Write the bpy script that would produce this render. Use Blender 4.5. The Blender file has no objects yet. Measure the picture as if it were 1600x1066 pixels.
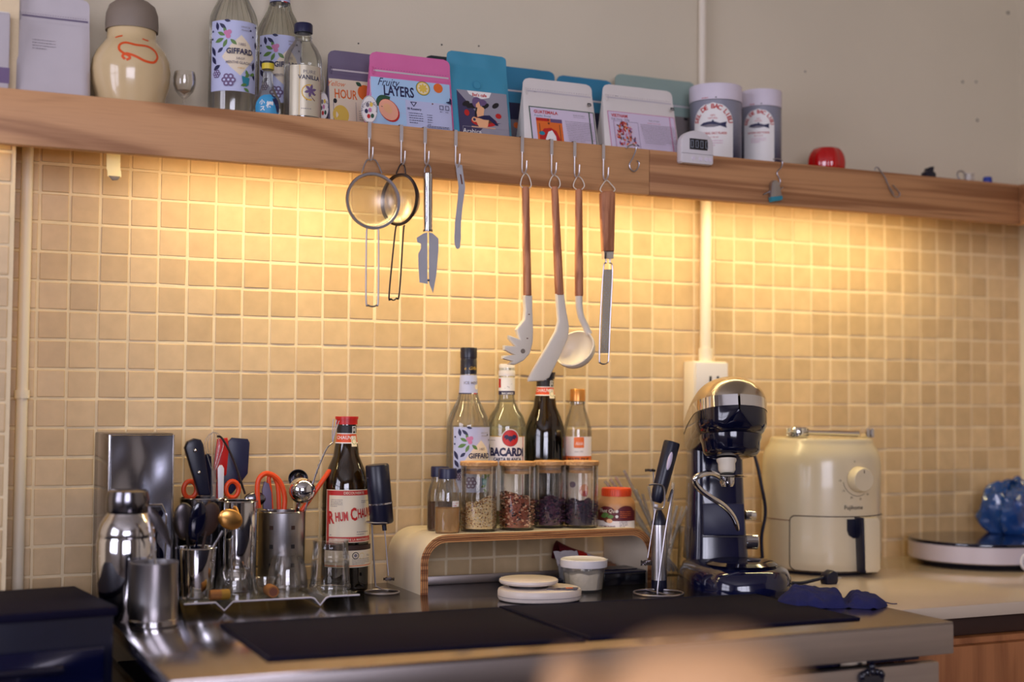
import bpy, bmesh, math, random
from mathutils import Vector, Matrix, noise
random.seed(7)
PI = math.pi
sc = bpy.context.scene
COL = sc.collection

# ------------------------------------------------------------------ camera, light, exposure
F_PX = 2148.3
CAM = Vector((-0.28305, -2.44596, 1.24634))
RGT = Vector((0.9096044, -0.4153763, 0.0090739))
UPV = Vector((-0.0253667, -0.0337233, 0.9991092))
FWD = Vector((0.4147003, 0.9090244, 0.0412116))
cd = bpy.data.cameras.new('camera')
cam = bpy.data.objects.new('camera', cd)
COL.objects.link(cam)
cam.matrix_world = Matrix(((RGT.x, UPV.x, -FWD.x, CAM.x), (RGT.y, UPV.y, -FWD.y, CAM.y),
                           (RGT.z, UPV.z, -FWD.z, CAM.z), (0, 0, 0, 1)))
cd.sensor_width = 36.0
cd.lens = 36.0 * F_PX / 1600.0
cd.clip_start = 0.05
cd.dof.use_dof = True
cd.dof.focus_distance = 2.43
cd.dof.aperture_fstop = 1.65
sc.camera = cam
sc.view_settings.view_transform = 'Standard'
sc.view_settings.look = 'None'
sc.view_settings.gamma = 1.0
sc.view_settings.use_curve_mapping = False
sc.view_settings.exposure = 0.0
sc.cycles.use_denoising = True
sc.cycles.max_bounces = 10
sc.cycles.transparent_max_bounces = 24
sc.cycles.caustics_reflective = False
sc.cycles.caustics_refractive = False
sc.cycles.sample_clamp_indirect = 4.0
w = bpy.data.worlds.new('world'); sc.world = w; w.use_nodes = True
w.node_tree.nodes['Background'].inputs[0].default_value = (0.62, 0.68, 0.90, 1)
w.node_tree.nodes['Background'].inputs[1].default_value = 0.3

def area(name, loc, rot, sx, sy, power, color):
    l = bpy.data.lights.new(name, 'AREA'); l.shape = 'RECTANGLE'; l.size = sx; l.size_y = sy
    l.energy = power; l.color = color
    o = bpy.data.objects.new(name, l); o.location = loc; o.rotation_euler = rot
    COL.objects.link(o); return o
DAY = (0.82, 0.82, 1.0)
WARM = (1.0, 0.83, 0.42)
# daylight through the window behind the camera and the window in the left wall
area('window_light_rear', (-0.75, -4.52, 1.75), (math.radians(90), 0, 0), 1.9, 1.4, 88, DAY)
area('window_light_side', (-2.52, -1.9, 1.75), (0, math.radians(-90), 0), 1.4, 1.6, 46, DAY)
# warm LED strips behind the shelf's front board
area('led_light', (0.975, -0.162, 1.668), (math.radians(4), 0, 0), 1.68, 0.012, 6.6, WARM)
area('led_light_pillar', (-0.31, -0.165, 1.668), (math.radians(12), 0, 0), 0.30, 0.012, 0.5, WARM)

# ------------------------------------------------------------------ helpers
def P(px, py, Y=None, Z=None):
    """the point of the place that the photograph's pixel (1600 x 1066) shows at a given distance Y or height Z"""
    d = RGT * ((px - 800) / F_PX) + UPV * ((533 - py) / F_PX) + FWD
    t = (Y - CAM.y) / d.y if Y is not None else (Z - CAM.z) / d.z
    return CAM + d * t
def mpp(p): return (p - CAM).dot(FWD) / F_PX
def thcam(b): return math.atan2(CAM.y - b.y, CAM.x - b.x)

def lin(c):
    out = []
    for x in c[:3]:
        x = x / 255.0
        out.append(x / 12.92 if x <= 0.04045 else ((x + 0.055) / 1.055) ** 2.4)
    return tuple(out) + (1.0,)
MATS = {}
def M(name, rgb=(200, 200, 200), rough=0.5, metal=0.0, var=0.0, vscale=20.0, bump=0.0, bscale=60.0, coat=0.0,
      trans=0.0, emit=None, aniso=None, spec=0.5, sss=0.0):
    if name in MATS: return MATS[name]
    m = bpy.data.materials.new(name); m.use_nodes = True
    nt = m.node_tree; b = nt.nodes['Principled BSDF']
    b.inputs['Base Color'].default_value = lin(rgb)
    b.inputs['Roughness'].default_value = rough
    b.inputs['Metallic'].default_value = metal
    b.inputs['Coat Weight'].default_value = coat
    b.inputs['Specular IOR Level'].default_value = spec
    if trans: b.inputs['Transmission Weight'].default_value = trans
    if sss:
        b.inputs['Subsurface Weight'].default_value = sss
        b.inputs['Subsurface Radius'].default_value = (0.01, 0.008, 0.005)
    if emit:
        b.inputs['Emission Color'].default_value = lin(emit[:3]); b.inputs['Emission Strength'].default_value = emit[3]
    tc = nt.nodes.new('ShaderNodeTexCoord')
    mp = nt.nodes.new('ShaderNodeMapping'); nt.links.new(tc.outputs['Object'], mp.inputs[0])
    if aniso: mp.inputs['Scale'].default_value = aniso
    if var:
        n = nt.nodes.new('ShaderNodeTexNoise'); n.inputs['Scale'].default_value = vscale; n.inputs['Detail'].default_value = 5
        nt.links.new(mp.outputs[0], n.inputs[0])
        hs = nt.nodes.new('ShaderNodeHueSaturation'); hs.inputs['Color'].default_value = lin(rgb)
        mr = nt.nodes.new('ShaderNodeMapRange'); mr.inputs[1].default_value = 0.3; mr.inputs[2].default_value = 0.7
        mr.inputs[3].default_value = 1 - var; mr.inputs[4].default_value = 1 + var
        nt.links.new(n.outputs[0], mr.inputs[0]); nt.links.new(mr.outputs[0], hs.inputs['Value'])
        nt.links.new(hs.outputs[0], b.inputs['Base Color'])
    if bump:
        n2 = nt.nodes.new('ShaderNodeTexNoise'); n2.inputs['Scale'].default_value = bscale; n2.inputs['Detail'].default_value = 4
        nt.links.new(mp.outputs[0], n2.inputs[0])
        bp = nt.nodes.new('ShaderNodeBump'); bp.inputs['Strength'].default_value = bump; bp.inputs['Distance'].default_value = 0.002
        nt.links.new(n2.outputs[0], bp.inputs['Height']); nt.links.new(bp.outputs[0], b.inputs['Normal'])
    MATS[name] = m
    return m
def thin_glass(name, tint=(250, 250, 250), rough=0.03, refl=0.7, base=0.04, veil=0.0, veilc=(230, 230, 230)):
    """clear wall of glass or plastic: tinted see-through plus a fresnel reflection"""
    m = bpy.data.materials.new(name); m.use_nodes = True; nt = m.node_tree; nt.nodes.clear()
    out = nt.nodes.new('ShaderNodeOutputMaterial')
    t = nt.nodes.new('ShaderNodeBsdfTransparent'); t.inputs[0].default_value = lin(tint)
    g = nt.nodes.new('ShaderNodeBsdfGlossy'); g.inputs['Roughness'].default_value = rough; g.inputs['Color'].default_value = (1, 1, 1, 1)
    lw = nt.nodes.new('ShaderNodeLayerWeight'); lw.inputs[0].default_value = 0.25
    mr = nt.nodes.new('ShaderNodeMapRange'); mr.inputs[3].default_value = base; mr.inputs[4].default_value = refl
    nt.links.new(lw.outputs['Fresnel'], mr.inputs[0])
    mx = nt.nodes.new('ShaderNodeMixShader'); nt.links.new(mr.outputs[0], mx.inputs[0])
    nt.links.new(t.outputs[0], mx.inputs[1]); nt.links.new(g.outputs[0], mx.inputs[2])
    last = mx
    if veil:
        d = nt.nodes.new('ShaderNodeBsdfDiffuse'); d.inputs[0].default_value = lin(veilc)
        m2 = nt.nodes.new('ShaderNodeMixShader'); m2.inputs[0].default_value = veil
        nt.links.new(mx.outputs[0], m2.inputs[1]); nt.links.new(d.outputs[0], m2.inputs[2]); last = m2
    nt.links.new(last.outputs[0], out.inputs[0])
    MATS[name] = m
    return m
def wood(name, c1, c2, scale=(1.0, 12.0, 12.0), rough=0.5, wave=3.0, dist=3.0):
    m = bpy.data.materials.new(name); m.use_nodes = True; nt = m.node_tree; b = nt.nodes['Principled BSDF']
    tc = nt.nodes.new('ShaderNodeTexCoord'); mp = nt.nodes.new('ShaderNodeMapping'); mp.inputs['Scale'].default_value = scale
    nt.links.new(tc.outputs['Object'], mp.inputs[0])
    n = nt.nodes.new('ShaderNodeTexNoise'); n.inputs['Scale'].default_value = 2.2; n.inputs['Detail'].default_value = 3
    n.inputs['Distortion'].default_value = 0.6
    nt.links.new(mp.outputs[0], n.inputs[0])
    mul = nt.nodes.new('ShaderNodeMath'); mul.operation = 'MULTIPLY'; mul.inputs[1].default_value = wave * 6.283
    nt.links.new(n.outputs[0], mul.inputs[0])
    si = nt.nodes.new('ShaderNodeMath'); si.operation = 'SINE'; nt.links.new(mul.outputs[0], si.inputs[0])
    fr = nt.nodes.new('ShaderNodeMath'); fr.operation = 'MULTIPLY_ADD'; fr.inputs[1].default_value = 0.5; fr.inputs[2].default_value = 0.5; nt.links.new(si.outputs[0], fr.inputs[0])
    n2 = nt.nodes.new('ShaderNodeTexNoise'); n2.inputs['Scale'].default_value = 60; n2.inputs['Detail'].default_value = 4
    mp2 = nt.nodes.new('ShaderNodeMapping'); mp2.inputs['Scale'].default_value = tuple(s * (0.25 if s == min(scale) else 1.5) for s in scale)
    nt.links.new(tc.outputs['Object'], mp2.inputs[0]); nt.links.new(mp2.outputs[0], n2.inputs[0])
    ad = nt.nodes.new('ShaderNodeMath'); ad.operation = 'MULTIPLY_ADD'; ad.inputs[1].default_value = 0.6; 
    nt.links.new(fr.outputs[0], ad.inputs[0]); 
    m3 = nt.nodes.new('ShaderNodeMath'); m3.operation = 'MULTIPLY'; m3.inputs[1].default_value = 0.5
    nt.links.new(n2.outputs[0], m3.inputs[0]); nt.links.new(m3.outputs[0], ad.inputs[2])
    cr = nt.nodes.new('ShaderNodeValToRGB')
    cr.color_ramp.elements[0].color = lin(c1); cr.color_ramp.elements[0].position = 0.25
    cr.color_ramp.elements[1].color = lin(c2); cr.color_ramp.elements[1].position = 0.85
    nt.links.new(ad.outputs[0], cr.inputs[0]); nt.links.new(cr.outputs[0], b.inputs['Base Color'])
    b.inputs['Roughness'].default_value = rough
    bp = nt.nodes.new('ShaderNodeBump'); bp.inputs['Strength'].default_value = 0.15; bp.inputs['Distance'].default_value = 0.001
    nt.links.new(n2.outputs[0], bp.inputs['Height']); nt.links.new(bp.outputs[0], b.inputs['Normal'])
    MATS[name] = m
    return m
def getm(m): return m if not isinstance(m, str) else MATS[m]

# ---- shapes: each returns (verts, faces)
def lathe(prof, n=36, a0=0.0, a1=2 * PI):
    full = abs(a1 - a0 - 2 * PI) < 1e-6
    k = n if full else n + 1
    v, f, rings = [], [], []
    for r, z in prof:
        if r < 1e-6:
            rings.append([len(v)]); v.append(Vector((0, 0, z)))
        else:
            rings.append(list(range(len(v), len(v) + k)))
            for i in range(k):
                a = a0 + (a1 - a0) * i / n
                v.append(Vector((r * math.cos(a), r * math.sin(a), z)))
    for A, B in zip(rings, rings[1:]):
        for i in range(n):
            j = (i + 1) % k
            if len(A) == 1 and len(B) == 1: continue
            if len(A) == 1: f.append((A[0], B[j], B[i]))
            elif len(B) == 1: f.append((A[i], A[j], B[0]))
            else: f.append((A[i], A[j], B[j], B[i]))
    return v, f
def tube(pts, r, n=8, closed=False, cap=True):
    pts = [Vector(p) for p in pts]; N = len(pts)
    rs = r if isinstance(r, (list, tuple)) else [r] * N
    tang = []
    for i in range(N):
        if closed: t = pts[(i + 1) % N] - pts[i - 1]
        else: t = pts[min(i + 1, N - 1)] - pts[max(i - 1, 0)]
        tang.append(t.normalized() if t.length > 1e-9 else Vector((0, 0, 1)))
    ref = Vector((0, 0, 1)) if abs(tang[0].z) < 0.9 else Vector((1, 0, 0))
    nrm = tang[0].cross(ref).normalized()
    v, f = [], []
    for i in range(N):
        nrm = (nrm - tang[i] * nrm.dot(tang[i]))
        nrm = nrm.normalized() if nrm.length > 1e-6 else tang[i].orthogonal().normalized()
        bn = tang[i].cross(nrm)
        for k in range(n):
            a = 2 * PI * k / n
            v.append(pts[i] + (nrm * math.cos(a) + bn * math.sin(a)) * rs[i])
    for i in range(N if closed else N - 1):
        for k in range(n):
            a, b2 = i * n + k, i * n + (k + 1) % n
            c, d = ((i + 1) % N) * n + (k + 1) % n, ((i + 1) % N) * n + k
            f.append((a, b2, c, d))
    if cap and not closed:
        f.append(tuple(range(n))[::-1]); f.append(tuple(range((N - 1) * n, N * n)))
    return v, f
def smooth_pts(pts, k=6, closed=False):
    """Catmull-Rom through the points"""
    pts = [Vector(p) for p in pts]; N = len(pts); out = []
    for i in range(N if closed else N - 1):
        p0 = pts[i - 1] if (closed or i > 0) else pts[0]
        p1 = pts[i]; p2 = pts[(i + 1) % N]
        p3 = pts[(i + 2) % N] if (closed or i + 2 < N) else pts[-1]
        for j in range(k):
            t = j / k
            out.append(0.5 * ((2 * p1) + (p2 - p0) * t + (2 * p0 - 5 * p1 + 4 * p2 - p3) * t * t + (3 * p1 - p0 - 3 * p2 + p3) * t ** 3))
    if not closed: out.append(pts[-1])
    return out
def rbox(sx, sy, sz, b=0.0, seg=2, base=False):
    bm = bmesh.new(); bmesh.ops.create_cube(bm, size=1.0)
    bmesh.ops.scale(bm, vec=(sx, sy, sz), verts=bm.verts)
    if b > 0: bmesh.ops.bevel(bm, geom=list(bm.edges), offset=b, segments=seg, affect='EDGES', profile=0.5)
    if base: bmesh.ops.translate(bm, vec=(0, 0, sz / 2), verts=bm.verts)
    bm.verts.index_update()
    v = [x.co.copy() for x in bm.verts]; f = [tuple(q.index for q in x.verts) for x in bm.faces]
    bm.free(); return v, f
def prism(poly, t, b=0.0):
    """outline in x,z with thickness t along y"""
    n = len(poly)
    bm = bmesh.new()
    A = [bm.verts.new((x, -t / 2, z)) for x, z in poly]
    B = [bm.verts.new((x, t / 2, z)) for x, z in poly]
    fs = [bm.faces.new(A), bm.faces.new(B[::-1])]
    for i in range(n): bm.faces.new((A[i], B[i], B[(i + 1) % n], A[(i + 1) % n]))
    bmesh.ops.recalc_face_normals(bm, faces=bm.faces)
    if b:
        ed = [e for e in bm.edges if abs(e.verts[0].co.y - e.verts[1].co.y) < 1e-9]
        bmesh.ops.bevel(bm, geom=ed, offset=b, segments=2, affect='EDGES', profile=0.5)
    bmesh.ops.triangulate(bm, faces=[f for f in bm.faces if len(f.verts) > 4])
    bm.verts.index_update()
    v = [x.co.copy() for x in bm.verts]; f = [tuple(q.index for q in x.verts) for x in bm.faces]
    bm.free(); return v, f
def slab(poly, h, b=0.0, seg=3):
    """outline in x,y raised to height h along z"""
    v, f = prism([(x, y) for x, y in poly], h, b)
    return [Vector((p.x, p.z, h / 2 - p.y)) for p in v], [tuple(q) for q in f]
def gridf(fn, nu, nv):
    v = [Vector(fn(i / nu, j / nv)) for j in range(nv + 1) for i in range(nu + 1)]
    f = [(j * (nu + 1) + i, j * (nu + 1) + i + 1, (j + 1) * (nu + 1) + i + 1, (j + 1) * (nu + 1) + i) for j in range(nv) for i in range(nu)]
    return v, f
def ball(r, n=16, m=10, sx=1, sy=1, sz=1):
    v, f = lathe([(r * math.sin(PI * i / m), -r * math.cos(PI * i / m)) for i in range(m + 1)], n)
    return [Vector((p.x * sx, p.y * sy, p.z * sz)) for p in v], f
def disc_pts(cx, cy, rx, ry=None, rot=0.0, n=20):
    ry = rx if ry is None else ry
    return [(cx + rx * math.cos(a) * math.cos(rot) - ry * math.sin(a) * math.sin(rot),
             cy + rx * math.cos(a) * math.sin(rot) + ry * math.sin(a) * math.cos(rot)) for a in [2 * PI * i / n for i in range(n)]]
def rrect(w, h, r, n=5, cx=0, cy=0):
    out = []
    for sx, sy, a0 in ((1, 1, 0), (-1, 1, PI / 2), (-1, -1, PI), (1, -1, 3 * PI / 2)):
        for i in range(n + 1):
            a = a0 + PI / 2 * i / n
            out.append((cx + sx * (w / 2 - r) + r * math.cos(a), cy + sy * (h / 2 - r) + r * math.sin(a)))
    return out
def T(x=0, y=0, z=0): return Matrix.Translation((x, y, z))
def R(axis, deg): return Matrix.Rotation(math.radians(deg), 4, axis)
def along(a, b):
    """matrix that carries the z axis onto the segment a-b, origin at a"""
    a = Vector(a); b = Vector(b)
    return Matrix.Translation(a) @ (b - a).to_track_quat('Z', 'Y').to_matrix().to_4x4()

class MB:
    def __init__(s, mat=None): s.v = []; s.f = []; s.mi = []; s.mats = []; s.cur = mat
    def add(s, vf, mat=None, xf=None):
        mat = mat if mat is not None else s.cur
        if mat not in s.mats: s.mats.append(mat)
        k = s.mats.index(mat); o = len(s.v)
        s.v += [(xf @ Vector(p)) if xf is not None else Vector(p) for p in vf[0]]
        s.f += [tuple(i + o for i in q) for q in vf[1]]; s.mi += [k] * len(vf[1])
        return s
    def build(s, name, parent=None, smooth=True, loc=None, rot=None, ang=38, fix=True):
        me = bpy.data.meshes.new(name); me.from_pydata(s.v, [], s.f)
        for m in s.mats: me.materials.append(getm(m))
        me.polygons.foreach_set('material_index', s.mi)
        if fix:
            bm = bmesh.new(); bm.from_mesh(me); bmesh.ops.recalc_face_normals(bm, faces=bm.faces); bm.to_mesh(me); bm.free()
        if smooth:
            me.polygons.foreach_set('use_smooth', [True] * len(me.polygons))
            try: me.set_sharp_from_angle(angle=math.radians(ang))
            except Exception: pass
        me.update()
        o = bpy.data.objects.new(name, me); COL.objects.link(o)
        if parent is not None: o.parent = parent
        if loc is not None: o.location = loc
        if rot is not None: o.rotation_euler = rot
        return o
def one(name, vf, mat, parent=None, xf=None, **k): return MB(mat).add(vf, None, xf).build(name, parent, **k)
def tag(o, label, cat, group=None, kind=None):
    o['label'] = label; o['category'] = cat
    if group: o['group'] = group
    if kind: o['kind'] = kind
    return o
def thing(name, label, cat, loc=(0, 0, 0), rz=0.0, group=None):
    o = bpy.data.objects.new(name, None); COL.objects.link(o)
    o.empty_display_size = 0.02
    o.location = loc; o.rotation_euler = (0, 0, rz)
    return tag(o, label, cat, group)
def struct(o): o['kind'] = 'structure'; return o
def frame(px, py, Y, zb):
    """base point of an upright thing seen at column px, its metres per pixel, and the height of a pixel row above its base"""
    p = P(px, py, Y=Y)
    return Vector((p.x, Y, zb)), mpp(p), (lambda y: P(px, y, Y=Y).z - zb)

# ---- print on surfaces: lettering and drawn shapes laid on a flat or round face
_TXT = {}
def text_vf(s, size=0.01, bold=0.0, shear=0.0, sx=1.0, align='C'):
    key = (s, bold, shear)
    if key not in _TXT:
        c = bpy.data.curves.new('lettering', 'FONT'); c.body = s; c.size = 1.0; c.resolution_u = 2
        c.offset = bold; c.shear = shear
        o = bpy.data.objects.new('lettering', c); COL.objects.link(o)
        bpy.context.view_layer.update()
        dg = bpy.context.evaluated_depsgraph_get()
        me = bpy.data.meshes.new_from_object(o.evaluated_get(dg), depsgraph=dg)
        v = [(p.co.x, p.co.y) for p in me.vertices]; f = [tuple(q.vertices) for q in me.polygons]
        bpy.data.objects.remove(o); bpy.data.curves.remove(c); bpy.data.meshes.remove(me)
        _TXT[key] = (v, f)
    v, f = _TXT[key]
    if not v: return [], []
    x0 = min(p[0] for p in v); x1 = max(p[0] for p in v)
    ox = {'C': (x0 + x1) / 2, 'L': x0, 'R': x1}[align]
    return [((p[0] - ox) * size * sx, p[1] * size) for p in v], f
def text_w(s, size, bold=0, shear=0):
    v, _ = text_vf(s, size, bold, shear); return max(p[0] for p in v) - min(p[0] for p in v)

class Print:
    """flat shapes on a surface S(a, b, h): a to the right, b up, h off the surface"""
    def __init__(s, S): s.S = S; s.mb = MB(); s.k = 0; s.lift = 0.00035 if getattr(S, 'curved', False) else 0.0
    def _h(s): s.k += 1; return 0.0003 + s.k * 0.00004
    def poly(s, pts, mat):
        h = s._h()
        if s.lift:
            out = []
            for (xa, ya), (xb, yb) in zip(pts, pts[1:] + pts[:1]):
                m = max(1, math.ceil(math.hypot(xb - xa, yb - ya) / 0.005)); out += [(xa + (xb - xa) * i / m, ya + (yb - ya) * i / m) for i in range(m)]
            pts = out
        n = len(pts)
        cx = sum(p[0] for p in pts) / n; cy = sum(p[1] for p in pts) / n
        K = max(1, math.ceil(max(abs(p[0] - cx) for p in pts) / 0.003)) if s.lift else 1
        v = [s.S(cx, cy, h)] + [s.S(cx + (x - cx) * k / K, cy + (y - cy) * k / K, h) for k in range(1, K + 1) for x, y in pts]
        f = [(0, i + 1, (i + 1) % n + 1) for i in range(n)]
        for k in range(K - 1): f += [(1 + k * n + i, 1 + (k + 1) * n + i, 1 + (k + 1) * n + (i + 1) % n, 1 + k * n + (i + 1) % n) for i in range(n)]
        s.mb.add((v, f), mat); return s
    def rect(s, a0, b0, a1, b1, mat, nu=14, nv=4):
        h = s._h()
        s.mb.add(gridf(lambda u, v: s.S(a0 + (a1 - a0) * u, b0 + (b1 - b0) * v, h), nu, nv), mat); return s
    def band(s, pts, wd, mat, closed=False):
        h = s._h(); n = len(pts); v = []; f = []
        for i in range(n):
            a = pts[(i - 1) % n] if (closed or i > 0) else pts[0]; b = pts[(i + 1) % n] if (closed or i < n - 1) else pts[-1]
            dx, dy = b[0] - a[0], b[1] - a[1]; L = math.hypot(dx, dy) or 1
            nx, ny = -dy / L * wd / 2, dx / L * wd / 2
            v += [s.S(pts[i][0] + nx, pts[i][1] + ny, h), s.S(pts[i][0] - nx, pts[i][1] - ny, h)]
        for i in range(n if closed else n - 1):
            j = (i + 1) % n; f.append((2 * i, 2 * i + 1, 2 * j + 1, 2 * j))
        s.mb.add((v, f), mat); return s
    def frame(s, a0, b0, a1, b1, wd, mat):
        s.rect(a0, b0, a1, b0 + wd, mat, 10, 1); s.rect(a0, b1 - wd, a1, b1, mat, 10, 1)
        s.rect(a0, b0, a0 + wd, b1, mat, 1, 6); s.rect(a1 - wd, b0, a1, b1, mat, 1, 6); return s
    def circle(s, a, b, r, mat, ry=None, rot=0.0, n=22): return s.poly(disc_pts(a, b, r, ry, rot, n), mat)
    def leaf(s, a, b, L, W, rot, mat):
        pts = []
        for i in range(9): t = i / 8; pts.append((t * L, W / 2 * math.sin(PI * t)))
        for i in range(1, 8): t = 1 - i / 8; pts.append((t * L, -W / 2 * math.sin(PI * t)))
        c, q = math.cos(rot), math.sin(rot)
        return s.poly([(a + x * c - y * q, b + x * q + y * c) for x, y in pts], mat)
    def text(s, t, a, b, size, mat, align='C', bold=0.0, shear=0.0, sx=1.0, rot=0.0):
        v, f = text_vf(t, size, bold, shear, sx, align)
        if not v: return s
        h = s._h() + s.lift; c, q = math.cos(rot), math.sin(rot)
        s.mb.add(([s.S(a + x * c - y * q, b + x * q + y * c, h) for x, y in v], f), mat); return s
    def arc_text(s, t, a, b, rad, size, mat, span, bold=0.0):
        n = len(t)
        for i, ch in enumerate(t):
            if ch == ' ': continue
            an = PI / 2 + span / 2 - span * i / (n - 1)
            s.text(ch, a + rad * math.cos(an), b + rad * math.sin(an), size, mat, bold=bold, rot=an - PI / 2)
        return s
    def lines(s, a0, b0, a1, n, dy, hgt, mat, seed=0):
        """small print too fine to read"""
        rg = random.Random(seed)
        for i in range(n):
            y = b0 - i * dy; x = a0
            end = a1 if i < n - 1 else a0 + (a1 - a0) * 0.6
            while x < end:
                wd = rg.uniform(0.6, 2.4) * hgt * 1.6
                s.rect(x, y, min(x + wd, end), y + hgt, mat, 1, 1); x += wd + hgt * 0.9
        return s
    def build(s, name, parent): return s.mb.build(name, parent, smooth=True, fix=False)
def S_flat(o=(0, 0, 0), yaw=0.0):
    o = Vector(o); c, q = math.cos(yaw), math.sin(yaw)
    return lambda a, b, h: (o.x + a * c + h * q, o.y + a * q - h * c, o.z + b)
def S_lathe(prof, th0):
    pr = sorted([(z, r) for r, z in prof])
    def rad(b):
        for (z0, r0), (z1, r1) in zip(pr, pr[1:]):
            if z0 <= b <= z1: return r0 + (r1 - r0) * ((b - z0) / (z1 - z0) if z1 > z0 else 0)
        return pr[0][1] if b < pr[0][0] else pr[-1][1]
    def S(a, b, h):
        r = rad(b); t = th0 + a / max(r, 1e-4)
        return ((r + h) * math.cos(t), (r + h) * math.sin(t), b)
    S.curved = True
    return S

# ------------------------------------------------------------------ materials
M('plaster', (216, 204, 180), 0.85, var=0.035, vscale=3.0, bump=0.12, bscale=180)
M('grout', (230, 208, 170), 0.8, var=0.05, vscale=30, bump=0.3, bscale=200)
M('room_wall', (150, 140, 132), 0.8, var=0.05, vscale=2)
M('floor_mat', (96, 84, 78), 0.55, var=0.15, vscale=5)
M('ceiling_mat', (190, 184, 176), 0.85, var=0.03)
M('steel', (206, 204, 208), 0.14, 1.0, var=0.04, vscale=14)
M('steel_dark', (120, 118, 124), 0.18, 1.0, var=0.05, vscale=14)
M('steel_brushed', (182, 178, 180), 0.30, 1.0, var=0.06, vscale=60, aniso=(8, 8, 0.4))
M('steel_top', (150, 142, 142), 0.17, 1.0, var=0.10, vscale=8, bump=0.03, bscale=9)
M('steel_front', (176, 166, 164), 0.36, 1.0, var=0.08, vscale=10, aniso=(0.4, 6, 6))
M('chrome', (222, 222, 226), 0.07, 1.0, var=0.02)
M('wire', (176, 172, 178), 0.34, 1.0, var=0.05)
M('wire_dark', (92, 86, 88), 0.28, 1.0, var=0.05)
M('black_plastic', (12, 14, 38), 0.35, var=0.1, vscale=40)
M('black_matte', (15, 12, 36), 0.75, var=0.12, vscale=25, bump=0.15, bscale=400, spec=0.12)
M('black_gloss', (9, 11, 34), 0.10, var=0.05, coat=0.5)
M('navy_gloss', (11, 15, 48), 0.12, var=0.06, coat=0.5)
M('navy', (26, 28, 62), 0.4, var=0.06)
M('hob_white', (196, 186, 192), 0.35, var=0.015)
M('white_plastic', (218, 212, 214), 0.35, var=0.015)
M('cream_plastic', (212, 196, 164), 0.25, var=0.015, coat=0.3)
M('cream_silicone', (226, 214, 196), 0.45, var=0.02)
M('pvc', (230, 218, 198), 0.45, var=0.02)
M('orange', (226, 74, 26), 0.4, var=0.04)
M('orange_cap', (214, 76, 30), 0.4, var=0.03)
M('red', (196, 26, 24), 0.35, var=0.05)
M('red_gloss', (190, 12, 14), 0.12, var=0.05, coat=0.6)
M('paper_white', (236, 228, 222), 0.6, var=0.01)
M('paper_cream', (232, 216, 188), 0.6, var=0.02)
M('label_blue', (188, 192, 222), 0.5, var=0.01)
M('ink_navy', (30, 30, 72), 0.5)
M('ink_black', (26, 22, 26), 0.5)
M('ink_grey', (120, 112, 120), 0.5)
M('ink_red', (190, 34, 30), 0.5)
M('ink_orange', (226, 110, 40), 0.5)
M('ink_green', (92, 128, 60), 0.5)
M('ink_teal', (40, 130, 150), 0.5)
M('ink_pink', (200, 120, 160), 0.5)
M('ink_mauve', (104, 80, 120), 0.5)
M('ink_gold', (214, 170, 60), 0.4)
M('ink_skin', (238, 178, 130), 0.5)
M('ink_peach', (240, 170, 140), 0.5)
M('ink_yellow', (226, 190, 80), 0.5)
M('ink_lightblue', (168, 200, 230), 0.5)
M('ink_brown', (110, 60, 36), 0.5)
M('ink_white', (240, 236, 232), 0.5)
M('ink_darkgreen', (40, 80, 56), 0.5)
M('foil', (222, 214, 218), 0.3, 0.35, bump=0.4, bscale=90)
thin_glass('glass', (252, 251, 249), 0.02, 0.75, 0.035)
thin_glass('glass_bottle', (244, 244, 238), 0.03, 0.8, 0.05, veil=0.03)
thin_glass('glass_green', (236, 240, 228), 0.03, 0.8, 0.05, veil=0.03)
thin_glass('glass_olive', (104, 92, 22), 0.04, 0.8, 0.06, veil=0.01, veilc=(40, 36, 10))
thin_glass('acrylic', (238, 238, 244), 0.05, 0.8, 0.08, veil=0.06)
thin_glass('plastic_clear', (236, 232, 230), 0.12, 0.6, 0.06, veil=0.14)
wood('shelf_wood', (156, 106, 66), (204, 152, 104), (0.9, 9, 7.0), 0.55, 2.6)
wood('shelf_wood_right', (148, 98, 60), (190, 138, 92), (0.35, 16, 16.0), 0.55, 3.0)
M('blade', (196, 196, 204), .38, .55, var=.05)
M('hook_steel', (206, 198, 196), .38, .6, var=.03)
wood('handle_wood', (150, 90, 58), (196, 132, 94), (30, 30, 4.0), 0.55, 2.0)
wood('bamboo', (190, 136, 84), (222, 174, 120), (4, 60, 60), 0.5, 2.0)
wood('ply_edge', (140, 80, 36), (206, 142, 84), (3, 3, 90), 0.6, 2.0)
wood('cabinet_wood', (140, 84, 46), (170, 108, 64), (10, 10, 0.8), 0.45, 2.2)
M('ply_face', (224, 208, 184), 0.42, var=0.02, vscale=30)
M('dark_brown', (52, 26, 16), 0.6, var=0.1)

def juice(name, c):
    m = bpy.data.materials.new(name); m.use_nodes = True; nt = m.node_tree; nt.nodes.clear(); out = nt.nodes.new('ShaderNodeOutputMaterial')
    d = nt.nodes.new('ShaderNodeBsdfDiffuse'); tr = nt.nodes.new('ShaderNodeBsdfTranslucent'); tp = nt.nodes.new('ShaderNodeBsdfTransparent')
    for x in (d, tr, tp): x.inputs[0].default_value = lin(c)
    a = nt.nodes.new('ShaderNodeMixShader'); a.inputs[0].default_value = .55; nt.links.new(d.outputs[0], a.inputs[1]); nt.links.new(tr.outputs[0], a.inputs[2])
    b = nt.nodes.new('ShaderNodeMixShader'); b.inputs[0].default_value = .2; nt.links.new(a.outputs[0], b.inputs[1]); nt.links.new(tp.outputs[0], b.inputs[2])
    nt.links.new(b.outputs[0], out.inputs[0]); MATS[name] = m
juice('juice_pale', (255, 214, 146)); juice('juice_brown', (150, 100, 50))
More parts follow.
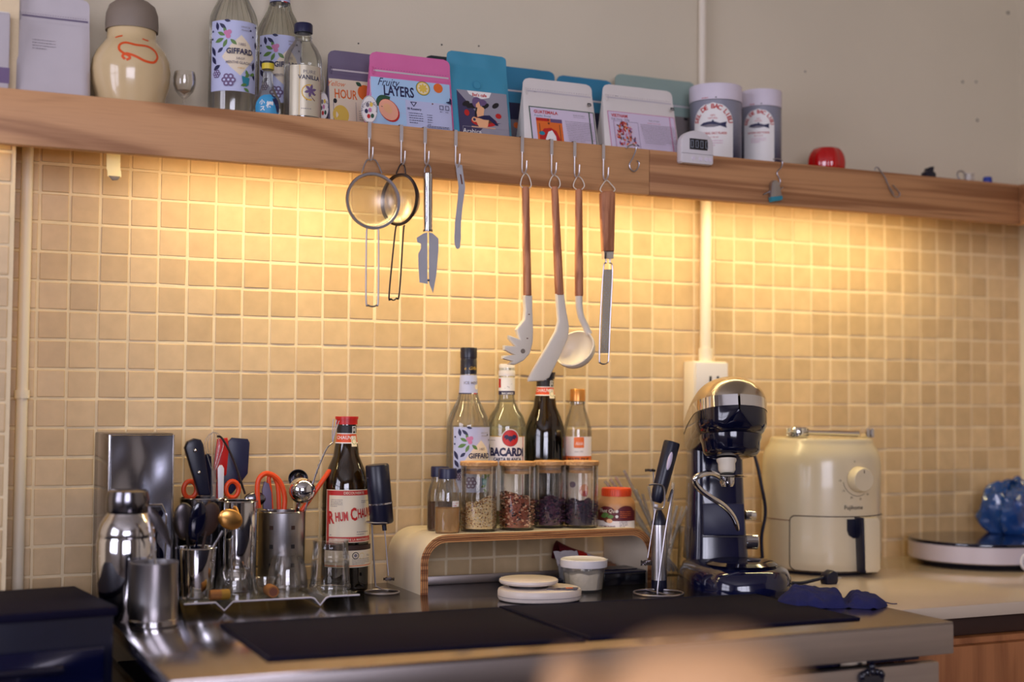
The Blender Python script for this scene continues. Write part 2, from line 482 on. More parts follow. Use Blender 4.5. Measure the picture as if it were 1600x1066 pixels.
def tile_material():
    m = bpy.data.materials.new('tile_glaze'); m.use_nodes = True; nt = m.node_tree; b = nt.nodes['Principled BSDF']
    g = nt.nodes.new('ShaderNodeNewGeometry')
    sn = nt.nodes.new('ShaderNodeVectorMath'); sn.operation = 'DIVIDE'; sn.inputs[1].default_value = (0.05, 0.5, 0.05)
    off = nt.nodes.new('ShaderNodeVectorMath'); off.operation = 'SUBTRACT'; off.inputs[1].default_value = (0.0, 0.25, 0.038)
    nt.links.new(g.outputs['Position'], off.inputs[0]); nt.links.new(off.outputs[0], sn.inputs[0])
    fl = nt.nodes.new('ShaderNodeVectorMath'); fl.operation = 'FLOOR'; nt.links.new(sn.outputs[0], fl.inputs[0])
    wn = nt.nodes.new('ShaderNodeTexWhiteNoise'); nt.links.new(fl.outputs[0], wn.inputs[0])
    cr = nt.nodes.new('ShaderNodeValToRGB')
    cr.color_ramp.elements[0].color = lin((195, 164, 121)); cr.color_ramp.elements[1].color = lin((213, 182, 138))
    nt.links.new(wn.outputs['Value'], cr.inputs[0])
    n = nt.nodes.new('ShaderNodeTexNoise'); n.inputs['Scale'].default_value = 35; n.inputs['Detail'].default_value = 5
    nt.links.new(g.outputs['Position'], n.inputs[0])
    mr = nt.nodes.new('ShaderNodeMapRange'); mr.inputs[1].default_value = 0.3; mr.inputs[2].default_value = 0.7
    mr.inputs[3].default_value = 0.92; mr.inputs[4].default_value = 1.05
    nt.links.new(n.outputs[0], mr.inputs[0])
    hs = nt.nodes.new('ShaderNodeHueSaturation'); nt.links.new(cr.outputs[0], hs.inputs['Color']); nt.links.new(mr.outputs[0], hs.inputs['Value'])
    nt.links.new(hs.outputs[0], b.inputs['Base Color'])
    b.inputs['Roughness'].default_value = 0.42
    n3 = nt.nodes.new('ShaderNodeTexNoise'); n3.inputs['Scale'].default_value = 40; nt.links.new(g.outputs['Position'], n3.inputs[0])
    bp = nt.nodes.new('ShaderNodeBump'); bp.inputs['Strength'].default_value = 0.06; bp.inputs['Distance'].default_value = 0.002
    nt.links.new(n3.outputs[0], bp.inputs['Height']); nt.links.new(bp.outputs[0], b.inputs['Normal'])
    MATS['tile_glaze'] = m
tile_material()

# ------------------------------------------------------------------ the room
ZC = 0.90            # counter top
ZT = 1.638           # a grout line under the shelf; the tile pitch is 50 mm
XR = 2.15
wb = MB('grout')
wb.add(rbox(XR + 2.6, 0.1, 1.70), 'grout', T((XR - 2.6) / 2, 0.053, 0.85))
wb.add(rbox(XR + 2.6, 0.1, 1.20), 'plaster', T((XR - 2.6) / 2, 0.050, 2.30))
wall_back = struct(wb.build('wall_back', smooth=False))
struct(one('floor', rbox(XR + 2.6 + 0.2, 4.8, 0.1), 'floor_mat', None, T((XR - 2.6) / 2, -2.3, -0.05), smooth=False))
struct(one('ceiling', rbox(XR + 2.6 + 0.2, 4.8, 0.1), 'ceiling_mat', None, T((XR - 2.6) / 2, -2.3, 2.95), smooth=False))
struct(one('wall_right', rbox(0.1, 4.7, 2.9), 'plaster', None, T(XR + 0.05, -2.3, 1.45), smooth=False))
struct(one('wall_left', rbox(0.1, 4.7, 2.9), 'room_wall', None, T(-2.65, -2.3, 1.45), smooth=False))
struct(one('wall_front', rbox(XR + 2.6 + 0.2, 0.1, 2.9), 'room_wall', None, T((XR - 2.6) / 2, -4.65, 1.45), smooth=False))
# windows in the walls the camera does not look at: frames with bars in front of the daylight
wf = MB('white_plastic')
for x in (-1.74, -1.42, -0.75, -0.08, 0.24): wf.add(rbox(0.06 if x in (-1.74, 0.24) else 0.035, 0.05, 1.5), None, T(x, -4.47, 1.75))
for z in (1.01, 1.75, 2.49): wf.add(rbox(2.04, 0.05, 0.06 if z != 1.75 else 0.035), None, T(-0.75, -4.47, z))
struct(wf.build('window_1', smooth=False))
wf = MB('white_plastic')
for y in (-2.74, -1.9, -1.06): wf.add(rbox(0.05, 0.06, 1.5), None, T(-2.46, y, 1.75))
for z in (1.01, 1.75, 2.49): wf.add(rbox(0.05, 1.74, 0.06), None, T(-2.46, -1.9, z))
struct(wf.build('window_2', smooth=False))

# tiles: the 300 that show largest are objects of their own, the farther ones one field
tile_vf = [rbox(0.0456, 0.008, 0.0456, 0.0011, 2), rbox(0.0450, 0.008, 0.0458, 0.0014, 2), rbox(0.0460, 0.008, 0.0450, 0.0010, 2)]
tile_me = []
for vf in tile_vf:
    o = one('tile', vf, 'tile_glaze', smooth=False); tile_me.append(o.data); bpy.data.objects.remove(o)
cells = [(i, j) for i in range(-3, 43) for j in range(-1, 16)]
def tile_seen(i, j):
    x = i * 0.05 + 0.025
    if j > 12: return x < 0.1
    if j > 9: return x < 0.12 or 0.18 < x < 0.6 or j < 11
    return True
order = sorted([c for c in cells if tile_seen(*c)], key=lambda c: c[0])
big = set(order[:300])
rt = random.Random(3)
field = MB('tile_glaze')
def tile_xf(i, j, y0=0.0):
    return (T(i * 0.05 + 0.025 + rt.uniform(-.0006, .0006), y0 + rt.uniform(-.0007, .0006), ZT - j * 0.05 - 0.025 + rt.uniform(-.0006, .0006))
            @ R('X', rt.uniform(-.9, .9)) @ R('Z', rt.uniform(-.9, .9)) @ R('Y', rt.uniform(-.5, .5)))
for c in cells:
    xf = tile_xf(*c, y0=0.0056)
    if c in big:
        o = bpy.data.objects.new('tile', rt.choice(tile_me)); COL.objects.link(o); o.parent = wall_back; o.matrix_local = xf
    else: field.add(tile_vf[rt.randrange(3)], None, xf)
o = field.build('tile_field', wall_back, smooth=False); o['kind'] = 'stuff'
# tiled pillar at the left edge
XP = P(21, 420, Y=-0.13).x
pil = struct(one('pillar', rbox(0.9, 0.14, 2.9), 'grout', None, T(XP - 0.45, -0.055, 1.45), smooth=False))
for j in range(-1, 16):
    for k in range(2):
        o = bpy.data.objects.new('tile', tile_me[k]); COL.objects.link(o); o.parent = pil
        o.matrix_local = T(XP - 0.030 - 0.05 * k, -0.1225 + rt.uniform(-.0006, .0006), ZT - 0.006 - j * 0.05 - 0.025) @ R('Z', rt.uniform(-.8, .8))
# nail holes in the plaster
for k, (x, y, r) in enumerate([(1575, 20, 3), (1504, 128, 2.2), (1525, 128, 2), (1527, 188, 2.4), (1258, 112, 1.6), (690, 70, 1.4), (748, 72, 1.3), (560, 68, 1.2)]):
    p = P(x, y, Y=0.0)
    one('nail_hole', lathe([(0, 0.0), (r * .0013, 0.0), (r * .0012, 0.0006), (0, 0.0004)], 10), 'ink_black', wall_back,
        T(p.x, -0.0002, p.z) @ R('X', 90))

# conduit pipes
def pipe(label, px, py0, py1, r, Y, extra=()):
    a = P(px[0], py0, Y=Y); b = P(px[1], py1, Y=Y)
    x = (a.x + b.x) / 2
    t = thing('conduit_pipe', label, 'pipe', (x, Y, b.z))
    one('pipe', lathe([(0, 0), (r, 0), (r, a.z - b.z), (0, a.z - b.z)], 20), 'pvc', t)
    for name, y, h, rr in extra:
        z = P(px[1], y, Y=Y).z - b.z
        one(name, lathe([(r, z - h / 2), (rr, z - h / 2), (rr, z + h / 2), (r, z + h / 2)], 20), 'pvc', t)
    return t
pipe('vertical cream conduit pipe beside the tiled pillar at far left', (36, 34), 200, 985, 0.0095, -0.012, [('coupling', 616, 0.014, 0.0125)])
pipe('cream conduit pipe running up the tiles above the wall socket', (1101, 1104), 302, 566, 0.0115, -0.016, [('coupling', 555, 0.028, 0.0145)])
pipe('pale conduit pipe on the plaster wall above the shelf', (1097, 1098), -120, 180, 0.0085, -0.012)
p = P(1106, 620, Y=-0.03)
t = thing('wall_socket', 'cream double wall socket box below the conduit pipe', 'socket', (p.x, 0, p.z))
hz = (P(1106, 565, Y=-0.03).z - p.z)
one('back_box', rbox(0.082, 0.040, hz * 2, 0.003), 'pvc', t, T(0, -0.020, 0))
one('face_plate', rbox(0.076, 0.004, hz * 2 - 0.006, 0.0015), 'white_plastic', t, T(0.002, -0.042, 0))
for sx in (-1, 1):
    one('pin_hole', rbox(0.005, 0.002, 0.012, 0.0008), 'ink_black', t, T(0.006 + sx * 0.009, -0.0446, hz * 0.50))

# ------------------------------------------------------------------ the shelf
ZL, ZB = 1.7185, 1.632     # upper and lower edge of the front board
ZS = 1.700                 # plank surface
YF = -0.20
xs = P(1015, 270, Y=YF).x
sh = thing('wall_shelf', 'long oak shelf with a wooden front board across the wall', 'shelf', (0, 0, ZS))
XS1 = P(1592, 310, Y=YF).x
one('front_board', rbox(xs + 0.8 - 0.0008, 0.02, ZL - ZB, 0.0012), 'shelf_wood', sh, T((xs - 0.8) / 2, YF + 0.01, (ZL + ZB) / 2 - ZS), ang=30)
one('front_board', rbox(XS1 - xs - 0.0008, 0.02, ZL - ZB, 0.0012), 'shelf_wood_right', sh, T((xs + XS1) / 2, YF + 0.01, (ZL + ZB) / 2 - ZS), ang=30)
one('front_board', rbox(0.02, 0.6, ZL - ZB, 0.0012), 'shelf_wood_right', sh, T(XS1 + 0.0105, YF - 0.28, (ZL + ZB) / 2 - ZS), ang=30)
one('plank', rbox(XR + 0.8, 0.178, 0.016, 0.001), 'shelf_wood', sh, T((XR - 0.8) / 2, -0.0905, -0.008), ang=30)
one('light_channel', rbox(1.64, 0.016, 0.008, 0.001), 'white_plastic', sh, T(1.0, -0.158, -0.021), ang=30)

# ------------------------------------------------------------------ things on the shelf
def pouch(name, label, x0, x1, ytop, Y, zb, D, mat, group='coffee pouches on the shelf', zipper=True, zip_mat='foil', lean=0.0, rc=0.012, yb=190, flare=0.05, rz=0.0, zipz=0.80):
    xm = (x0 + x1) / 2
    a = P(x0, (ytop + yb) / 2, Y=Y); b = P(x1, (ytop + yb) / 2, Y=Y)
    W = b.x - a.x; H = P(xm, ytop, Y=Y).z - zb
    t = thing(name, label, 'pouch', ((a.x + b.x) / 2, Y, zb), rz, group)
    sd = random.random() * 50
    def half(v):
        z = v * H; k = W / 2 * (1 + flare * (1 - v))
        if H - z < rc: k -= rc - math.sqrt(max(0, rc * rc - (rc - (H - z)) ** 2))
        return k
    def th(v): return D / 2 * max(0.0, 1 - v / 0.86) + 0.0012
    def wr(x, z): return noise.noise(Vector((x * 38 + sd, z * 30, sd))) * 0.0016 + noise.noise(Vector((x * 12, z * 90 + sd, 3))) * 0.0006
    def fr(u, v, s):
        x = (2 * u - 1) * half(v); z = v * H
        e = (1 - abs(2 * u - 1) ** 16)
        y = s * th(v) * (0.72 + 0.28 * e) + lean * z + wr(x, z) * (0.02 + 0.9 * max(0, min(1, (v - 0.74) / 0.1)))
        if v > 0.999 : y = s * 0.0008 + lean * z + wr(x, z)
        return (x, y, z)
    vs = [i / 16 * 0.8 for i in range(16)] + [0.8 + 0.2 * i / 14 for i in range(15)]
    nu = 16; n = nu + 1; V = []; Fc = []
    for s in (-1, 1):
        for v in vs:
            for i in range(n): V.append(fr(i / nu, v, s))
    nv = len(vs); off = nv * n
    for j in range(nv - 1):
        for i in range(nu):
            q = (j * n + i, j * n + i + 1, (j + 1) * n + i + 1, (j + 1) * n + i)
            Fc.append(q); Fc.append(tuple(k + off for k in q[::-1]))
        for i in (0, nu):
            q = (j * n + i, (j + 1) * n + i, off + (j + 1) * n + i, off + j * n + i); Fc.append(q)
    for i in range(nu):
        Fc.append((i, i + 1, off + i + 1, off + i)); k = (nv - 1) * n
        Fc.append((k + i, k + i + 1, off + k + i + 1, off + k + i))
    one('bag', (V, Fc), mat, t, ang=50)
    def S(a_, b_, h):
        v = min(max(b_ / H, 0), 1); hw = max(half(v), 1e-4)
        x, y, z = fr(0.5 + a_ / (2 * hw), v, -1)
        return (x, y - h - 0.0003, z)
    if zipper:
        z = H * zipz
        pr = Print(S); pr.rect(-W * .46, z, W * .48, z + 0.0032, zip_mat, 20, 1)
        pr.rect(-W * .47, z - 0.007, W * .49, z - 0.0062, mat, 20, 1)
        for k in range(26): pr.rect(-W * .44 + k * W * .035, z + 0.0055, -W * .44 + k * W * .035 + 0.002, z + 0.0061, 'ink_mauve', 1, 1)
        pr.build('zip_strip', t)
        # tear notch loop at the left end of the zip
        one('pull_tab', tube(smooth_pts([S(-W * .47, z + .008, .001), S(-W * .485, z, .0015), S(-W * .465, z - .006, .001), S(-W * .45, z + .002, .001)], 4, True), 0.0006, 5, True), mat, t)
    return t, S, W, H

M('pouch_grey', (196, 188, 192), 0.7, var=0.03)
M('pouch_mauve', (112, 100, 124), 0.5, var=0.03)
M('pouch_pink', (216, 106, 160), 0.5, var=0.03)
M('pouch_teal', (62, 142, 170), 0.55, var=0.04)
M('pouch_blue', (44, 122, 156), 0.5, var=0.04)
M('pouch_sage', (140, 160, 152), 0.5, var=0.03)
M('pouch_white', (222, 214, 208), 0.6, var=0.02)
M('pouch_dark', (24, 36, 40), 0.5, var=0.05)

# pale carton and pouch at the far left
a = P(-45, 90, Y=-0.12); b = P(12, 90, Y=-0.12); zt = P(0, 28, Y=-0.12).z
t = thing('carton', 'pale cardboard carton cut off at the far left end of the shelf', 'box', ((a.x + b.x) / 2, -0.12, ZS))
one('body', rbox(b.x - a.x, 0.07, zt - ZS, 0.002, base=True), 'pouch_grey', t)
one('flap', rbox(b.x - a.x - 0.002, 0.068, 0.002, 0.0005, base=True), 'paper_white', t, T(0, 0, zt - ZS))
pr = Print(S_flat((0, -0.035, 0))); pr.rect(0.0, 0.035, 0.028, 0.06, 'ink_mauve', 2, 2); pr.build('print', t)
t, S, W, H = pouch('paper_pouch', 'plain greyish white pouch left of the cream carafe', 26, 138, -6, -0.11, ZS, 0.075, 'pouch_grey', zip_mat='pouch_mauve', flare=0.03)
pr = Print(S); pr.lines(-W * .3, H * .60, W * .02, 4, 0.005, 0.0011, 'ink_grey', 1); pr.build('print', t)

# carafe
M('carafe_glaze', (214, 188, 142), 0.16, var=0.05, vscale=12, coat=0.4)
M('carafe_cap', (132, 118, 104), 0.6, var=0.03)
M('squiggle', (226, 84, 30), 0.4)
b0, s, z = frame(205, 100, -0.108, ZS)
t = thing('carafe', 'round cream ceramic carafe with grey cup lid and orange loop drawing', 'carafe', b0)
pf = [(0, 0.004), (42 * s, 0.0), (47 * s, 0.004), (54 * s, z(152)), (59 * s, z(135)), (61 * s, z(114)), (59 * s, z(98)), (53 * s, z(84)), (45 * s, z(73)), (39 * s, z(66)), (37.5 * s, z(58)), (37 * s, z(42)), (33 * s, z(42)), (0, z(42))]
one('body', lathe(pf, 48), 'carafe_glaze', t)
one('base_ring', lathe([(38 * s, 0), (46 * s, 0.0), (50 * s, 0.006), (46 * s, 0.008)], 40), 'navy', t)
one('lid', lathe([(38 * s, z(50)), (40 * s, z(50)), (40.5 * s, z(40)), (39.5 * s, z(24)), (35 * s, z(11)), (26 * s, z(4)), (19 * s, z(1)), (17 * s, z(-2)), (17 * s, z(-14)), (14 * s, z(-17)), (0, z(-17))], 48), 'carafe_cap', t)
S = S_lathe(pf[2:11], thcam(b0) + 0.03)
def q(x, y): return ((x - 207) * s, z(y))
pr = Print(S)
pr.band([(p.x, p.y) for p in smooth_pts([q(*c) + (0,) for c in [(196, 107), (192, 102), (197, 98), (204, 99), (213, 102), (226, 107), (240, 107), (247, 98), (243, 88), (230, 82), (212, 82), (197, 79), (188, 83), (187, 91), (193, 97), (201, 101), (203, 105), (198, 108)]], 5)], 0.0042, 'squiggle')
pr.band([q(180, 69), q(186, 67), q(192, 66)], 0.003, 'squiggle'); pr.band([q(222, 69), q(232, 71)], 0.003, 'squiggle')
pr.build('drawing', t)

# small stemmed glass
b0, s, z = frame(288, 140, -0.125, ZS)
t = thing('cordial_glass', 'tiny clear stemmed glass between the carafe and the bottles', 'glass', b0)
one('bowl', lathe([(2 * s, z(155)), (8 * s, z(150)), (14 * s, z(143)), (17.5 * s, z(132)), (17.5 * s, z(122)), (15.5 * s, z(113)), (14.8 * s, z(113)), (16.5 * s, z(123)), (16.3 * s, z(132)), (12 * s, z(142)), (0, z(148))], 28), 'glass', t)
one('stem', lathe([(2.2 * s, z(155)), (2.2 * s, z(165)), (2.8 * s, 0.006)], 14), 'glass', t)
one('foot', lathe([(2.8 * s, 0.006), (8 * s, 0.003), (14 * s, 0.0012), (14 * s, 0), (0, 0)], 28), 'glass', t)

# syrup bottles
def syrup_label(S, w_, z0, z1):
    h = z1 - z0; pr = Print(S)
    X = lambda u: (u - 0.5) * w_
    Yv = lambda v: z1 - v * h
    pr.rect(X(0), z0, X(1), z1, 'label_blue', 22, 6)
    pr.poly([(X(.63), Yv(.20)), (X(.80), Yv(.32)), (X(.92), Yv(.50)), (X(.72), Yv(.68)), (X(.62), Yv(.78)), (X(.42), Yv(.66)), (X(.26), Yv(.52)), (X(.44), Yv(.34))], 'paper_cream')
    for u, v, L, W_, r in [(.14, .02, .14, .055, -1.4), (.2, .04, .15, .05, -.7), (.02, .36, .18, .06, -1.1), (.03, .50, .16, .06, -1.0), (.17, .46, .12, .05, .7), (.08, .70, .14, .06, .5), (.92, .55, .15, .06, -1.7), (.9, .7, .13, .05, -1.3), (.97, .25, .12, .05, -1.5), (.3, -.0, .1, .04, -.2)]:
        pr.leaf(X(u), Yv(v), L * w_ * 1.25, W_ * w_ * 1.4, r, 'ink_navy')
    for u, v, L, W_, r in [(.32, .22, .17, .07, 2.7), (.30, .26, .2, .08, 3.5), (.36, .27, .18, .07, -2.0), (.42, .27, .16, .07, -.7), (.36, .2, .15, .06, 2.1)]:
        pr.leaf(X(u), Yv(v), L * w_, W_ * w_, r, 'ink_green')
    for du, dv in ((0, 0), (.03, -.03), (-.03, -.02), (.01, .03)): pr.circle(X(.37 + du), Yv(.2 + dv), .045 * w_, 'ink_pink')
    for u, v in [(.05, .15), (.04, .26), (.82, .12), (.96, .05), (.88, .2)]: pr.circle(X(u), Yv(v), .02 * w_, 'ink_navy')
    for cu, cv, rr in ((.16, .76, .07), (.40, .85, .11)):
        for k in range(7):
            an = k * PI / 3; q_ = 0 if k == 6 else rr * .72
            pr.circle(X(cu) + q_ * math.cos(an) * w_, Yv(cv) + q_ * math.sin(an) * w_, rr * .48 * w_, 'ink_mauve')
            pr.circle(X(cu) + q_ * math.cos(an) * w_, Yv(cv) + q_ * math.sin(an) * w_, rr * .2 * w_, 'label_blue')
    pr.poly([(X(.64), Yv(.78)), (X(.80), Yv(.80)), (X(.78), Yv(.9)), (X(.72), Yv(.93)), (X(.66), Yv(.88))], 'ink_teal')
    for u, v, r in [(.7, .8, .7), (.76, .78, 1.9), (.62, .92, .3), (.68, .95, -.5), (.8, .76, .4)]: pr.leaf(X(u), Yv(v), .13 * w_, .06 * w_, r, 'ink_green')
    pr.text('1885', X(.64), Yv(.355), h * .055, 'ink_grey')
    pr.text('GIFFARD', X(.60), Yv(.475), h * .108, 'ink_navy', bold=0.03, sx=0.86)
    pr.text('SIROP', X(.61), Yv(.555), h * .045, 'ink_grey')
    pr.text('MENTHE GLACIALE', X(.60), Yv(.615), h * .052, 'ink_grey', bold=.01, sx=.82)
    pr.text('original', X(.62), Yv(.68), h * .03, 'ink_gold')
    pr.text('SIROP DE', X(.70), Yv(.10), h * .032, 'ink_grey'); pr.text('FRANCE', X(.70), Yv(.145), h * .032, 'ink_grey')
    return pr
def syrup_bottle(label, px, py, Y, zb, r, turn, cap_mat='black_plastic', k=1.0, lab=(0.062, 0.183), neck=True, group='syrup bottles with blue floral labels'):
    b0, s, z = frame(px, py, Y, zb)
    t = thing('syrup_bottle', label, 'bottle', b0, 0, group)
    q = r / 0.041
    pf = [(0, 0.006), (0.030 * q, 0.004), (0.037 * q, 0), (0.0405 * q, 0.003), (0.041 * q, 0.008), (0.041 * q, 0.186), (0.0398 * q, 0.196), (0.036 * q, 0.207), (0.029 * q, 0.221), (0.0215 * q, 0.236), (0.0172 * q, 0.252), (0.0152 * q, 0.270), (0.0142 * q, 0.290), (0.0142 * q, 0.322)]
    pf = [(a, b * k) for a, b in pf]
    one('glass', lathe(pf, 44), 'glass_bottle', t)
    # flutes on the shoulder
    fl = MB('glass_bottle')
    for i in range(22):
        an = 2 * PI * i / 22
        fl.add(tube([((a + .0001) * math.cos(an), (a + .0001) * math.sin(an), b) for a, b in pf[6:12]], [0.0002, .0005, .0007, .0006, .0004, .0002], 5))
    fl.build('flutes', t)
    one('syrup', lathe([(0, 0.008 * k), (0.036 * q, 0.008 * k), (0.0385 * q, 0.012 * k), (0.0385 * q, 0.028 * k), (0, 0.028 * k)], 36), 'plastic_clear', t)
    cp = lathe([(0.0148 * q, 0.286 * k), (0.0158 * q, 0.286 * k), (0.0158 * q, 0.312 * k), (0.0152 * q, 0.313 * k), (0.0152 * q, 0.316 * k), (0.0160 * q, 0.317 * k), (0.0160 * q, 0.334 * k), (0.0150 * q, 0.336 * k), (0, 0.336 * k)], 32)
    c = one('cap', cp, cap_mat, t)
    Sc = S_lathe([(0.0159 * q, 0.286 * k), (0.0159 * q, 0.336 * k)], thcam(b0) + turn)
    Print(Sc).text('e. Giffard', 0.003, 0.294 * k, 0.0085, 'ink_gold', shear=0.35).build('signature', c)
    th = thcam(b0) + turn
    syrup_label(S_lathe([(r + .0003, 0), (r + .0003, .2)], th), r * 2.15, lab[0] * k, lab[1] * k).build('label', t)
    if neck:
        Sn = S_lathe([(0.0180 * q, 0.246 * k), (0.0158 * q, 0.286 * k)], th)
        pr = Print(Sn); pr.rect(-.05 * q, .250 * k, .05 * q, .284 * k, 'label_blue', 30, 3)
        pr.rect(-.05 * q, .2485 * k, .05 * q, .2505 * k, 'ink_navy', 30, 1); pr.rect(.000, .2485 * k, .004, .2505 * k, 'ink_white', 3, 1); pr.rect(.004, .2485 * k, .012, .2505 * k, 'ink_red', 3, 1)
        pr.text('ICE MINT', .001, .267 * k, .0075, 'ink_grey', bold=.01); pr.circle(.012, .262 * k, .005, 'paper_cream')
        pr.build('neck_label', t)
    return t
syrup_bottle('clear syrup bottle with blue floral label, full label facing out, beside cordial glass', 364, 100, -0.105, ZS, 0.0415, 0.05)
syrup_bottle('clear syrup bottle with blue floral label behind the vanilla bottle on shelf', 436, 100, -0.048, ZS, 0.0415, 0.12)

# little bottle with yellow cap
M('yellow_cap', (214, 190, 50), 0.4); M('label_cyan', (60, 150, 196), 0.5)
b0, s, z = frame(418, 150, -0.145, ZS)
t = thing('miniature_bottle', 'tiny clear bottle with yellow and black cap and bright blue label', 'bottle', b0)
pf = [(0, 0.003), (18 * s, 0), (21 * s, 0.003), (22 * s, 0.01), (22 * s, z(168)), (19.5 * s, z(156)), (14 * s, z(146)), (9.5 * s, z(136)), (7.6 * s, z(124)), (7.2 * s, z(108))]
one('glass', lathe(pf, 32), 'glass_bottle', t)
one('cap', lathe([(8 * s, z(109)), (9.6 * s, z(109)), (9.6 * s, z(100)), (0, z(100))], 24), 'yellow_cap', t)
one('cap_top', lathe([(9.7 * s, z(100)), (9.7 * s, z(97.5)), (8.6 * s, z(96.5)), (0, z(96.5))], 24), 'black_plastic', t)
S = S_lathe(pf[3:8], thcam(b0)); pr = Print(S)
pr.poly([((x - 418) * s, z(y)) for x, y in [(398, 182), (397, 170), (399, 163), (405, 156), (412, 152), (422, 151), (431, 154), (437, 161), (439, 170), (438, 182)]], 'label_cyan')
pr.poly([((x - 418) * s, z(y)) for x, y in [(424, 151), (431, 154), (437, 161), (439, 170), (438, 180), (434, 180), (431, 170), (426, 160)]], 'ink_navy')
pr.text('小', -0.009, z(167), 0.0095, 'ink_white', bold=.02); pr.text('樽', 0.004, z(172), 0.0125, 'ink_white', bold=.02); pr.text('ス', -0.008, z(177), 0.0095, 'ink_white', bold=.02)
pr.build('label', t)

# vanilla bottle
M('vanilla_label', (206, 196, 172), 0.32, 0.25, var=0.03)
b0, s, z = frame(473, 120, -0.135, ZS)
t = thing('vanilla_bottle', 'clear vanilla extract bottle with dark cap and beige flower label', 'bottle', b0)
pf = [(0, 0.003), (25 * s, 0), (28.5 * s, 0.003), (29.5 * s, 0.009), (29.5 * s, z(98)), (28 * s, z(88)), (23 * s, z(77)), (16 * s, z(68)), (12.5 * s, z(62)), (12 * s, z(50))]
one('glass', lathe(pf, 40), 'glass_bottle', t)
one('neck_ring', lathe([(12 * s, z(62)), (14 * s, z(60)), (13.5 * s, z(56)), (12 * s, z(54))], 28), 'glass_bottle', t)
one('cap', lathe([(12.5 * s, z(52)), (14.5 * s, z(52)), (14.5 * s, z(40)), (13 * s, z(37.5)), (0, z(37.5))], 32), 'navy', t)
one('extract', lathe([(0, 0.005), (27 * s, 0.005), (27.8 * s, 0.012), (27.8 * s, z(107)), (0, z(107))], 32), 'plastic_clear', t)
pr = Print(S_lathe([(29.6 * s, 0), (29.6 * s, .2)], thcam(b0) + 0.25))
pr.rect(-.032, z(186), .03, z(108), 'vanilla_label', 20, 4); pr.rect(-.014, z(186), -.0132, z(108), 'ink_gold', 1, 4)
pr.text('PURE', .004, z(121), .0085, 'ink_grey', sx=1.2); pr.text('VANILLA', .004, z(130), .0105, 'ink_navy', bold=.02, sx=.95)
cx, cy = .004, z(150)
pr.band([(cx + .013 * math.cos(a_), cy + .013 * math.sin(a_)) for a_ in [PI * .4 + i * PI * 1.2 / 14 for i in range(15)]], .0022, 'ink_gold')
for k in range(6): pr.leaf(cx + .002, cy + .003, .012, .005, k * PI / 3 + .3, 'ink_mauve')
pr.band([(cx - .006, cy - .014), (cx + .012, cy - .002)], .0016, 'ink_brown'); pr.band([(cx + .010, cy - .014), (cx - .002, cy - .002)], .0016, 'ink_brown')
pr.lines(-.010, z(176), .018, 1, .003, .0012, 'ink_grey', 4)
pr.build('label', t)

def tag_egg(label, px, py, Y, rx, ry):
    c = P(px, py, Y=Y); s = mpp(c)
    t = thing('hang_tag', label, 'tag', c, 0, 'egg shaped paper tags on pouches')
    one('card', prism(disc_pts(0, 0, rx * s, ry * s, n=28), 0.0012), 'paper_white', t)
    pr = Print(S_flat((0, -.0008, 0)))
    pr.band(disc_pts(0, 0, rx * s * .95, ry * s * .96, n=28), .0007, 'ink_grey', True)
    pr.arc_text('Signature Coffee', 0, -.003 * 0, rx * s * .78, .0052, 'ink_navy', 3.6, .01)
    for dx, dy, m_ in [(-.25, .3, 'ink_grey'), (.2, .35, 'ink_yellow'), (.05, -.05, 'ink_pink'), (-.4, -.15, 'ink_navy'), (-.1, -.5, 'ink_red'), (.35, -.45, 'ink_darkgreen')]:
        pr.circle(dx * rx * s, dy * ry * s, .2 * rx * s, m_, .16 * ry * s)
    pr.build('print', t)
    one('string', tube(smooth_pts([(0, .0, ry * s * .92), (.002, -.0005, ry * s * 1.4), (0, 0, ry * s * 2.2)], 5), .0005, 5), 'white_plastic', t)
    return t

# coffee pouches
t, S, W, H = pouch('coffee_pouch', 'mauve grey coffee pouch reading Yellow Hour, beside the vanilla bottle', 512, 625, 84, -0.070, ZS, 0.055, 'pouch_mauve', zipz=0.78)
u = lambda x: -W / 2 + (x - 512) * W / 113
zz = lambda y, x=540: P(x, y, Y=-0.09).z - ZS
pr = Print(S); pr.rect(u(512), .004, u(623), zz(122), 'paper_cream', 12, 6)
pr.text('Yellow', u(524), zz(134), .014, 'ink_orange', shear=.4, sx=.85); pr.text('HOUR', u(537), zz(153), .024, 'ink_orange', bold=.02, sx=.62)
pr.circle(u(566), zz(140), .013, 'ink_orange', .0145); pr.leaf(u(562), zz(130), .013, .008, 2.6, 'ink_darkgreen')
pr.circle(u(528), zz(180), .015, 'ink_yellow', .018); pr.circle(u(520), zz(158), .0035, 'ink_black', .0045)
pr.lines(u(556), zz(172), u(574), 5, .004, .0011, 'ink_grey', 8); pr.rect(u(551), .004, u(551.6), zz(158), 'ink_grey', 1, 3)
pr.build('label', t)
tag_egg('egg shaped paper tag behind the vanilla bottle', 505, 166, -0.112, 9, 22)
t, S, W, H = pouch('coffee_pouch', 'pink topped coffee pouch reading Fruity Layers with a blue label', 577, 702, 87, -0.135, ZS, 0.06, 'pouch_pink', zipz=0.775)
u = lambda x: -W / 2 + (x - 577) * W / 125
zz = lambda y, x=640: P(x, y, Y=-0.15).z - ZS
pr = Print(S); pr.rect(-W * .5, .004, W * .485, zz(124), 'ink_lightblue', 16, 8)
for k in range(4): pr.band([(u(580 + i * 12), zz(140 + k * 19 + 3 * math.sin(i * .8 + k * 2))) for i in range(10)], .0008, 'label_blue')
pr.rect(u(628), .006, u(699), zz(157), 'label_blue', 10, 5)
pr.text('Fruity', u(604), zz(137), .021, 'ink_navy', shear=.45, sx=.8); pr.text('LAYERS', u(619), zz(152), .0265, 'ink_navy', bold=.025, sx=.66)
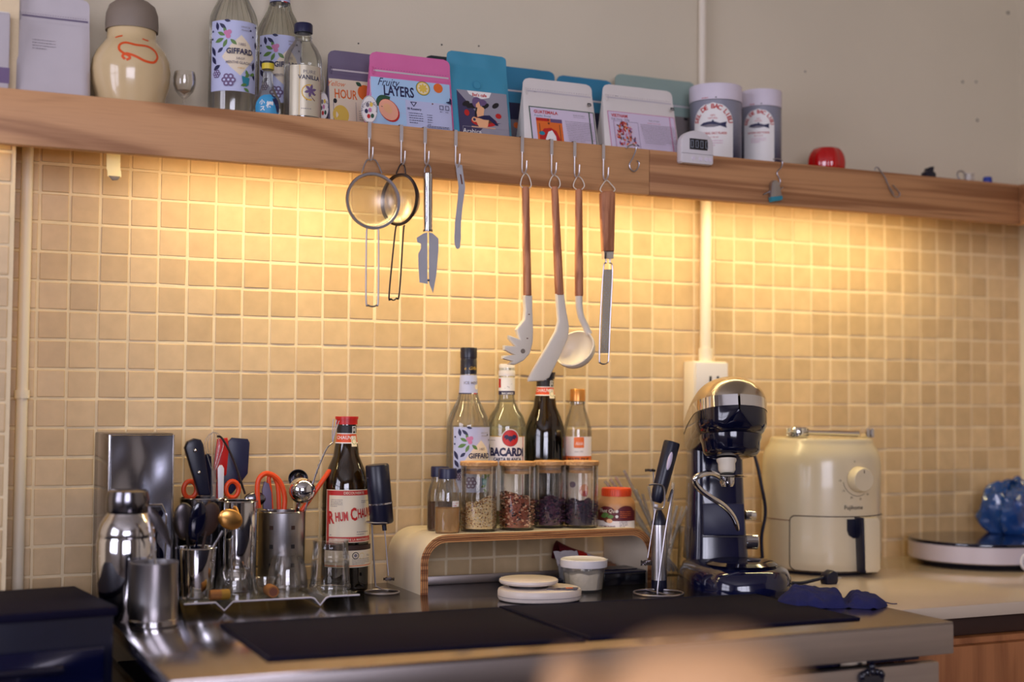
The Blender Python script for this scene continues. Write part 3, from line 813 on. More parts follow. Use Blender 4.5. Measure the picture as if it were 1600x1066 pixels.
pr.circle(u(657), zz(135), .0135, 'ink_darkgreen'); pr.circle(u(657), zz(135), .0125, 'ink_yellow'); pr.circle(u(657), zz(135), .0105, 'paper_cream')
for k in range(8): pr.leaf(u(657), zz(135), .0098, .0045, k * PI / 4, 'ink_yellow')
pr.circle(u(681), zz(132), .009, 'ink_orange')
pr.leaf(u(581), zz(170), .034, .022, .55, 'ink_darkgreen')
pr.circle(u(602), zz(177), .0175, 'ink_red', .0225, .6); pr.circle(u(601), zz(176), .0165, 'ink_peach', .0205, .6); pr.circle(u(600), zz(174), .007, 'ink_skin', .01, .6)
pr.poly([(u(635), zz(159)), (u(646), zz(159)), (u(640.5), zz(167))], 'ink_navy'); pr.poly([(u(637.5), zz(160.3)), (u(643.5), zz(160.3)), (u(640.5), zz(165))], 'label_blue')
pr.text('SE Roastery', u(641), zz(172), .0055, 'ink_navy', bold=.02)
pr.lines(u(632), zz(178), u(654), 5, .0045, .0011, 'ink_navy', 3); pr.lines(u(660), zz(179), u(668), 5, .0045, .0011, 'ink_navy', 4)
pr.lines(u(659), zz(197), u(694), 3, .0026, .0011, 'ink_navy', 5)
for dx in (0, 9): pr.frame(u(680 + dx), zz(168), u(686 + dx), zz(161), .0009, 'ink_navy'); pr.lines(u(680 + dx), zz(172), u(687 + dx), 1, .003, .001, 'ink_navy', dx)
pr.poly([(u(690), zz(155)), (u(696), zz(154)), (u(697), zz(147)), (u(700), zz(150)), (u(700), zz(158))], 'ink_navy')
pr.circle(u(669), zz(160), .0014, 'ink_brown')
pr.build('label', t)
tag_egg('white egg shaped paper tag in front of the pink pouch', 577, 171, -0.182, 13.5, 22)
t, S, W, H = pouch('coffee_pouch', 'black topped pouch peeking out behind the pink and teal pouches', 664, 745, 90, -0.038, ZS, 0.04, 'pouch_dark', zipper=False)
# teal pouch
t, S, W, H = pouch('coffee_pouch', 'tall teal coffee pouch with a seated woman drawn on its label', 698, 790, 84, -0.125, ZS, 0.07, 'pouch_teal', zipper=False, flare=0.08, rc=.008)
u = lambda x: -W / 2 + (x - 698) * W / 92
zz = lambda y, x=745: P(x, y, Y=-0.145).z - ZS
M('bat_grey', (150, 146, 156), 0.5); M('bat_dark', (62, 56, 88), 0.5)
pr = Print(S); pr.rect(u(709), .002, u(787), zz(141), 'bat_grey', 12, 8)
pr.poly([(u(709), zz(142)), (u(731), zz(172)), (u(760), zz(196)), (u(775), zz(190)), (u(787), zz(188)), (u(787), .003), (u(709), .003)], 'bat_dark')
pr.poly([(u(725), zz(141.3)), (u(763), zz(141.3)), (u(759), zz(150)), (u(748), zz(153)), (u(736), zz(151)), (u(728), zz(147))], 'ink_white')
pr.text("Bat's cafe", u(744), zz(149.5), .0085, 'ink_red', bold=.03, sx=.9)
for x, y, rr in [(722, 163, .5), (768, 162, .6), (728, 166, .4), (752, 164, .5), (735, 166, .4)]: pr.circle(u(x), zz(y), .008, 'ink_black', .0045, rr)
pr.circle(u(748), zz(190), .026, 'ink_red', .010); pr.circle(u(748), zz(188), .020, 'ink_brown', .006)
pr.poly([(u(733), zz(185)), (u(756), zz(185)), (u(753), zz(198)), (u(746), zz(201)), (u(739), zz(199))], 'ink_skin'); pr.circle(u(733), zz(188), .005, 'ink_skin'); pr.circle(u(733), zz(188), .0028, 'bat_dark')
pr.rect(u(728), zz(201), u(765), zz(199), 'ink_skin', 4, 1)
pr.circle(u(739), zz(160), .0095, 'ink_mauve', .011); pr.circle(u(748), zz(159), .008, 'ink_mauve', .006)
pr.poly([(u(737), zz(163)), (u(742), zz(158)), (u(744), zz(165)), (u(750), zz(168)), (u(748), zz(178)), (u(749), zz(183)), (u(738), zz(184)), (u(737), zz(174))], 'ink_skin')
pr.band([(u(738), zz(168)), (u(736), zz(176)), (u(735), zz(184))], .0032, 'ink_black'); pr.band([(u(750), zz(169)), (u(752), zz(164)), (u(754), zz(161))], .003, 'ink_black')
pr.poly([(u(737), zz(184)), (u(748), zz(180)), (u(757), zz(179)), (u(766), zz(187)), (u(770), zz(195)), (u(766), zz(195)), (u(757), zz(187)), (u(747), zz(187))], 'ink_navy')
pr.circle(u(722), zz(178), .005, 'ink_red', .006); pr.circle(u(771), zz(179), .006, 'ink_red', .005)
pr.frame(u(714), .003, u(786), zz(200), .0007, 'bat_grey')
pr.text('Arabica', u(728), zz(211), .0125, 'ink_white', sx=.95); pr.lines(u(757), zz(205), u(770), 2, .004, .001, 'bat_grey', 1)
pr.circle(u(741), zz(131), .0075, 'pouch_teal'); pr.band(disc_pts(u(741), zz(131), .0075, n=20), .0008, 'pouch_blue', True)
pr.build('label', t)
# back row
t, S, W, H = pouch('coffee_pouch', 'blue pouch right behind the tall teal pouch', 772, 866, 107, -0.040, ZS, 0.045, 'pouch_blue', zipz=0.74)
pr = Print(S); pr.rect(-W * .47, .004, W * .47, H * .44, 'ink_grey', 10, 4); pr.rect(-W * .48, H * .44, W * .48, H * .62, 'navy', 10, 3); pr.circle(-W * .18, H * .38, .006, 'ink_orange'); pr.lines(-W * .2, H * .28, W * .1, 3, .006, .0014, 'ink_navy', 6); pr.build('label', t)
t, S, W, H = pouch('coffee_pouch', 'blue pouch showing between the two white labelled pouches', 870, 956, 122, -0.040, ZS, 0.045, 'pouch_blue', zipz=0.74)
pr = Print(S); pr.rect(-W * .47, .004, W * .47, H * .44, 'ink_grey', 10, 4); pr.rect(-W * .48, H * .44, W * .48, H * .62, 'navy', 10, 3); pr.build('label', t)
M('window_film', (128, 118, 116), 0.25)
t, S, W, H = pouch('coffee_pouch', 'sage green pouch behind the Vietnam pouch and the salt canister', 961, 1085, 122, -0.042, ZS, 0.045, 'pouch_sage', zipz=0.72, yb=210)
pr = Print(S); pr.rect(-W * .46, .004, W * .46, H * .62, 'window_film', 10, 4); pr.circle(W * .36, H * .6, .005, 'ink_black', .003); pr.build('label', t)
# white pouches
t, S, W, H = pouch('coffee_pouch', 'white coffee pouch with green framed Guatemala label', 817, 924, 127, -0.135, ZS, 0.065, 'pouch_white', zip_mat='pouch_grey', yb=210, zipz=.82, flare=.09, lean=.0)
u = lambda x: -W / 2 + (x - 817) * W / 107
zz = lambda y, x=870: P(x, y, Y=-0.155).z - ZS
M('label_lilac', (214, 200, 220), 0.5)
pr = Print(S); pr.rect(u(822), .001, u(924), zz(168), 'ink_darkgreen', 12, 8); pr.rect(u(823.6), .001, u(922.3), zz(169.6), 'label_lilac', 12, 8)
pr.text('GUATEMALA', u(829), zz(178.5), .0085, 'ink_red', 'L', bold=.035, sx=1.0); pr.text('Aquiles Bonal', u(829), zz(184), .0062, 'ink_teal', 'L'); pr.text('THE STORY', u(899), zz(178), .0048, 'ink_grey'); pr.rect(u(890), zz(180), u(909), zz(179.6), 'ink_grey', 2, 1)
pr.rect(u(831), .001, u(871), zz(186), 'ink_orange', 6, 6); pr.rect(u(831), zz(191), u(851), zz(186), 'ink_red', 3, 2); pr.rect(u(853), zz(192), u(871), zz(186), 'ink_mauve', 3, 2)
pr.poly([(u(834), zz(214)), (u(842), zz(203)), (u(853), zz(201)), (u(861), zz(206)), (u(866), zz(220)), (u(866), .001), (u(834), .001)], 'ink_red'); pr.poly([(u(843), zz(220)), (u(848), zz(208)), (u(854), zz(205)), (u(859), zz(214)), (u(861), .001), (u(840), .001)], 'ink_white')
pr.circle(u(838), zz(211), .006, 'ink_teal', .004); pr.circle(u(850), zz(188), .002, 'ink_brown'); pr.circle(u(850), zz(194), .0022, 'ink_brown'); pr.rect(u(835), zz(210), u(836), zz(195), 'ink_brown', 1, 2); pr.rect(u(866), zz(222), u(867), zz(195), 'ink_brown', 1, 2)
pr.lines(u(876), zz(188), u(918), 12, .0036, .0009, 'ink_grey', 2)
pr.poly([(p_[0] + u(914), p_[1] + zz(157.5)) for p_ in rrect(.0085, .0062, .002)], 'ink_black'); pr.text('250', u(914), zz(159), .0038, 'ink_white')
pr.lines(u(829), zz(146), u(836), 1, .003, .001, 'ink_grey', 2)
pr.build('label', t)
t, S, W, H = pouch('coffee_pouch', 'white coffee pouch with red framed Vietnam label', 942, 1050, 137, -0.135, ZS, 0.065, 'pouch_white', zip_mat='pouch_grey', yb=215, zipz=.82, flare=.09)
u = lambda x: -W / 2 + (x - 942) * W / 108
zz = lambda y, x=995: P(x, y, Y=-0.155).z - ZS
pr = Print(S); pr.rect(u(945), .001, u(1050), zz(175.5), 'ink_pink', 12, 8); pr.rect(u(946), .001, u(1049), zz(176.5), 'label_lilac', 12, 8)
pr.text('VIETNAM', u(950), zz(184.5), .0085, 'ink_red', 'L', bold=.035, sx=1.0); pr.text('Dak Nong - 250g', u(950), zz(189.5), .0056, 'ink_navy', 'L'); pr.text('THE STORY', u(1016), zz(187), .0048, 'ink_grey'); pr.rect(u(1005), zz(190), u(1026), zz(189.6), 'ink_red', 2, 1)
pr.frame(u(952), .001, u(990), zz(191), .0006, 'ink_mauve')
rg = random.Random(5)
for k in range(90):
    v_ = rg.random(); pr.circle(u(961 + rg.uniform(-6, 26) * (0.5 + v_ * .5)), zz(193 + v_ * 36), .0022 + rg.random() * .002, rg.choice(['ink_red', 'ink_pink', 'ink_peach', 'ink_mauve', 'ink_brown', 'ink_orange']), .0016, rg.random() * 3, 7)
pr.lines(u(992), zz(194), u(1044), 12, .0036, .0009, 'ink_grey', 9)
pr.poly([(p_[0] + u(1041), p_[1] + zz(165)) for p_ in rrect(.0085, .0062, .002)], 'ink_black'); pr.text('250', u(1041), zz(166.5), .0038, 'ink_white')
pr.lines(u(953), zz(154), u(960), 1, .003, .001, 'ink_grey', 2)
pr.build('label', t)

# salt canisters
def canister_mat():
    m = bpy.data.materials.new('canister_print'); m.use_nodes = True; nt = m.node_tree; b = nt.nodes['Principled BSDF']
    tc = nt.nodes.new('ShaderNodeTexCoord'); sp = nt.nodes.new('ShaderNodeSeparateXYZ'); nt.links.new(tc.outputs['Object'], sp.inputs[0])
    n = nt.nodes.new('ShaderNodeTexNoise'); n.inputs['Scale'].default_value = 400; nt.links.new(tc.outputs['Object'], n.inputs[0])
    mr = nt.nodes.new('ShaderNodeMapRange'); mr.inputs[1].default_value = 0.0; mr.inputs[2].default_value = 0.125; nt.links.new(sp.outputs[2], mr.inputs[0])
    ma = nt.nodes.new('ShaderNodeMath'); ma.operation = 'MULTIPLY_ADD'; ma.inputs[1].default_value = 0.3; nt.links.new(n.outputs[0], ma.inputs[0]); nt.links.new(mr.outputs[0], ma.inputs[2])
    cr = nt.nodes.new('ShaderNodeValToRGB'); cr.color_ramp.elements[0].color = lin((28, 28, 64)); cr.color_ramp.elements[0].position = .35
    cr.color_ramp.elements[1].color = lin((138, 138, 152)); cr.color_ramp.elements[1].position = 1.1
    nt.links.new(ma.outputs[0], cr.inputs[0]); nt.links.new(cr.outputs[0], b.inputs['Base Color']); b.inputs['Roughness'].default_value = .4
    MATS['canister_print'] = m
canister_mat()
M('canister_lid', (220, 210, 222), 0.5, var=0.02)
def canister(label, px, rpx, ytop, ylid, Y, turn):
    b0, s, z = frame(px, 190, Y, ZS); r = rpx * s
    t = thing('salt_canister', label, 'canister', b0, 0, 'salt flake canisters')
    one('body', lathe([(0, 0), (r * .985, 0), (r * .985, z(ylid) - .001), (0, z(ylid) - .001)], 48), 'canister_print', t)
    one('rim', lathe([(r * .985, 0), (r * 1.0, 0), (r * 1.0, .004), (r * .985, .004)], 48), 'steel', t)
    one('lid', lathe([(r * .9, z(ylid)), (r, z(ylid)), (r, z(ytop) - .001), (r * .985, z(ytop)), (r * .94, z(ytop)), (r * .93, z(ytop) - .002), (0, z(ytop) - .002)], 48), 'canister_lid', t)
    pr = Print(S_lathe([(r * .986, 0), (r * .986, .3)], thcam(b0) + turn)); k = r / .05
    hw = .040 * k; zt = z(ylid) - .007 - hw  # spring of the arch
    pts = [(-hw, .002), (hw, .002)] + [(hw * math.cos(a_), zt + hw * math.sin(a_)) for a_ in [PI * i / 18 for i in range(19)]]
    pr.rect(-hw, .002, hw, zt, 'ink_white', 14, 4); 
    hh = pr._h(); n_ = 14
    pr.mb.add(gridf(lambda u_, v_: pr.S(-hw * math.sqrt(max(0, 1 - v_ * v_)) + 2 * hw * math.sqrt(max(0, 1 - v_ * v_)) * u_, zt + hw * v_, hh), 14, 10), 'ink_white')
    pr.arc_text('SEL DE BAC LIEU', 0, zt - .001, hw * .74, .0125 * k, 'ink_red', 2.75, .03)
    pr.text('100%', 0, zt + hw * .35, .0045 * k, 'ink_red'); pr.text('NATUREL', 0, zt + hw * .22, .0042 * k, 'ink_red')
    fz = zt - .002 * k
    pr.poly([(x * k, fz + y * k) for x, y in [(-.025, 0), (-.018, .0045), (-.006, .0062), (.004, .0055), (.016, .002), (.023, .0045), (.026, .006), (.0245, 0), (.026, -.006), (.022, -.003), (.014, -.002), (.002, -.0045), (-.012, -.0042), (-.02, -.002)]], 'ink_navy')
    pr.poly([(x * k, fz + y * k) for x, y in [(-.022, -.001), (-.006, .001), (.012, .0), (.002, -.004), (-.012, -.0038)]], 'ink_grey')
    pr.poly([(x * k, fz + y * k) for x, y in [(-.003, .006), (.0, .0095), (.003, .0055)]], 'ink_navy')
    pr.text('NATURAL SALT FLAKES', 0, fz - .018 * k, .0058 * k, 'ink_red', bold=.015, sx=.86); pr.text('fleur de sel', 0, fz - .025 * k, .0045 * k, 'ink_red')
    pr.lines(-.018 * k, fz - .031 * k, .018 * k, 3, .0045 * k, .001 * k, 'ink_pink', 3)
    pr.build('label', t)
    pr = Print(S_lathe([(r * 1.0, 0), (r * 1.0, .3)], thcam(b0) + turn)); pr.circle(.006, z(ylid) + .003, .0014, 'ink_black'); pr.lines(-.022 * k, z(ylid) + .002, .0 * k, 1, .003, .0014, 'ink_red', 6); pr.build('lid_print', t)
canister('larger white lidded salt flake canister behind the kitchen timer', 1118, 41, 138, 163, -0.112, -0.10)
canister('smaller white lidded salt flake canister right of the larger one', 1189, 32, 145, 171, -0.100, -0.12)

# kitchen timer on the front board
c = P(1086, 257, Y=-0.209); s = mpp(c)
t = thing('kitchen_timer', 'white digital kitchen timer with arched top on the shelf board', 'timer', c)
hw = 29.5 * s; H = P(1086, 205, Y=-0.209).z - c.z
out = [(-hw + .003, 0), (hw - .003, 0), (hw, .003), (hw, H * .60)] + [(hw * math.cos(a_), H * .60 + H * .40 * math.sin(a_)) for a_ in [PI * i / 14 for i in range(1, 14)]] + [(-hw, H * .60), (-hw, .003)]
one('case', prism(out, 0.018, 0.003), 'white_plastic', t)
one('screen', rbox(hw * 1.10, 0.001, H * .33, 0.0004), 'ink_black', t, T(.002, -.0094, H * .58))
pr = Print(S_flat((.002, -.0100, H * .58)))
M('lcd', (138, 146, 160), 0.3)
for k, x in enumerate((-.62, -.25, .12, .5)):
    a0 = x * hw * .8; ww = hw * .17; hh = H * .11
    pr.frame(a0, -hh, a0 + ww, hh, .0011, 'lcd')
pr.circle(0 - hw * .02, H * .04, .0007, 'lcd'); pr.circle(0 - hw * .02, -H * .04, .0007, 'lcd'); pr.build('digits', t)
for x in (-.25, .2, .55, .8): one('button', lathe([(0, 0), (.0042, 0), (.0038, .0012), (0, .0015)], 16), 'canister_lid', t, T(x * hw, -.0090, H * .15) @ R('X', 90))
one('seam', rbox(hw * 1.96, .0006, .0007), 'ink_grey', t, T(0, -.0092, H * .29))

# small things lying at the right end of the shelf
b0, s, z = frame(1291.5, 245, -0.13, ZS)
t = thing('tomato_box', 'glossy red tomato shaped container on the shelf', 'container', b0)
def tom(u_, v_):
    a_ = 2 * PI * u_; ph = PI * v_
    lob = 1 + 0.11 * abs(math.cos(a_ * 3.5)) * math.sin(ph)
    r = 26.5 * s * math.sin(ph) ** 0.62 * lob
    zz_ = 18 * s * (1 - math.cos(ph)) - (4.5 * s * max(0, 1 - (math.sin(ph) / .55)) if v_ > .5 else 0)
    return (r * math.cos(a_), r * math.sin(a_), zz_ * (z(228) / (36 * s)))
one('body', gridf(tom, 56, 22), 'red_gloss', t)
one('stalk', lathe([(0, z(233)), (4 * s, z(232)), (3 * s, z(230.5)), (0, z(230))], 12), 'red', t)
b0, s, z = frame(1451, 270, -0.165, ZS)
t = thing('binder_clip', 'small black binder clip on the shelf right of the tomato', 'clip', b0)
one('jaw', prism([(-9 * s, 0), (9 * s, 0), (10 * s, z(271)), (5 * s, z(268)), (6 * s, z(262)), (-3 * s, z(263)), (-5 * s, z(268)), (-10 * s, z(271))], .016, .001), 'black_plastic', t)
one('lever', tube([(-8 * s, -.004, z(266)), (0, -.006, z(262)), (8 * s, -.004, z(261))], .0012, 6), 'black_gloss', t)
b0, s, z = frame(1503, 276, -0.165, ZS)
t = thing('cap_ring', 'clear plastic ring lying near the right end of the shelf', 'ring', b0)
one('ring', tube([(9 * s * math.cos(a_), .003 * math.sin(a_), z(275) + 8 * s * math.sin(a_)) for a_ in [2 * PI * i / 20 for i in range(20)]], .0016, 6, True), 'wire', t)
one('sleeve', lathe([(6 * s, 0), (8 * s, 0), (8 * s, z(271)), (6 * s, z(271))], 18), 'plastic_clear', t, T(14 * s, 0, 0))
b0, s, z = frame(1543, 280, -0.165, ZS)
M('cap_blue', (40, 60, 150), 0.4)
t = thing('bottle_cap', 'small blue bottle cap at the right end of the shelf', 'cap', b0)
one('cap', lathe([(0, z(277)), (6 * s, z(277)), (7 * s, z(279)), (7 * s, 0), (0, 0)], 20), 'cap_blue', t)
one('grip', lathe([(7.0 * s, .002), (7.5 * s, .002), (7.5 * s, z(283)), (7.0 * s, z(283))], 12), 'cap_blue', t)
# bent strip under the board
a = P(178, 236, Y=-0.12)
s = mpp(a); t = thing('cable_clip', 'bent off-white plastic strip hanging under the left of the shelf', 'clip', a)
zt = lambda y: P(178, y, Y=-0.12).z - a.z
M('led_tinted', (244, 228, 176), .5)  # off-white plastic with the warm LED glow mixed into its colour
one('strip', gridf(lambda u_, v_: ((u_ - .5) * 21 * s + (.001 if v_ > .8 else 0), -.006 * v_ * v_ + .004 * math.sin(v_ * 3), zt(226) + (zt(277) - zt(226)) * v_), 4, 12), 'led_tinted', t)
one('tip', prism([(-9 * s, 0), (9 * s, 0), (5 * s, -6 * s), (-3 * s, -7 * s)], .003, .0008), 'carafe_cap', t, T(0.001, -.006, zt(276)))

# ------------------------------------------------------------------ hooks and what hangs from them
HOOKS = [(577, 252, 'first strainer'), (627, 258, 'second strainer'), (664, 258, 'steel peeler'), (712, 262, 'bent steel spreader'), (816, 272, 'pasta server'), (862, 275, 'spatula'), (898, 278, 'ladle'), (943, 282, 'zester')]
HP = []
for px, py, what in HOOKS:
    x = P(px, 230, Y=-0.203).x; zb_ = P(px, py, Y=-0.203).z
    t = thing('shelf_hook', 'steel hook over the shelf board holding the ' + what, 'hook', (x, -0.203, zb_), 0, 'steel hooks on the shelf board')
    zt_ = ZL + .0012 - zb_
    one('strap', gridf(lambda u_, v_: ((u_ - .5) * .0062, *[(.026, zt_ - .016), (.0242, zt_), (-.0002, zt_), (-.0006, zt_ - .004), (-.0006, zt_ - .030)][int(round(v_ * 4))]), 2, 4), 'hook_steel', t, ang=20)
    rj = .0095
    pts = [(0, 0, zt_ - .028), (0, 0, rj)] + [(0, -rj + rj * math.cos(a_), rj - rj * math.sin(a_)) for a_ in [PI * i / 10 for i in range(1, 11)]] + [(0, -2 * rj - .001, rj + .012)]
    one('wire', tube(pts, .0016, 8), 'hook_steel', t)
    HP.append(Vector((x, -0.203 - rj, zb_ + .0016)))
YU = -0.2125
def hang(name, label, cat, k, group=None):
    p = HP[k]; return thing(name, label, cat, p, 0, group), p
def rel(p0, pts, Y=YU): return [P(x, y, Y=Y) - p0 for x, y in pts]
def rel2(p0, pts, Y=YU): return [((P(x, y, Y=Y) - p0).x, (P(x, y, Y=Y) - p0).z) for x, y in pts]
def mesh_mat():
    m = bpy.data.materials.new('wire_mesh'); m.use_nodes = True; nt = m.node_tree; nt.nodes.clear()
    out = nt.nodes.new('ShaderNodeOutputMaterial'); t_ = nt.nodes.new('ShaderNodeBsdfTransparent'); g = nt.nodes.new('ShaderNodeBsdfGlossy')
    g.inputs['Color'].default_value = lin((150, 140, 130)); g.inputs['Roughness'].default_value = .35
    tc = nt.nodes.new('ShaderNodeTexCoord'); sp = nt.nodes.new('ShaderNodeSeparateXYZ'); nt.links.new(tc.outputs['Object'], sp.inputs[0])
    sm = []
    for i in (0, 2):
        mu = nt.nodes.new('ShaderNodeMath'); mu.operation = 'MULTIPLY'; mu.inputs[1].default_value = 1400; nt.links.new(sp.outputs[i], mu.inputs[0])
        fr = nt.nodes.new('ShaderNodeMath'); fr.operation = 'FRACT'; nt.links.new(mu.outputs[0], fr.inputs[0])
        lt = nt.nodes.new('ShaderNodeMath'); lt.operation = 'LESS_THAN'; lt.inputs[1].default_value = .36; nt.links.new(fr.outputs[0], lt.inputs[0]); sm.append(lt)
    mx = nt.nodes.new('ShaderNodeMath'); mx.operation = 'MAXIMUM'; nt.links.new(sm[0].outputs[0], mx.inputs[0]); nt.links.new(sm[1].outputs[0], mx.inputs[1])
    mix = nt.nodes.new('ShaderNodeMixShader'); nt.links.new(mx.outputs[0], mix.inputs[0]); nt.links.new(t_.outputs[0], mix.inputs[1]); nt.links.new(g.outputs[0], mix.inputs[2])
    nt.links.new(mix.outputs[0], out.inputs[0]); MATS['wire_mesh'] = m
mesh_mat()
def strainer(label, k, cx, cy, rpx, loop, legs, turn, wm, depth):
    t, p0 = hang('mesh_strainer', label, 'strainer', k, 'small mesh strainers hanging from hooks')
    s = mpp(p0); c = P(cx, cy, Y=YU) - p0; Rr = rpx * s
    X = T(*c) @ R('Z', turn) @ R('X', 90)     # lathe axis -> -Y (towards the room)
    one('rim', lathe([(Rr - .006, -.001), (Rr - .0045, .0022), (Rr - .0008, .0024), (Rr, 0), (Rr - .001, -.0025), (Rr - .0055, -.0022), (Rr - .006, -.001)], 52), wm, t, X)
    one('mesh', lathe([(0.0001, -depth)] + [((Rr - .005) * math.sin(a_), -depth * math.cos(a_)) for a_ in [PI / 2 * i / 12 for i in range(1, 13)]], 48), 'wire_mesh', t, X, ang=180)
    Rz = R('Z', turn).to_3x3()
    def loc(pts):
        out = []
        for x, y in pts:
            q_ = P(x, y, Y=YU) - p0 - c; out.append(c + Vector((q_.x, 0, q_.z)))
        return out
    one('hanging_loop', tube(smooth_pts(loc(loop), 5), .0013, 7), wm, t)
    one('handle', tube(smooth_pts(loc(legs), 5), .0015, 7), wm, t)
strainer('larger round mesh strainer facing front, leftmost on the hooks', 0, 583, 314, 45, [(565, 271), (572, 252), (580, 249.5), (588, 252), (597, 271)], [(574, 356), (572.5, 372), (572, 468), (576, 477), (582, 479), (588, 477), (591, 468), (591.5, 372), (590.5, 356)], 0, 'wire', .026)
strainer('darker mesh strainer turned sideways, just right of the larger one', 1, 624, 312, 41.5, [(619, 272), (624, 260), (628, 256), (632, 260), (634, 274)], [(620, 352), (617, 366), (608, 460), (611, 467), (615, 469), (619, 466), (624, 458), (630, 366), (632, 352)], -66, 'wire_dark', .030)

t, p0 = hang('peeler_knife', 'steel peeler knife with round metal handle and slotted blade', 'peeler', 2)
s = mpp(p0); r = 7.4 * s; a, b = rel(p0, [(668.5, 270), (668.5, 362)])
one('hanging_loop', tube(smooth_pts(rel(p0, [(664, 272), (664, 263), (668.5, 257), (673, 263), (673, 272)]), 5), .0013, 7), 'wire', t)
one('handle', lathe([(0, 0), (r * .8, 0), (r, .002), (r, (a - b).length - .002), (r * .8, (a - b).length), (0, (a - b).length)], 24), 'steel', t, along(b, a))
one('collar', lathe([(r, 0), (r * 1.06, 0), (r * 1.06, .003), (r, .003)], 24), 'steel_dark', t, along(b, a))
bl = one('blade', prism(rel2(p0, [(670.2, 363), (676, 364.6), (685, 373), (685, 390), (684, 402.6), (681.5, 430.8), (676.5, 457.5), (671.5, 446), (670.2, 440)]), .0012), 'blade', t)
one('blade', prism(rel2(p0, [(667.6, 363), (667.6, 438), (668.5, 444), (655.4, 441.5), (654, 420), (653.4, 397), (657.6, 388.6), (657.6, 381), (652, 378.7), (651, 371.7), (662, 364.6)]), .0012), 'blade', t)
one('rivet', ball(.0022, 12, 8), 'steel_dark', t, T(*(rel(p0, [(669, 438)])[0] + Vector((0, -.0012, 0)))))

t, p0 = hang('spreader', 'thin bent steel spreader blade hanging right of the peeler', 'spreader', 3)
L = rel(p0, [(712, 256), (713, 268), (716.5, 291), (715, 313), (711, 346), (709.8, 372), (710.5, 383)]); Rr_ = rel(p0, [(722, 258), (723.5, 270), (726.8, 293), (722.5, 324), (720, 350), (719.8, 372), (719, 383)])
v_ = [q for a_, b_ in zip(L, Rr_) for q in (a_ + Vector((0, -.0006, 0)), b_ + Vector((0, -.0006, 0)))] + [q for a_, b_ in zip(L, Rr_) for q in (a_ + Vector((0, .0006, 0)), b_ + Vector((0, .0006, 0)))]
f_ = []
for i in range(6):
    f_ += [(2 * i, 2 * i + 1, 2 * i + 3, 2 * i + 2), (14 + 2 * i + 1, 14 + 2 * i, 14 + 2 * i + 2, 14 + 2 * i + 3), (2 * i, 2 * i + 2, 14 + 2 * i + 2, 14 + 2 * i), (2 * i + 1, 14 + 2 * i + 1, 14 + 2 * i + 3, 2 * i + 3)]
one('blade', (v_, f_), 'blade', t, ang=60)
one('tip', prism(rel2(p0, [(710.5, 383), (719, 383), (718.5, 387), (715.5, 389.5), (712.5, 387.5)]), .0012), 'blade', t)
one('slot', prism(rel2(p0, [(718.2, 272), (720.4, 273), (723, 288), (720.8, 288)]), .0018), 'ink_brown', t)

def cord(t, p0, pts): one('cord', tube(smooth_pts(rel(p0, pts), 5), .0011, 6), 'cream_silicone', t)
def handle(t, p0, a, b, w0, w1, depth=.011):
    A, B = P(a[0], a[1], Y=YU) - p0, P(b[0], b[1], Y=YU) - p0; s = mpp(p0)
    L_ = (A - B).length
    v, f = lathe([(0, 0), (w1 * s * .95, 0), (w1 * s, .003), (w1 * s * .99, L_ * .3), ((w0 + w1) / 2 * s * .97, L_ * .7), (w0 * s, L_ - .004), (w0 * s * .8, L_), (0, L_)], 20)
    X = along(B, A)
    return one('handle', (v, f), 'handle_wood', t, X)
t, p0 = hang('pasta_server', 'toothed cream pasta server with slim wooden handle', 'utensil', 4, 'wooden handled silicone utensils on hooks')
cord(t, p0, [(820, 294), (813.5, 290), (816, 277), (821.5, 271), (827, 277), (830, 290), (824, 296)])
handle(t, p0, (821.2, 292), (824, 462), 5.8, 6.6)
cv = lambda pts: [(740 + x / 2.537, 200 + y / 2.537) for x, y in pts]
hd = cv([(197, 664), (229, 664), (229, 720), (232, 790), (231, 850), (219, 895), (195, 922), (160, 940), (135, 938), (150, 925), (112, 915), (113, 903), (158, 900), (118, 880), (118, 862), (162, 866), (136, 835), (137, 822), (178, 838), (165, 800), (178, 782), (196, 760), (200, 720)])
one('head', prism(rel2(p0, hd), .013, .0028), 'cream_silicone', t, ang=45)
c_ = rel(p0, [(814.5, 549)])[0]; one('drain_hole', lathe([(0, 0), (.0042, 0), (.0042, .0012), (0, .0012)], 16), 'carafe_cap', t, T(c_.x, c_.y - .0065, c_.z) @ R('X', 90))
for x, y in cv([(207, 835), (214, 740)]):
    c_ = rel(p0, [(x, y)])[0]; one('stain', ball(.0014, 8, 6, 1.4, .4, .7), 'ink_brown', t, T(c_.x, c_.y - .0065, c_.z))

t, p0 = hang('spatula', 'wide cream silicone spatula with slim wooden handle', 'utensil', 5, 'wooden handled silicone utensils on hooks')
cord(t, p0, [(865, 296), (858.5, 290), (861, 279), (866, 274), (873, 279), (875, 290), (868, 298)])
handle(t, p0, (866.5, 292), (874, 461), 5.6, 7)
hd = cv([(324, 658), (357, 658), (362, 710), (376, 785), (373, 830), (345, 895), (310, 965), (298, 990), (275, 1003), (216, 1006), (214, 995), (235, 955), (280, 880), (322, 805), (332, 765)])
one('head', prism(rel2(p0, hd), .010, .003), 'cream_silicone', t, ang=45)

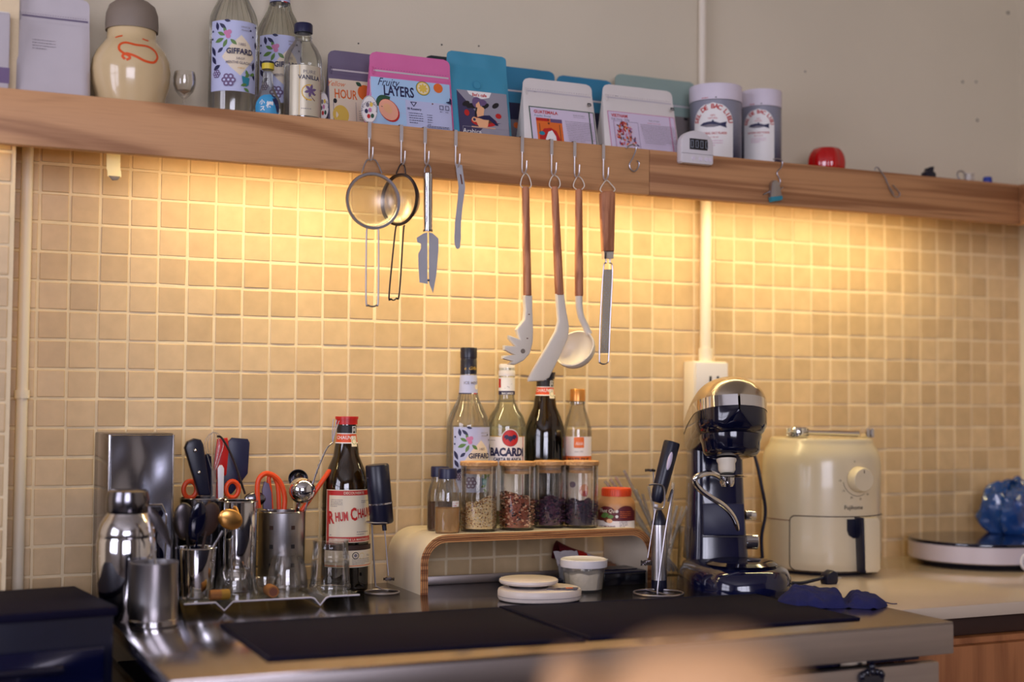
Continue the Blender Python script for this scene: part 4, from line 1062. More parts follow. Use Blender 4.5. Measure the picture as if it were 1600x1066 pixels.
t, p0 = hang('ladle', 'cream silicone ladle with round bowl and slim wooden handle', 'utensil', 6, 'wooden handled silicone utensils on hooks')
cord(t, p0, [(902, 297), (896, 291), (899, 281), (904, 276), (910, 281), (913, 291), (907, 298)])
handle(t, p0, (904.3, 296), (904.6, 463), 5.6, 6.8)
s = mpp(p0)
pts = smooth_pts(rel(p0, [(904.5, 461), (905, 478), (908, 495), (915, 510), (920, 522)]), 5); n_ = len(pts)
one('neck', tube(pts, [(.0073 - .001 * math.sin(PI * i / n_)) for i in range(n_)], 14), 'cream_silicone', t)
c_ = rel(p0, [(895, 545)])[0]; nv_ = Vector((-.70, -.50, .52)).normalized()
Rr = 33 * s
bowl = [(0, -Rr * .80)] + [(Rr * math.sin(a_), -Rr * .80 * math.cos(a_)) for a_ in [PI / 2 * i / 10 for i in range(1, 11)]] + [(Rr, .002), (Rr - .0028, .002)] + [((Rr - .0028) * math.sin(a_), -(Rr * .80 - .0028) * math.cos(a_)) for a_ in [PI / 2 * i / 10 for i in range(10, 0, -1)]] + [(0, -Rr * .80 + .0028)]
one('bowl', lathe(bowl, 40), 'cream_silicone', t, Matrix.Translation(c_ + Vector((.004, 0, 0))) @ nv_.to_track_quat('Z', 'Y').to_matrix().to_4x4(), ang=60)

t, p0 = hang('zester', 'narrow steel zester grater with wide dark wooden handle', 'grater', 7)
cord(t, p0, [(944, 302), (938, 297), (942, 288), (948, 282), (955, 288), (961, 297), (952, 302)])
one('handle', prism(rel2(p0, [(937.5, 303), (941, 299.5), (956, 298.5), (959.8, 302), (959.5, 330), (958, 393), (940.5, 393), (938.5, 340)]), .013, .0035), 'handle_wood', t, ang=45)
one('ferrule', prism(rel2(p0, [(941.3, 392.5), (957.5, 392.5), (957, 405), (941.8, 405)]), .012, .0025), 'chrome', t, ang=45)
one('rod', tube(smooth_pts(rel(p0, [(946, 405), (947, 411), (943, 419), (938, 500), (936.5, 560), (938, 567), (943.5, 569), (948.5, 567), (951, 559), (953.5, 500), (957, 421), (953, 411), (953.5, 405)]), 5), .0014, 7), 'wire', t)
M('grater_plate', (206, 194, 170), 0.35, .5, bump=1.0, bscale=420, aniso=(1, 1, 2.2))
q4 = rel(p0, [(943.5, 421), (956, 421), (951, 552), (938.5, 552)])
one('grating_plate', ([q4[0], q4[1], q4[2], q4[3]] + [q + Vector((0, .001, 0)) for q in q4], [(0, 1, 2, 3), (7, 6, 5, 4), (0, 3, 7, 4), (1, 5, 6, 2)]), 'grater_plate', t)
te = MB('blade')
for i in range(34):
    v__ = (i + .5) / 34
    for j in range(2):
        u__ = .3 + .4 * j + (.1 if i % 2 else -.1)
        pA = q4[0].lerp(q4[1], u__).lerp(q4[3].lerp(q4[2], u__), v__)
        te.add(rbox(.003, .0012, .0014), None, T(pA.x, pA.y - .0008, pA.z))
o = te.build('teeth', t, smooth=False); o['kind'] = 'stuff'

# loose hooks on the board
p0 = P(990, 266, Y=-0.2065)
t = thing('s_hook', 'empty steel S hook hanging left of the board joint', 'hook', p0)
one('wire', tube(smooth_pts([P(x, y, Y=-0.2065) - p0 for x, y in [(979, 231), (983, 228), (989.5, 226), (994, 231.6), (989.5, 245), (983.5, 257), (986.5, 265.5), (992, 267.5), (997, 262), (998.6, 255), (995.5, 251)]], 5), .0014, 8), 'wire', t)
one('end_cap', ball(.0018, 10, 6), 'wire', t, T(*(P(979, 231, Y=-0.2065) - p0)))
p0 = P(1213, 314, Y=-0.2085)
t = thing('clip_hook', 'metal clip with blue tip dangling from a wire hook on the board', 'clip', p0)
rl = lambda pts: [P(x, y, Y=-0.2085) - p0 for x, y in pts]
rl2 = lambda pts: [(q.x, q.z) for q in rl(pts)]
one('wire', tube(smooth_pts(rl([(1208, 249), (1216, 248), (1222, 252), (1221, 261), (1214, 270), (1219, 282), (1217, 290)]), 5), .0012, 7), 'wire', t)
one('clip_body', prism(rl2([(1204, 286), (1207, 282), (1212, 282), (1216, 287), (1220, 307), (1202.5, 309)]), .010, .002), 'steel_brushed', t)
one('tip', prism(rl2([(1202.5, 308), (1220.5, 306), (1221, 312), (1217, 314), (1204, 316)]), .012, .002), 'ink_teal', t)
one('pin', tube(rl([(1193, 304), (1203, 299)]), .0014, 7), 'wire', t); one('pin', tube(rl([(1216, 298), (1223, 293)]), .0014, 7), 'wire', t)
p0 = P(1400, 305, Y=-0.2065)
t = thing('wire_hook', 'bent wire hook leaning on the right half of the board', 'hook', p0)
one('wire', tube(smooth_pts([P(x, y, Y=-0.2065) - p0 for x, y in [(1367, 266), (1368, 262), (1372, 262), (1378, 270), (1384, 279), (1391, 297), (1397, 306), (1402, 308), (1406, 304), (1402, 297), (1395, 289)]], 5), .0012, 7), 'wire', t)
one('inner_wire', tube(smooth_pts([P(x, y, Y=-0.2075) - p0 for x, y in [(1372, 264), (1381, 275), (1388, 290), (1397, 303)]], 5), .0009, 7), 'wire', t)

# ------------------------------------------------------------------ counters
YFc = -0.748
t = thing('steel_counter', 'stainless steel worktop with drawer front below the black mats', 'counter', (0.65, -0.4, 0))
X0, X1 = 0.041, 1.262
zap = P(1495, 1020, Y=YFc).z
one('worktop', rbox(X1 - X0, -YFc - 0.006, 0.02, 0.0025), 'steel_top', t, T((X0 + X1) / 2 - .65, (YFc - .006) / 2 + .4, ZC - .010))
one('apron', rbox(X1 - X0, 0.012, ZC - zap - .003, 0.002), 'steel_front', t, T((X0 + X1) / 2 - .65, YFc + .006 + .4 - .0005, (ZC + zap) / 2 - .0025))
one('side_panel', rbox(.012, -YFc - .05, .80, .002), 'steel_dark', t, T(X0 + .02 - .65, YFc / 2 + .4, .42))
one('carcass', rbox(X1 - X0 - .10, -YFc - .08, .78, .003), 'black_matte', t, T((X0 + X1) / 2 - .65, YFc / 2 + .03 + .4, .40))
xd1 = P(1468, 1050, Y=YFc + .012).x; zd = P(1468, 1034, Y=YFc + .012).z
for k, (xa, xb) in enumerate(((X0 + .03, .54), (.548, xd1))):
    d_ = one('drawer', rbox(xb - xa, .02, .20, .003), 'steel_front', t, T((xa + xb) / 2 - .65, YFc + .022 + .4, zd - .10))
    if k:
        e = P(1362, 1062, Y=YFc + .011); base = Vector((e.x - .65, YFc + .0115 + .4, e.z))
        em = MB('black_gloss')
        for i in range(7):
            an = PI * i / 6; em.add(ball(.0052, 12, 8), None, Matrix.Translation(base + Vector((-.019 * math.cos(an), -.002, .012 + .006 * math.sin(an) - .006))))
        em.add(ball(.0055, 12, 8), None, Matrix.Translation(base + Vector((0, -.002, .020)))); em.add(prism([(-.02, -.016), (.02, -.016), (.024, .006), (-.024, .006)], .006, .001), None, Matrix.Translation(base))
        em.build('crown_pull', d_)
one('gap_rail', rbox(xd1 - X0 - .05, .01, .02, .001), 'navy_gloss', t, T((X0 + xd1) / 2 - .65, YFc + .035 + .4, zd + .012))
one('catch', rbox(.05, .004, .006, .001), 'steel', t, T(P(1335, 1031, Y=YFc + .02).x - .65, YFc + .024 + .4, zd + .006))

M('white_top', (192, 174, 154), 0.16, var=0.03, vscale=6)
t = thing('cabinet', 'wooden base cabinet with a white worktop at the right', 'cabinet', (1.72, -.3, 0))
one('worktop', rbox(XR - X1 - .003, .622, .022, .003), 'white_top', t, T((X1 + XR) / 2 - 1.72, -.312 + .3, ZC - .011))
one('shade_band', rbox(XR - X1 - .03, .56, .035, .001), 'dark_brown', t, T((X1 + XR) / 2 - 1.72, -.31 + .3, ZC - .040))  # dark brown band standing in for the shadow below the worktop
one('carcass', rbox(XR - X1 - .012, .58, .78, .002), 'cabinet_wood', t, T((X1 + XR) / 2 - 1.72, -.31 + .3, .45))
for k in range(2):
    wd = (XR - X1 - .03) / 2
    d_ = one('door', rbox(wd - .004, .018, .76, .002), 'cabinet_wood', t, T(X1 + .012 + wd * (k + .5) - 1.72, -.609 + .3, .45))
    one('handle', rbox(.012, .02, .1, .004), 'steel', d_, T(X1 + .012 + wd * (k + .5) - 1.72 + (.5 - k) * wd * .8, -.628 + .3, .70))

# black mats
def mat(label, pts):
    c = Vector((sum(p.x for p in pts) / 4, sum(p.y for p in pts) / 4, ZC))
    t = thing('counter_mat', label, 'mat', c, 0, 'black mats on the steel counter')
    pl = [(p.x - c.x, p.y - c.y) for p in pts]
    one('sheet', slab(pl, .004, .0008), 'black_matte', t)
    inn = [(x * .985, y * .97) for x, y in pl]
    pr = MB('black_plastic'); pr.add(tube([(x, y, .0042) for x, y in inn], .0008, 5, True)); pr.build('edge_line', t)
mat('black mat at the left front of the steel counter', [Vector((.179, -.676, 0)), Vector((.636, -.695, 0)), Vector((.640, -.38, 0)), Vector((.184, -.375, 0))])
mat('black mat at the right of the steel counter under the mixer side', [Vector((.642, -.692, 0)), Vector((1.131, -.683, 0)), Vector((1.130, -.400, 0)), Vector((.646, -.368, 0))])

# trim strip along the back
t = one('trim_strip', rbox(.42, .006, .016, .001), 'steel_front', None, T(.81, -.066, ZC + .008))
tag(t, 'low aluminium trim strip on the counter under the plywood riser', 'trim')

# dark oven at the left edge
t = thing('oven', 'black countertop oven at the bottom left corner', 'oven', (-.166, -.305, 0), math.radians(7))
zo = .938
one('body', rbox(.36, .235, .32, .006), 'black_plastic', t, T(0, 0, zo - .16))
one('top_panel', rbox(.368, .243, .014, .004), 'black_matte', t, T(0, 0, zo - .003))
d_ = one('door', rbox(.33, .012, .24, .004), 'navy_gloss', t, T(0, -.121, zo - .17))
M('oven_glass', (70, 70, 96), 0.2, coat=.3)
one('window', rbox(.25, .004, .13, .0018), 'oven_glass', d_, T(-.005, -.128, zo - .17))
one('handle', tube([(-.13, -.127, zo - .075), (-.13, -.145, zo - .075), (.0, -.147, zo - .075), (.10, -.145, zo - .075), (.10, -.127, zo - .075)], .006, 10), 'black_gloss', d_)
for sx in (-1, 1):
    for sy in (-1, 1): one('stand_leg', rbox(.03, .03, zo - .32, .002), 'black_matte', t, T(sx * .16, sy * .09, (zo - .32) / 2))

# ------------------------------------------------------------------ left group on the counter
b0, s, z = frame(208, 760, -0.080, ZC)
t = thing('napkin_dispenser', 'upright dented steel napkin dispenser behind the shaker', 'dispenser', b0, math.radians(4))
hw, H = 50 * s, z(676)
one('housing', rbox(2 * hw, .105, H, .003, base=True), 'steel_dark', t)
def panel(u_, v_):
    x = (u_ - .5) * 2 * (hw - .004); zz_ = .01 + v_ * (H - .014)
    d = 0.0
    a_ = abs(u_ - .5) * 2
    d = .006 * max(0, 1 - a_) * (0.35 + 0.65 * max(0, 1 - abs(v_ - .62) * 2.2)) + noise.noise(Vector((u_ * 3, v_ * 4, 2))) * .0035
    return (x, -.054 - .001 + d - .003, zz_)
M('steel_dented', (168, 168, 180), 0.2, 1.0, var=.1, vscale=10, bump=.2, bscale=14)
one('front_panel', gridf(panel, 20, 24), 'steel_dented', t, ang=80)
one('panel_frame', tube([(-hw + .002, -.055, .006), (hw - .002, -.055, .006), (hw - .002, -.055, H - .003), (-hw + .002, -.055, H - .003)], .0022, 6, True), 'steel', t)
one('mouth', prism([(-hw * .75, 0.01), (hw * .75, 0.01), (hw * .75, H * .52), (hw * .62, H * .57), (-hw * .62, H * .57), (-hw * .75, H * .52)], .004, .001), 'black_gloss', t, T(0, -.0545, 0))
one('mouth_rim', tube([(x, -.057, zz_) for x, zz_ in [(-hw * .78, .01), (-hw * .78, H * .52), (-hw * .64, H * .585), (hw * .64, H * .585), (hw * .78, H * .52), (hw * .78, .01)]], .002, 6), 'steel', t)

b0, s, z = frame(198, 860, -0.258, ZC)
t = thing('cocktail_shaker', 'polished steel cocktail shaker with domed top and cap', 'shaker', b0)
one('body', lathe([(0, 0), (37 * s, 0), (39 * s, .003), (43 * s, z(920)), (46 * s, z(880)), (46 * s, z(845)), (44 * s, z(838)), (0, z(838))], 48), 'chrome', t)
one('dome', lathe([(43 * s, z(842)), (44.5 * s, z(838)), (44.5 * s, z(830)), (41 * s, z(818)), (35 * s, z(808)), (30 * s, z(801)), (29 * s, z(797)), (0, z(797))], 48), 'steel', t)
one('cap', lathe([(32 * s, z(800)), (33 * s, z(798)), (33 * s, z(778)), (31 * s, z(768)), (26 * s, z(765)), (0, z(765))], 44), 'steel_dark', t)

b0, s, z = frame(240, 930, -0.332, ZC)
rT = 37.5 * s
t = thing('mixing_tin', 'brushed steel mixing tin standing foremost on the left', 'tin', b0)
one('body', lathe([(0, 0), (rT * .95, 0), (rT, .004), (rT * .985, z(940)), (rT * .965, z(882)), (rT * .985, z(880)), (rT * .985, z(878)), (rT * .93, z(878)), (rT * .93, .004), (0, .004)], 48), 'steel_brushed', t)
one('foot_ring', lathe([(rT * .96, .001), (rT * 1.012, .002), (rT * 1.012, .010), (rT * .99, .011)], 44), 'steel', t)
t = thing('bar_spatula', 'dark leaf shaped bar spatula leaning out of the mixing tin', 'utensil', b0)
q = lambda x, y, Y: P(x, y, Y=Y) - b0
one('handle', tube([q(252, 940, -.330), q(238, 850, -.322), q(232, 800, -.31)], .0022, 8), 'steel', t)
pts = [(231, 790), (240, 796), (252, 808), (262, 824), (269, 850), (266, 856), (254, 842), (240, 824), (232, 806)]
one('blade', prism([(q(x, y, -.318).x, q(x, y, -.318).z) for x, y in pts], .003, .0008), 'wire_dark', t, T(0, q(250, 820, -.318).y, 0))

# tray with glasses
ZTr = 0.918
xa, xb = P(283, 957, Y=-0.245).x, P(562, 939, Y=-0.245).x
t = thing('acrylic_tray', 'clear acrylic tray with folded V feet carrying the glasses', 'tray', ((xa + xb) / 2, -.15, ZC))
xv = P(500, 955, Y=-0.245).x - (xa + xb) / 2; hw = (xb - xa) / 2
prf = [(-hw, .0), (-hw, .0145), (-hw + .004, .0145), (-xv - .014, .0145), (-xv, .001), (-xv + .014, .0145), (xv - .016, .0145), (xv - .010, .0125), (xv, .001), (xv + .010, .0125), (xv + .016, .0145), (hw - .0005, .0145)]
prf = prf[2:]
N_ = len(prf)
v_ = [Vector((x, y, zz_ + o_)) for y in (-.095, .115) for o_ in (0, .0030) for x, zz_ in prf]
f_ = []
for i in range(N_ - 1):
    f_ += [(i, i + 1, 2 * N_ + i + 1, 2 * N_ + i), (N_ + i, 3 * N_ + i, 3 * N_ + i + 1, N_ + i + 1), (i, N_ + i, N_ + i + 1, i + 1), (2 * N_ + i, 2 * N_ + i + 1, 3 * N_ + i + 1, 3 * N_ + i)]
one('sheet', (v_, f_), 'acrylic', t, smooth=False)
M('acrylic_edge', (196, 190, 206), 0.2, spec=.6)
one('front_edge', tube([(x, -.0955, zz_ + .0015) for x, zz_ in prf], .0016, 6), 'acrylic_edge', t)
M('cork', (150, 96, 48), 0.8, var=.2, vscale=60)
def on_tray(name, label, cat, px, py, Y, group=None):
    b0, s, z = frame(px, py, Y, ZTr); return thing(name, label, cat, b0, 0, group), b0, s, z
def tumbler(t, s, z, prof_out, wall=.0022, base=.006, mat='glass', name='glass'):
    zz0 = prof_out[0][1]
    inner = [(max(r - wall, .001), max(zz_, zz0 + base)) for r, zz_ in prof_out[::-1]]
    return one(name, lathe([(0, zz0)] + prof_out + inner + [(0, zz0 + base)], 40), mat, t, ang=50)
# upturned and upright glasses
t, b0, s, z = on_tray('drinking_glass', 'upturned clear glass beside the brown cork at the left of the tray', 'glass', 366, 915, -.175, 'clear glasses on the acrylic tray')
one('glass', lathe([(29 * s, 0), (30 * s, z(925)), (28 * s, z(905)), (23 * s, z(890)), (19 * s, z(886)), (0, z(886)), (0, z(892)), (18 * s, z(893)), (25 * s, z(907)), (27.5 * s, z(925)), (27 * s, 0), (29 * s, 0)], 40), 'glass', t)
one('thick_base', lathe([(0, z(905)), (16 * s, z(905)), (20 * s, z(893)), (18 * s, z(887)), (0, z(887))], 32), 'glass', t)
t, b0, s, z = on_tray('drinking_glass', 'short clear cup behind the round cork on the tray', 'glass', 414, 925, -.190, 'clear glasses on the acrylic tray')
tumbler(t, s, z, [(15 * s, 0), (17 * s, .004), (19.5 * s, z(908)), (20 * s, z(904))]); one('rim', lathe([(19.6 * s, z(905)), (20.6 * s, z(904)), (19.6 * s, z(902.5))], 32), 'glass', t)
t, b0, s, z = on_tray('drinking_glass', 'rounded upturned clear glass in front of the perforated holder', 'glass', 449, 905, -.150, 'clear glasses on the acrylic tray')
one('glass', lathe([(31 * s, 0), (32 * s, .006), (31.5 * s, z(910)), (29 * s, z(890)), (25 * s, z(874)), (21 * s, z(867)), (0, z(866)), (0, z(869)), (20 * s, z(870)), (26 * s, z(888)), (29 * s, z(912)), (29 * s, .0), (31 * s, 0)], 40), 'glass', t)
one('inner_base', lathe([(0, z(896)), (15 * s, z(896)), (19 * s, z(920)), (20 * s, .004), (0, .004)], 32), 'glass', t)
t, b0, s, z = on_tray('drinking_glass', 'lower upturned glass of the two stacked at the tray right end', 'glass', 516, 905, -.165, 'clear glasses on the acrylic tray')
one('glass', lathe([(31 * s, 0), (31.5 * s, .004), (30 * s, z(895)), (29.5 * s, z(876)), (0, z(876)), (0, z(880)), (27.5 * s, z(880)), (28 * s, z(895)), (29.4 * s, .004), (29 * s, 0), (31 * s, 0)], 40), 'glass', t)
one('foot', lathe([(29.6 * s, 0), (32.5 * s, .001), (32.5 * s, .006), (30.8 * s, .009)], 36), 'glass', t)
zt = z(875) + ZTr
b1 = Vector((b0.x, b0.y, zt)); t = thing('drinking_glass', 'upper glass of the two stacked at the tray right end', 'glass', b1, 0, 'clear glasses on the acrylic tray')
zz = lambda y: z(y) + ZTr - zt
one('glass', lathe([(28.5 * s, 0), (29 * s, .003), (27.5 * s, zz(855)), (27 * s, zz(846)), (0, zz(846)), (0, zz(849)), (25 * s, zz(849)), (26.5 * s, .003), (26.5 * s, 0), (28.5 * s, 0)], 40), 'glass', t)
one('foot', lathe([(26.5 * s, zz(849)), (28.2 * s, zz(848)), (28.2 * s, zz(844)), (0, zz(843.5))], 36), 'glass', t)
# corks
c = P(424, 937, Y=-.232)
t = thing('cork', 'round cork lying end on at the front of the tray', 'cork', (c.x, -.232, ZTr)); r = 9.5 * mpp(c)
one('stopper', lathe([(0, 0), (r * .9, 0), (r, .002), (r, .028), (r * .9, .03), (0, .03)], 24), 'cork', t, T(0, -.012, r) @ R('X', -90)); one('end_stain', lathe([(0, 0), (r * .7, 0), (r * .7, .0004), (0, .0004)], 20), 'ink_brown', t, T(0, -.0121, r) @ R('X', 90))
c = P(345, 936, Y=-.232)
t = thing('cork', 'long brown and mustard cork lying at the left front of the tray', 'cork', (c.x, -.232, ZTr)); r = 8 * mpp(c)
M('cork_mustard', (150, 110, 30), .7, var=.1)
one('stopper', lathe([(0, 0), (r * .9, 0), (r, .002), (r, .018), (0, .018)], 24), 'cork', t, T(-.018, 0, r) @ R('Y', 90)); one('top', lathe([(0, .018), (r * 1.04, .018), (r * 1.04, .030), (r * .9, .032), (0, .032)], 24), 'cork_mustard', t, T(-.018, 0, r) @ R('Y', 90))

# steel containers and their contents
def vessel(name, label, cat, px, pym, Y, ytop, r0, r1, mat, zb=ZTr, group='steel utensil containers', wall=.0014):
    b0, s, z = frame(px, pym, Y, zb); t = thing(name, label, cat, b0, 0, group); H = z(ytop)
    one('body', lathe([(0, 0), (r0 * s * .96, 0), (r0 * s, .003), (r1 * s, H), (r1 * s - wall, H), (r0 * s - wall, .004), (0, .004)], 44), mat, t, ang=50)
    one('rim', tube([(r1 * s * math.cos(a_), r1 * s * math.sin(a_), H) for a_ in [2 * PI * i / 40 for i in range(40)]], .0013, 6, True), 'steel', t)
    return t, b0, s, z
t, bK, sK, zK = vessel('utensil_tin', 'dark steel tin with yellow sticker holding knives and spatulas', 'container', 318, 830, -.080, 778, 36, 37, 'steel_dark')
pr = Print(S_lathe([(36 * sK, 0), (37 * sK, zK(778))], thcam(bK) - .95)); pr.rect(-.006, zK(796), .006, zK(784), 'yellow_cap', 4, 2); pr.build('sticker', t)
def tin_item(name, label, base, pts, cat='utensil'):
    t = thing(name, label, cat, base); return t
q = lambda x, y, Y=-.080: P(x, y, Y=Y) - bK
bi = bK + Vector((0, 0, .006))
qi = lambda x, y, Y=-.080: P(x, y, Y=Y) - bi
t = thing('knife', 'black handled knife with rivets standing in the dark tin', 'knife', bi)
hp = [(288, 700), (292, 690), (303, 685), (313, 687), (317, 695), (322, 730), (328, 774), (310, 774), (298, 735)]
one('handle', prism([(qi(x, y, -.092).x, qi(x, y, -.092).z) for x, y in hp], .018, .004), 'black_plastic', t, T(0, -.012, 0))
for x, y in ((303, 704), (309, 738)): one('rivet', ball(.0035, 10, 6), 'steel', t, T(*(qi(x, y, -.092) + Vector((0, -.009, 0)))))
one('blade', prism([(qi(x, y, -.08).x, qi(x, y, -.08).z) for x, y in [(312, 774), (327, 774), (326, 850), (318, 865)]], .002), 'steel', t, T(0, -.006, 0))
t = thing('knife', 'second black knife handle tucked right of the riveted one', 'knife', bi)
one('handle', prism([(qi(x, y).x, qi(x, y).z) for x, y in [(319, 714), (325, 709), (330, 714), (332, 775), (320, 775)]], .014, .003), 'black_matte', t, T(0, .004, 0)); one('blade', prism([(qi(x, y).x, qi(x, y).z) for x, y in [(322, 775), (331, 775), (330, 850), (325, 860)]], .002), 'steel', t, T(0, .004, 0))
t = thing('scissors', 'orange handled scissors low in the dark tin', 'scissors', bi)
for cx in (297, 363): 
    c_ = qi(cx, 765, -.07)
    one('finger_ring', tube([c_ + Vector((.011 * math.cos(a_), 0, .014 * math.sin(a_))) for a_ in [2 * PI * i / 20 for i in range(20)]], .0042, 8, True), 'orange', t)
one('blade', tube([qi(300, 780, -.07), qi(318, 860, -.075)], .002, 6), 'steel', t)
t = thing('spatula', 'black square bladed spatula in the dark tin', 'utensil', bi)
one('blade', prism([(qi(x, y, -.06).x, qi(x, y, -.06).z) for x, y in [(356, 690), (362, 684), (387, 686), (390, 692), (387, 740), (378, 752), (362, 772), (350, 772), (348, 745)]], .006, .002), 'navy', t, T(0, .02, 0)); one('handle', tube([qi(355, 770, -.06), qi(335, 850, -.068)], .004, 8), 'black_plastic', t)
t = thing('spatula', 'red silicone scraper behind the black spatula in the tin', 'utensil', bi)
one('blade', prism([(qi(x, y, -.055).x, qi(x, y, -.055).z) for x, y in [(332, 730), (338, 686), (354, 684), (356, 700), (352, 742), (336, 750)]], .006, .002), 'red', t, T(0, .018, 0)); one('handle', tube([qi(343, 745, -.06), qi(330, 850, -.068)], .004, 8), 'red', t)
t = thing('tasting_stick', 'slim white stick standing in the dark tin', 'utensil', bi)
one('stick', prism([(qi(x, y, -.10).x, qi(x, y, -.10).z) for x, y in [(340, 732), (343, 727), (347, 727), (350, 732), (349, 790), (341, 790)]], .002, .0006), 'white_plastic', t, T(0, -.020, 0)); one('tip', prism([(qi(x, y, -.10).x, qi(x, y, -.10).z) for x, y in [(342, 790), (348, 790), (344, 850), (338, 850)]], .0016), 'white_plastic', t, T(0, -.016, 0))
t = thing('whisk', 'clear plastic whisk rising from the middle of the dark tin', 'whisk', bi)
one('handle', tube([qi(333, 850), qi(333, 735)], .0055, 10), 'plastic_clear', t)
for k in range(3):
    w_ = (.016, .010, .004)[k]
    one('loop', tube(smooth_pts([qi(333, 735) + Vector((dx * w_, (k - 1) * .004, dz)) for dx, dz in [(-.2, 0), (-.7, .025), (-1, .045), (-.6, .06), (0, .065), (.6, .06), (1, .045), (.7, .025), (.2, 0)]], 4), .0009, 6), 'plastic_clear', t)
t = thing('slotted_spoon', 'thin curved steel spoon handle arching out of the dark tin', 'utensil', bi)
one('handle', tube(smooth_pts([qi(339, 682, -.09), qi(346, 684, -.09), (qi(356, 700, -.09)), qi(366, 722, -.09), qi(374, 745, -.09), qi(383, 772, -.088)], 5), [.002] * 26, 7), 'wire_dark', t)
one('bowl', ball(.02, 18, 10, 1, .35, .62), 'steel_dark', t, T(*qi(399, 780, -.088)))

t, b2, s2, z2 = vessel('steel_cup', 'tall polished steel cylinder behind the upturned glass', 'container', 371, 840, -.135, 783, 29, 30, 'chrome')
t, b3, s3, z3 = vessel('cutlery_holder', 'brushed steel cutlery holder with square perforations', 'container', 440, 840, -.088, 799, 36, 36.5, 'steel_brushed')
Sc = S_lathe([(36.3 * s3, 0), (36.3 * s3, .2)], thcam(b3))
pr = Print(Sc)
for a_ in (-.018, .020):
    for y in (822, 851, 880): pr.rect(a_ - .0035, z3(y) - .0035, a_ + .0035, z3(y) + .0035, 'dark_brown' if y == 822 else 'ink_black', 2, 2)
pr.build('perforations', t)
bi = b3 + Vector((0, 0, .006)); qi = lambda x, y, Y=-.088: P(x, y, Y=Y) - bi
t = thing('scissors', 'orange and grey scissors upright in the perforated holder', 'scissors', bi)
one('finger_ring', tube(smooth_pts([qi(x, y, -.092) for x, y in [(404, 794), (402, 765), (405, 748), (416, 740), (430, 745), (440, 758), (445, 778), (444, 796)]], 4), .0045, 8), 'orange', t)
one('finger_ring', tube(smooth_pts([qi(x, y, -.080) for x, y in [(424, 796), (422, 768), (420, 748), (426, 742), (434, 760), (436, 796)]], 4), .004, 8), 'orange', t)
one('grip', prism([(qi(x, y, -.088).x, qi(x, y, -.088).z) for x, y in [(411, 796), (409, 765), (413, 752), (420, 756), (424, 770), (425, 796)]], .006, .002), 'pouch_mauve', t)
one('blade', prism([(qi(x, y).x, qi(x, y).z) for x, y in [(418, 796), (432, 796), (432, 870)]], .002), 'steel', t)
t = thing('measuring_spoon', 'round polished steel measuring scoop in the perforated holder', 'scoop', bi)
c_ = qi(472, 766, -.10)
bw = lambda r: [(0, -r)] + [(r * math.sin(a_), -r * math.cos(a_)) for a_ in [PI / 2 * i / 9 for i in range(1, 10)]] + [(r - .001, 0)] + [((r - .001) * math.sin(a_), -(r - .001) * math.cos(a_)) for a_ in [PI / 2 * i / 9 for i in range(8, 0, -1)]] + [(0, -r + .001)]
one('bowl', lathe(bw(.0235), 32), 'chrome', t, Matrix.Translation(c_) @ Vector((.35, .85, .35)).to_track_quat('Z', 'Y').to_matrix().to_4x4())
one('handle', tube([c_ + Vector((-.004, 0, -.021)), qi(452, 830, -.09)], .003, 8), 'chrome', t)
t = thing('measuring_spoon', 'smaller steel measuring scoop behind the larger one in the holder', 'scoop', bi)
c_ = qi(466, 748, -.072)
one('bowl', lathe(bw(.0175), 28), 'steel_dark', t, Matrix.Translation(c_) @ Vector((-.2, -.9, .4)).to_track_quat('Z', 'Y').to_matrix().to_4x4())
one('handle', tube([c_ + Vector((.002, 0, -.016)), qi(458, 840, -.085)], .0025, 8), 'chrome', t)
t = thing('peeler', 'flat orange handled tool leaning right out of the holder', 'utensil', bi)
A, B = qi(516, 734, -.078), qi(470, 800, -.080)
one('handle', rbox(.0125, .007, (A - B).length, .003), 'orange', t, along(B, A) @ T(0, 0, (A - B).length / 2)); one('shank', tube([B, qi(450, 860, -.085)], .0025, 6), 'steel', t)
t = thing('fork', 'twisted handle cocktail fork leaning against the dark rum bottle', 'fork', bi)
one('handle', tube(smooth_pts([qi(462, 850, -.10), qi(490, 752, -.115), qi(501, 722, -.118), qi(511, 700, -.12), qi(520, 692, -.12)], 5), .0014, 7), 'wire', t)
one('twist', tube([qi(492 + i * .55, 746 - i * 1.6, -.1155) + Vector((.0012 * math.cos(i * 1.3), .0012 * math.sin(i * 1.3), 0)) for i in range(18)], .0013, 6), 'wire', t)
for dx in (0, 5, 9): one('tine', tube(smooth_pts([qi(520, 692, -.12), qi(519 + dx * .4, 680, -.12), qi(521 + dx, 655 + dx * .3, -.12)], 4), .0008, 6), 'wire', t)

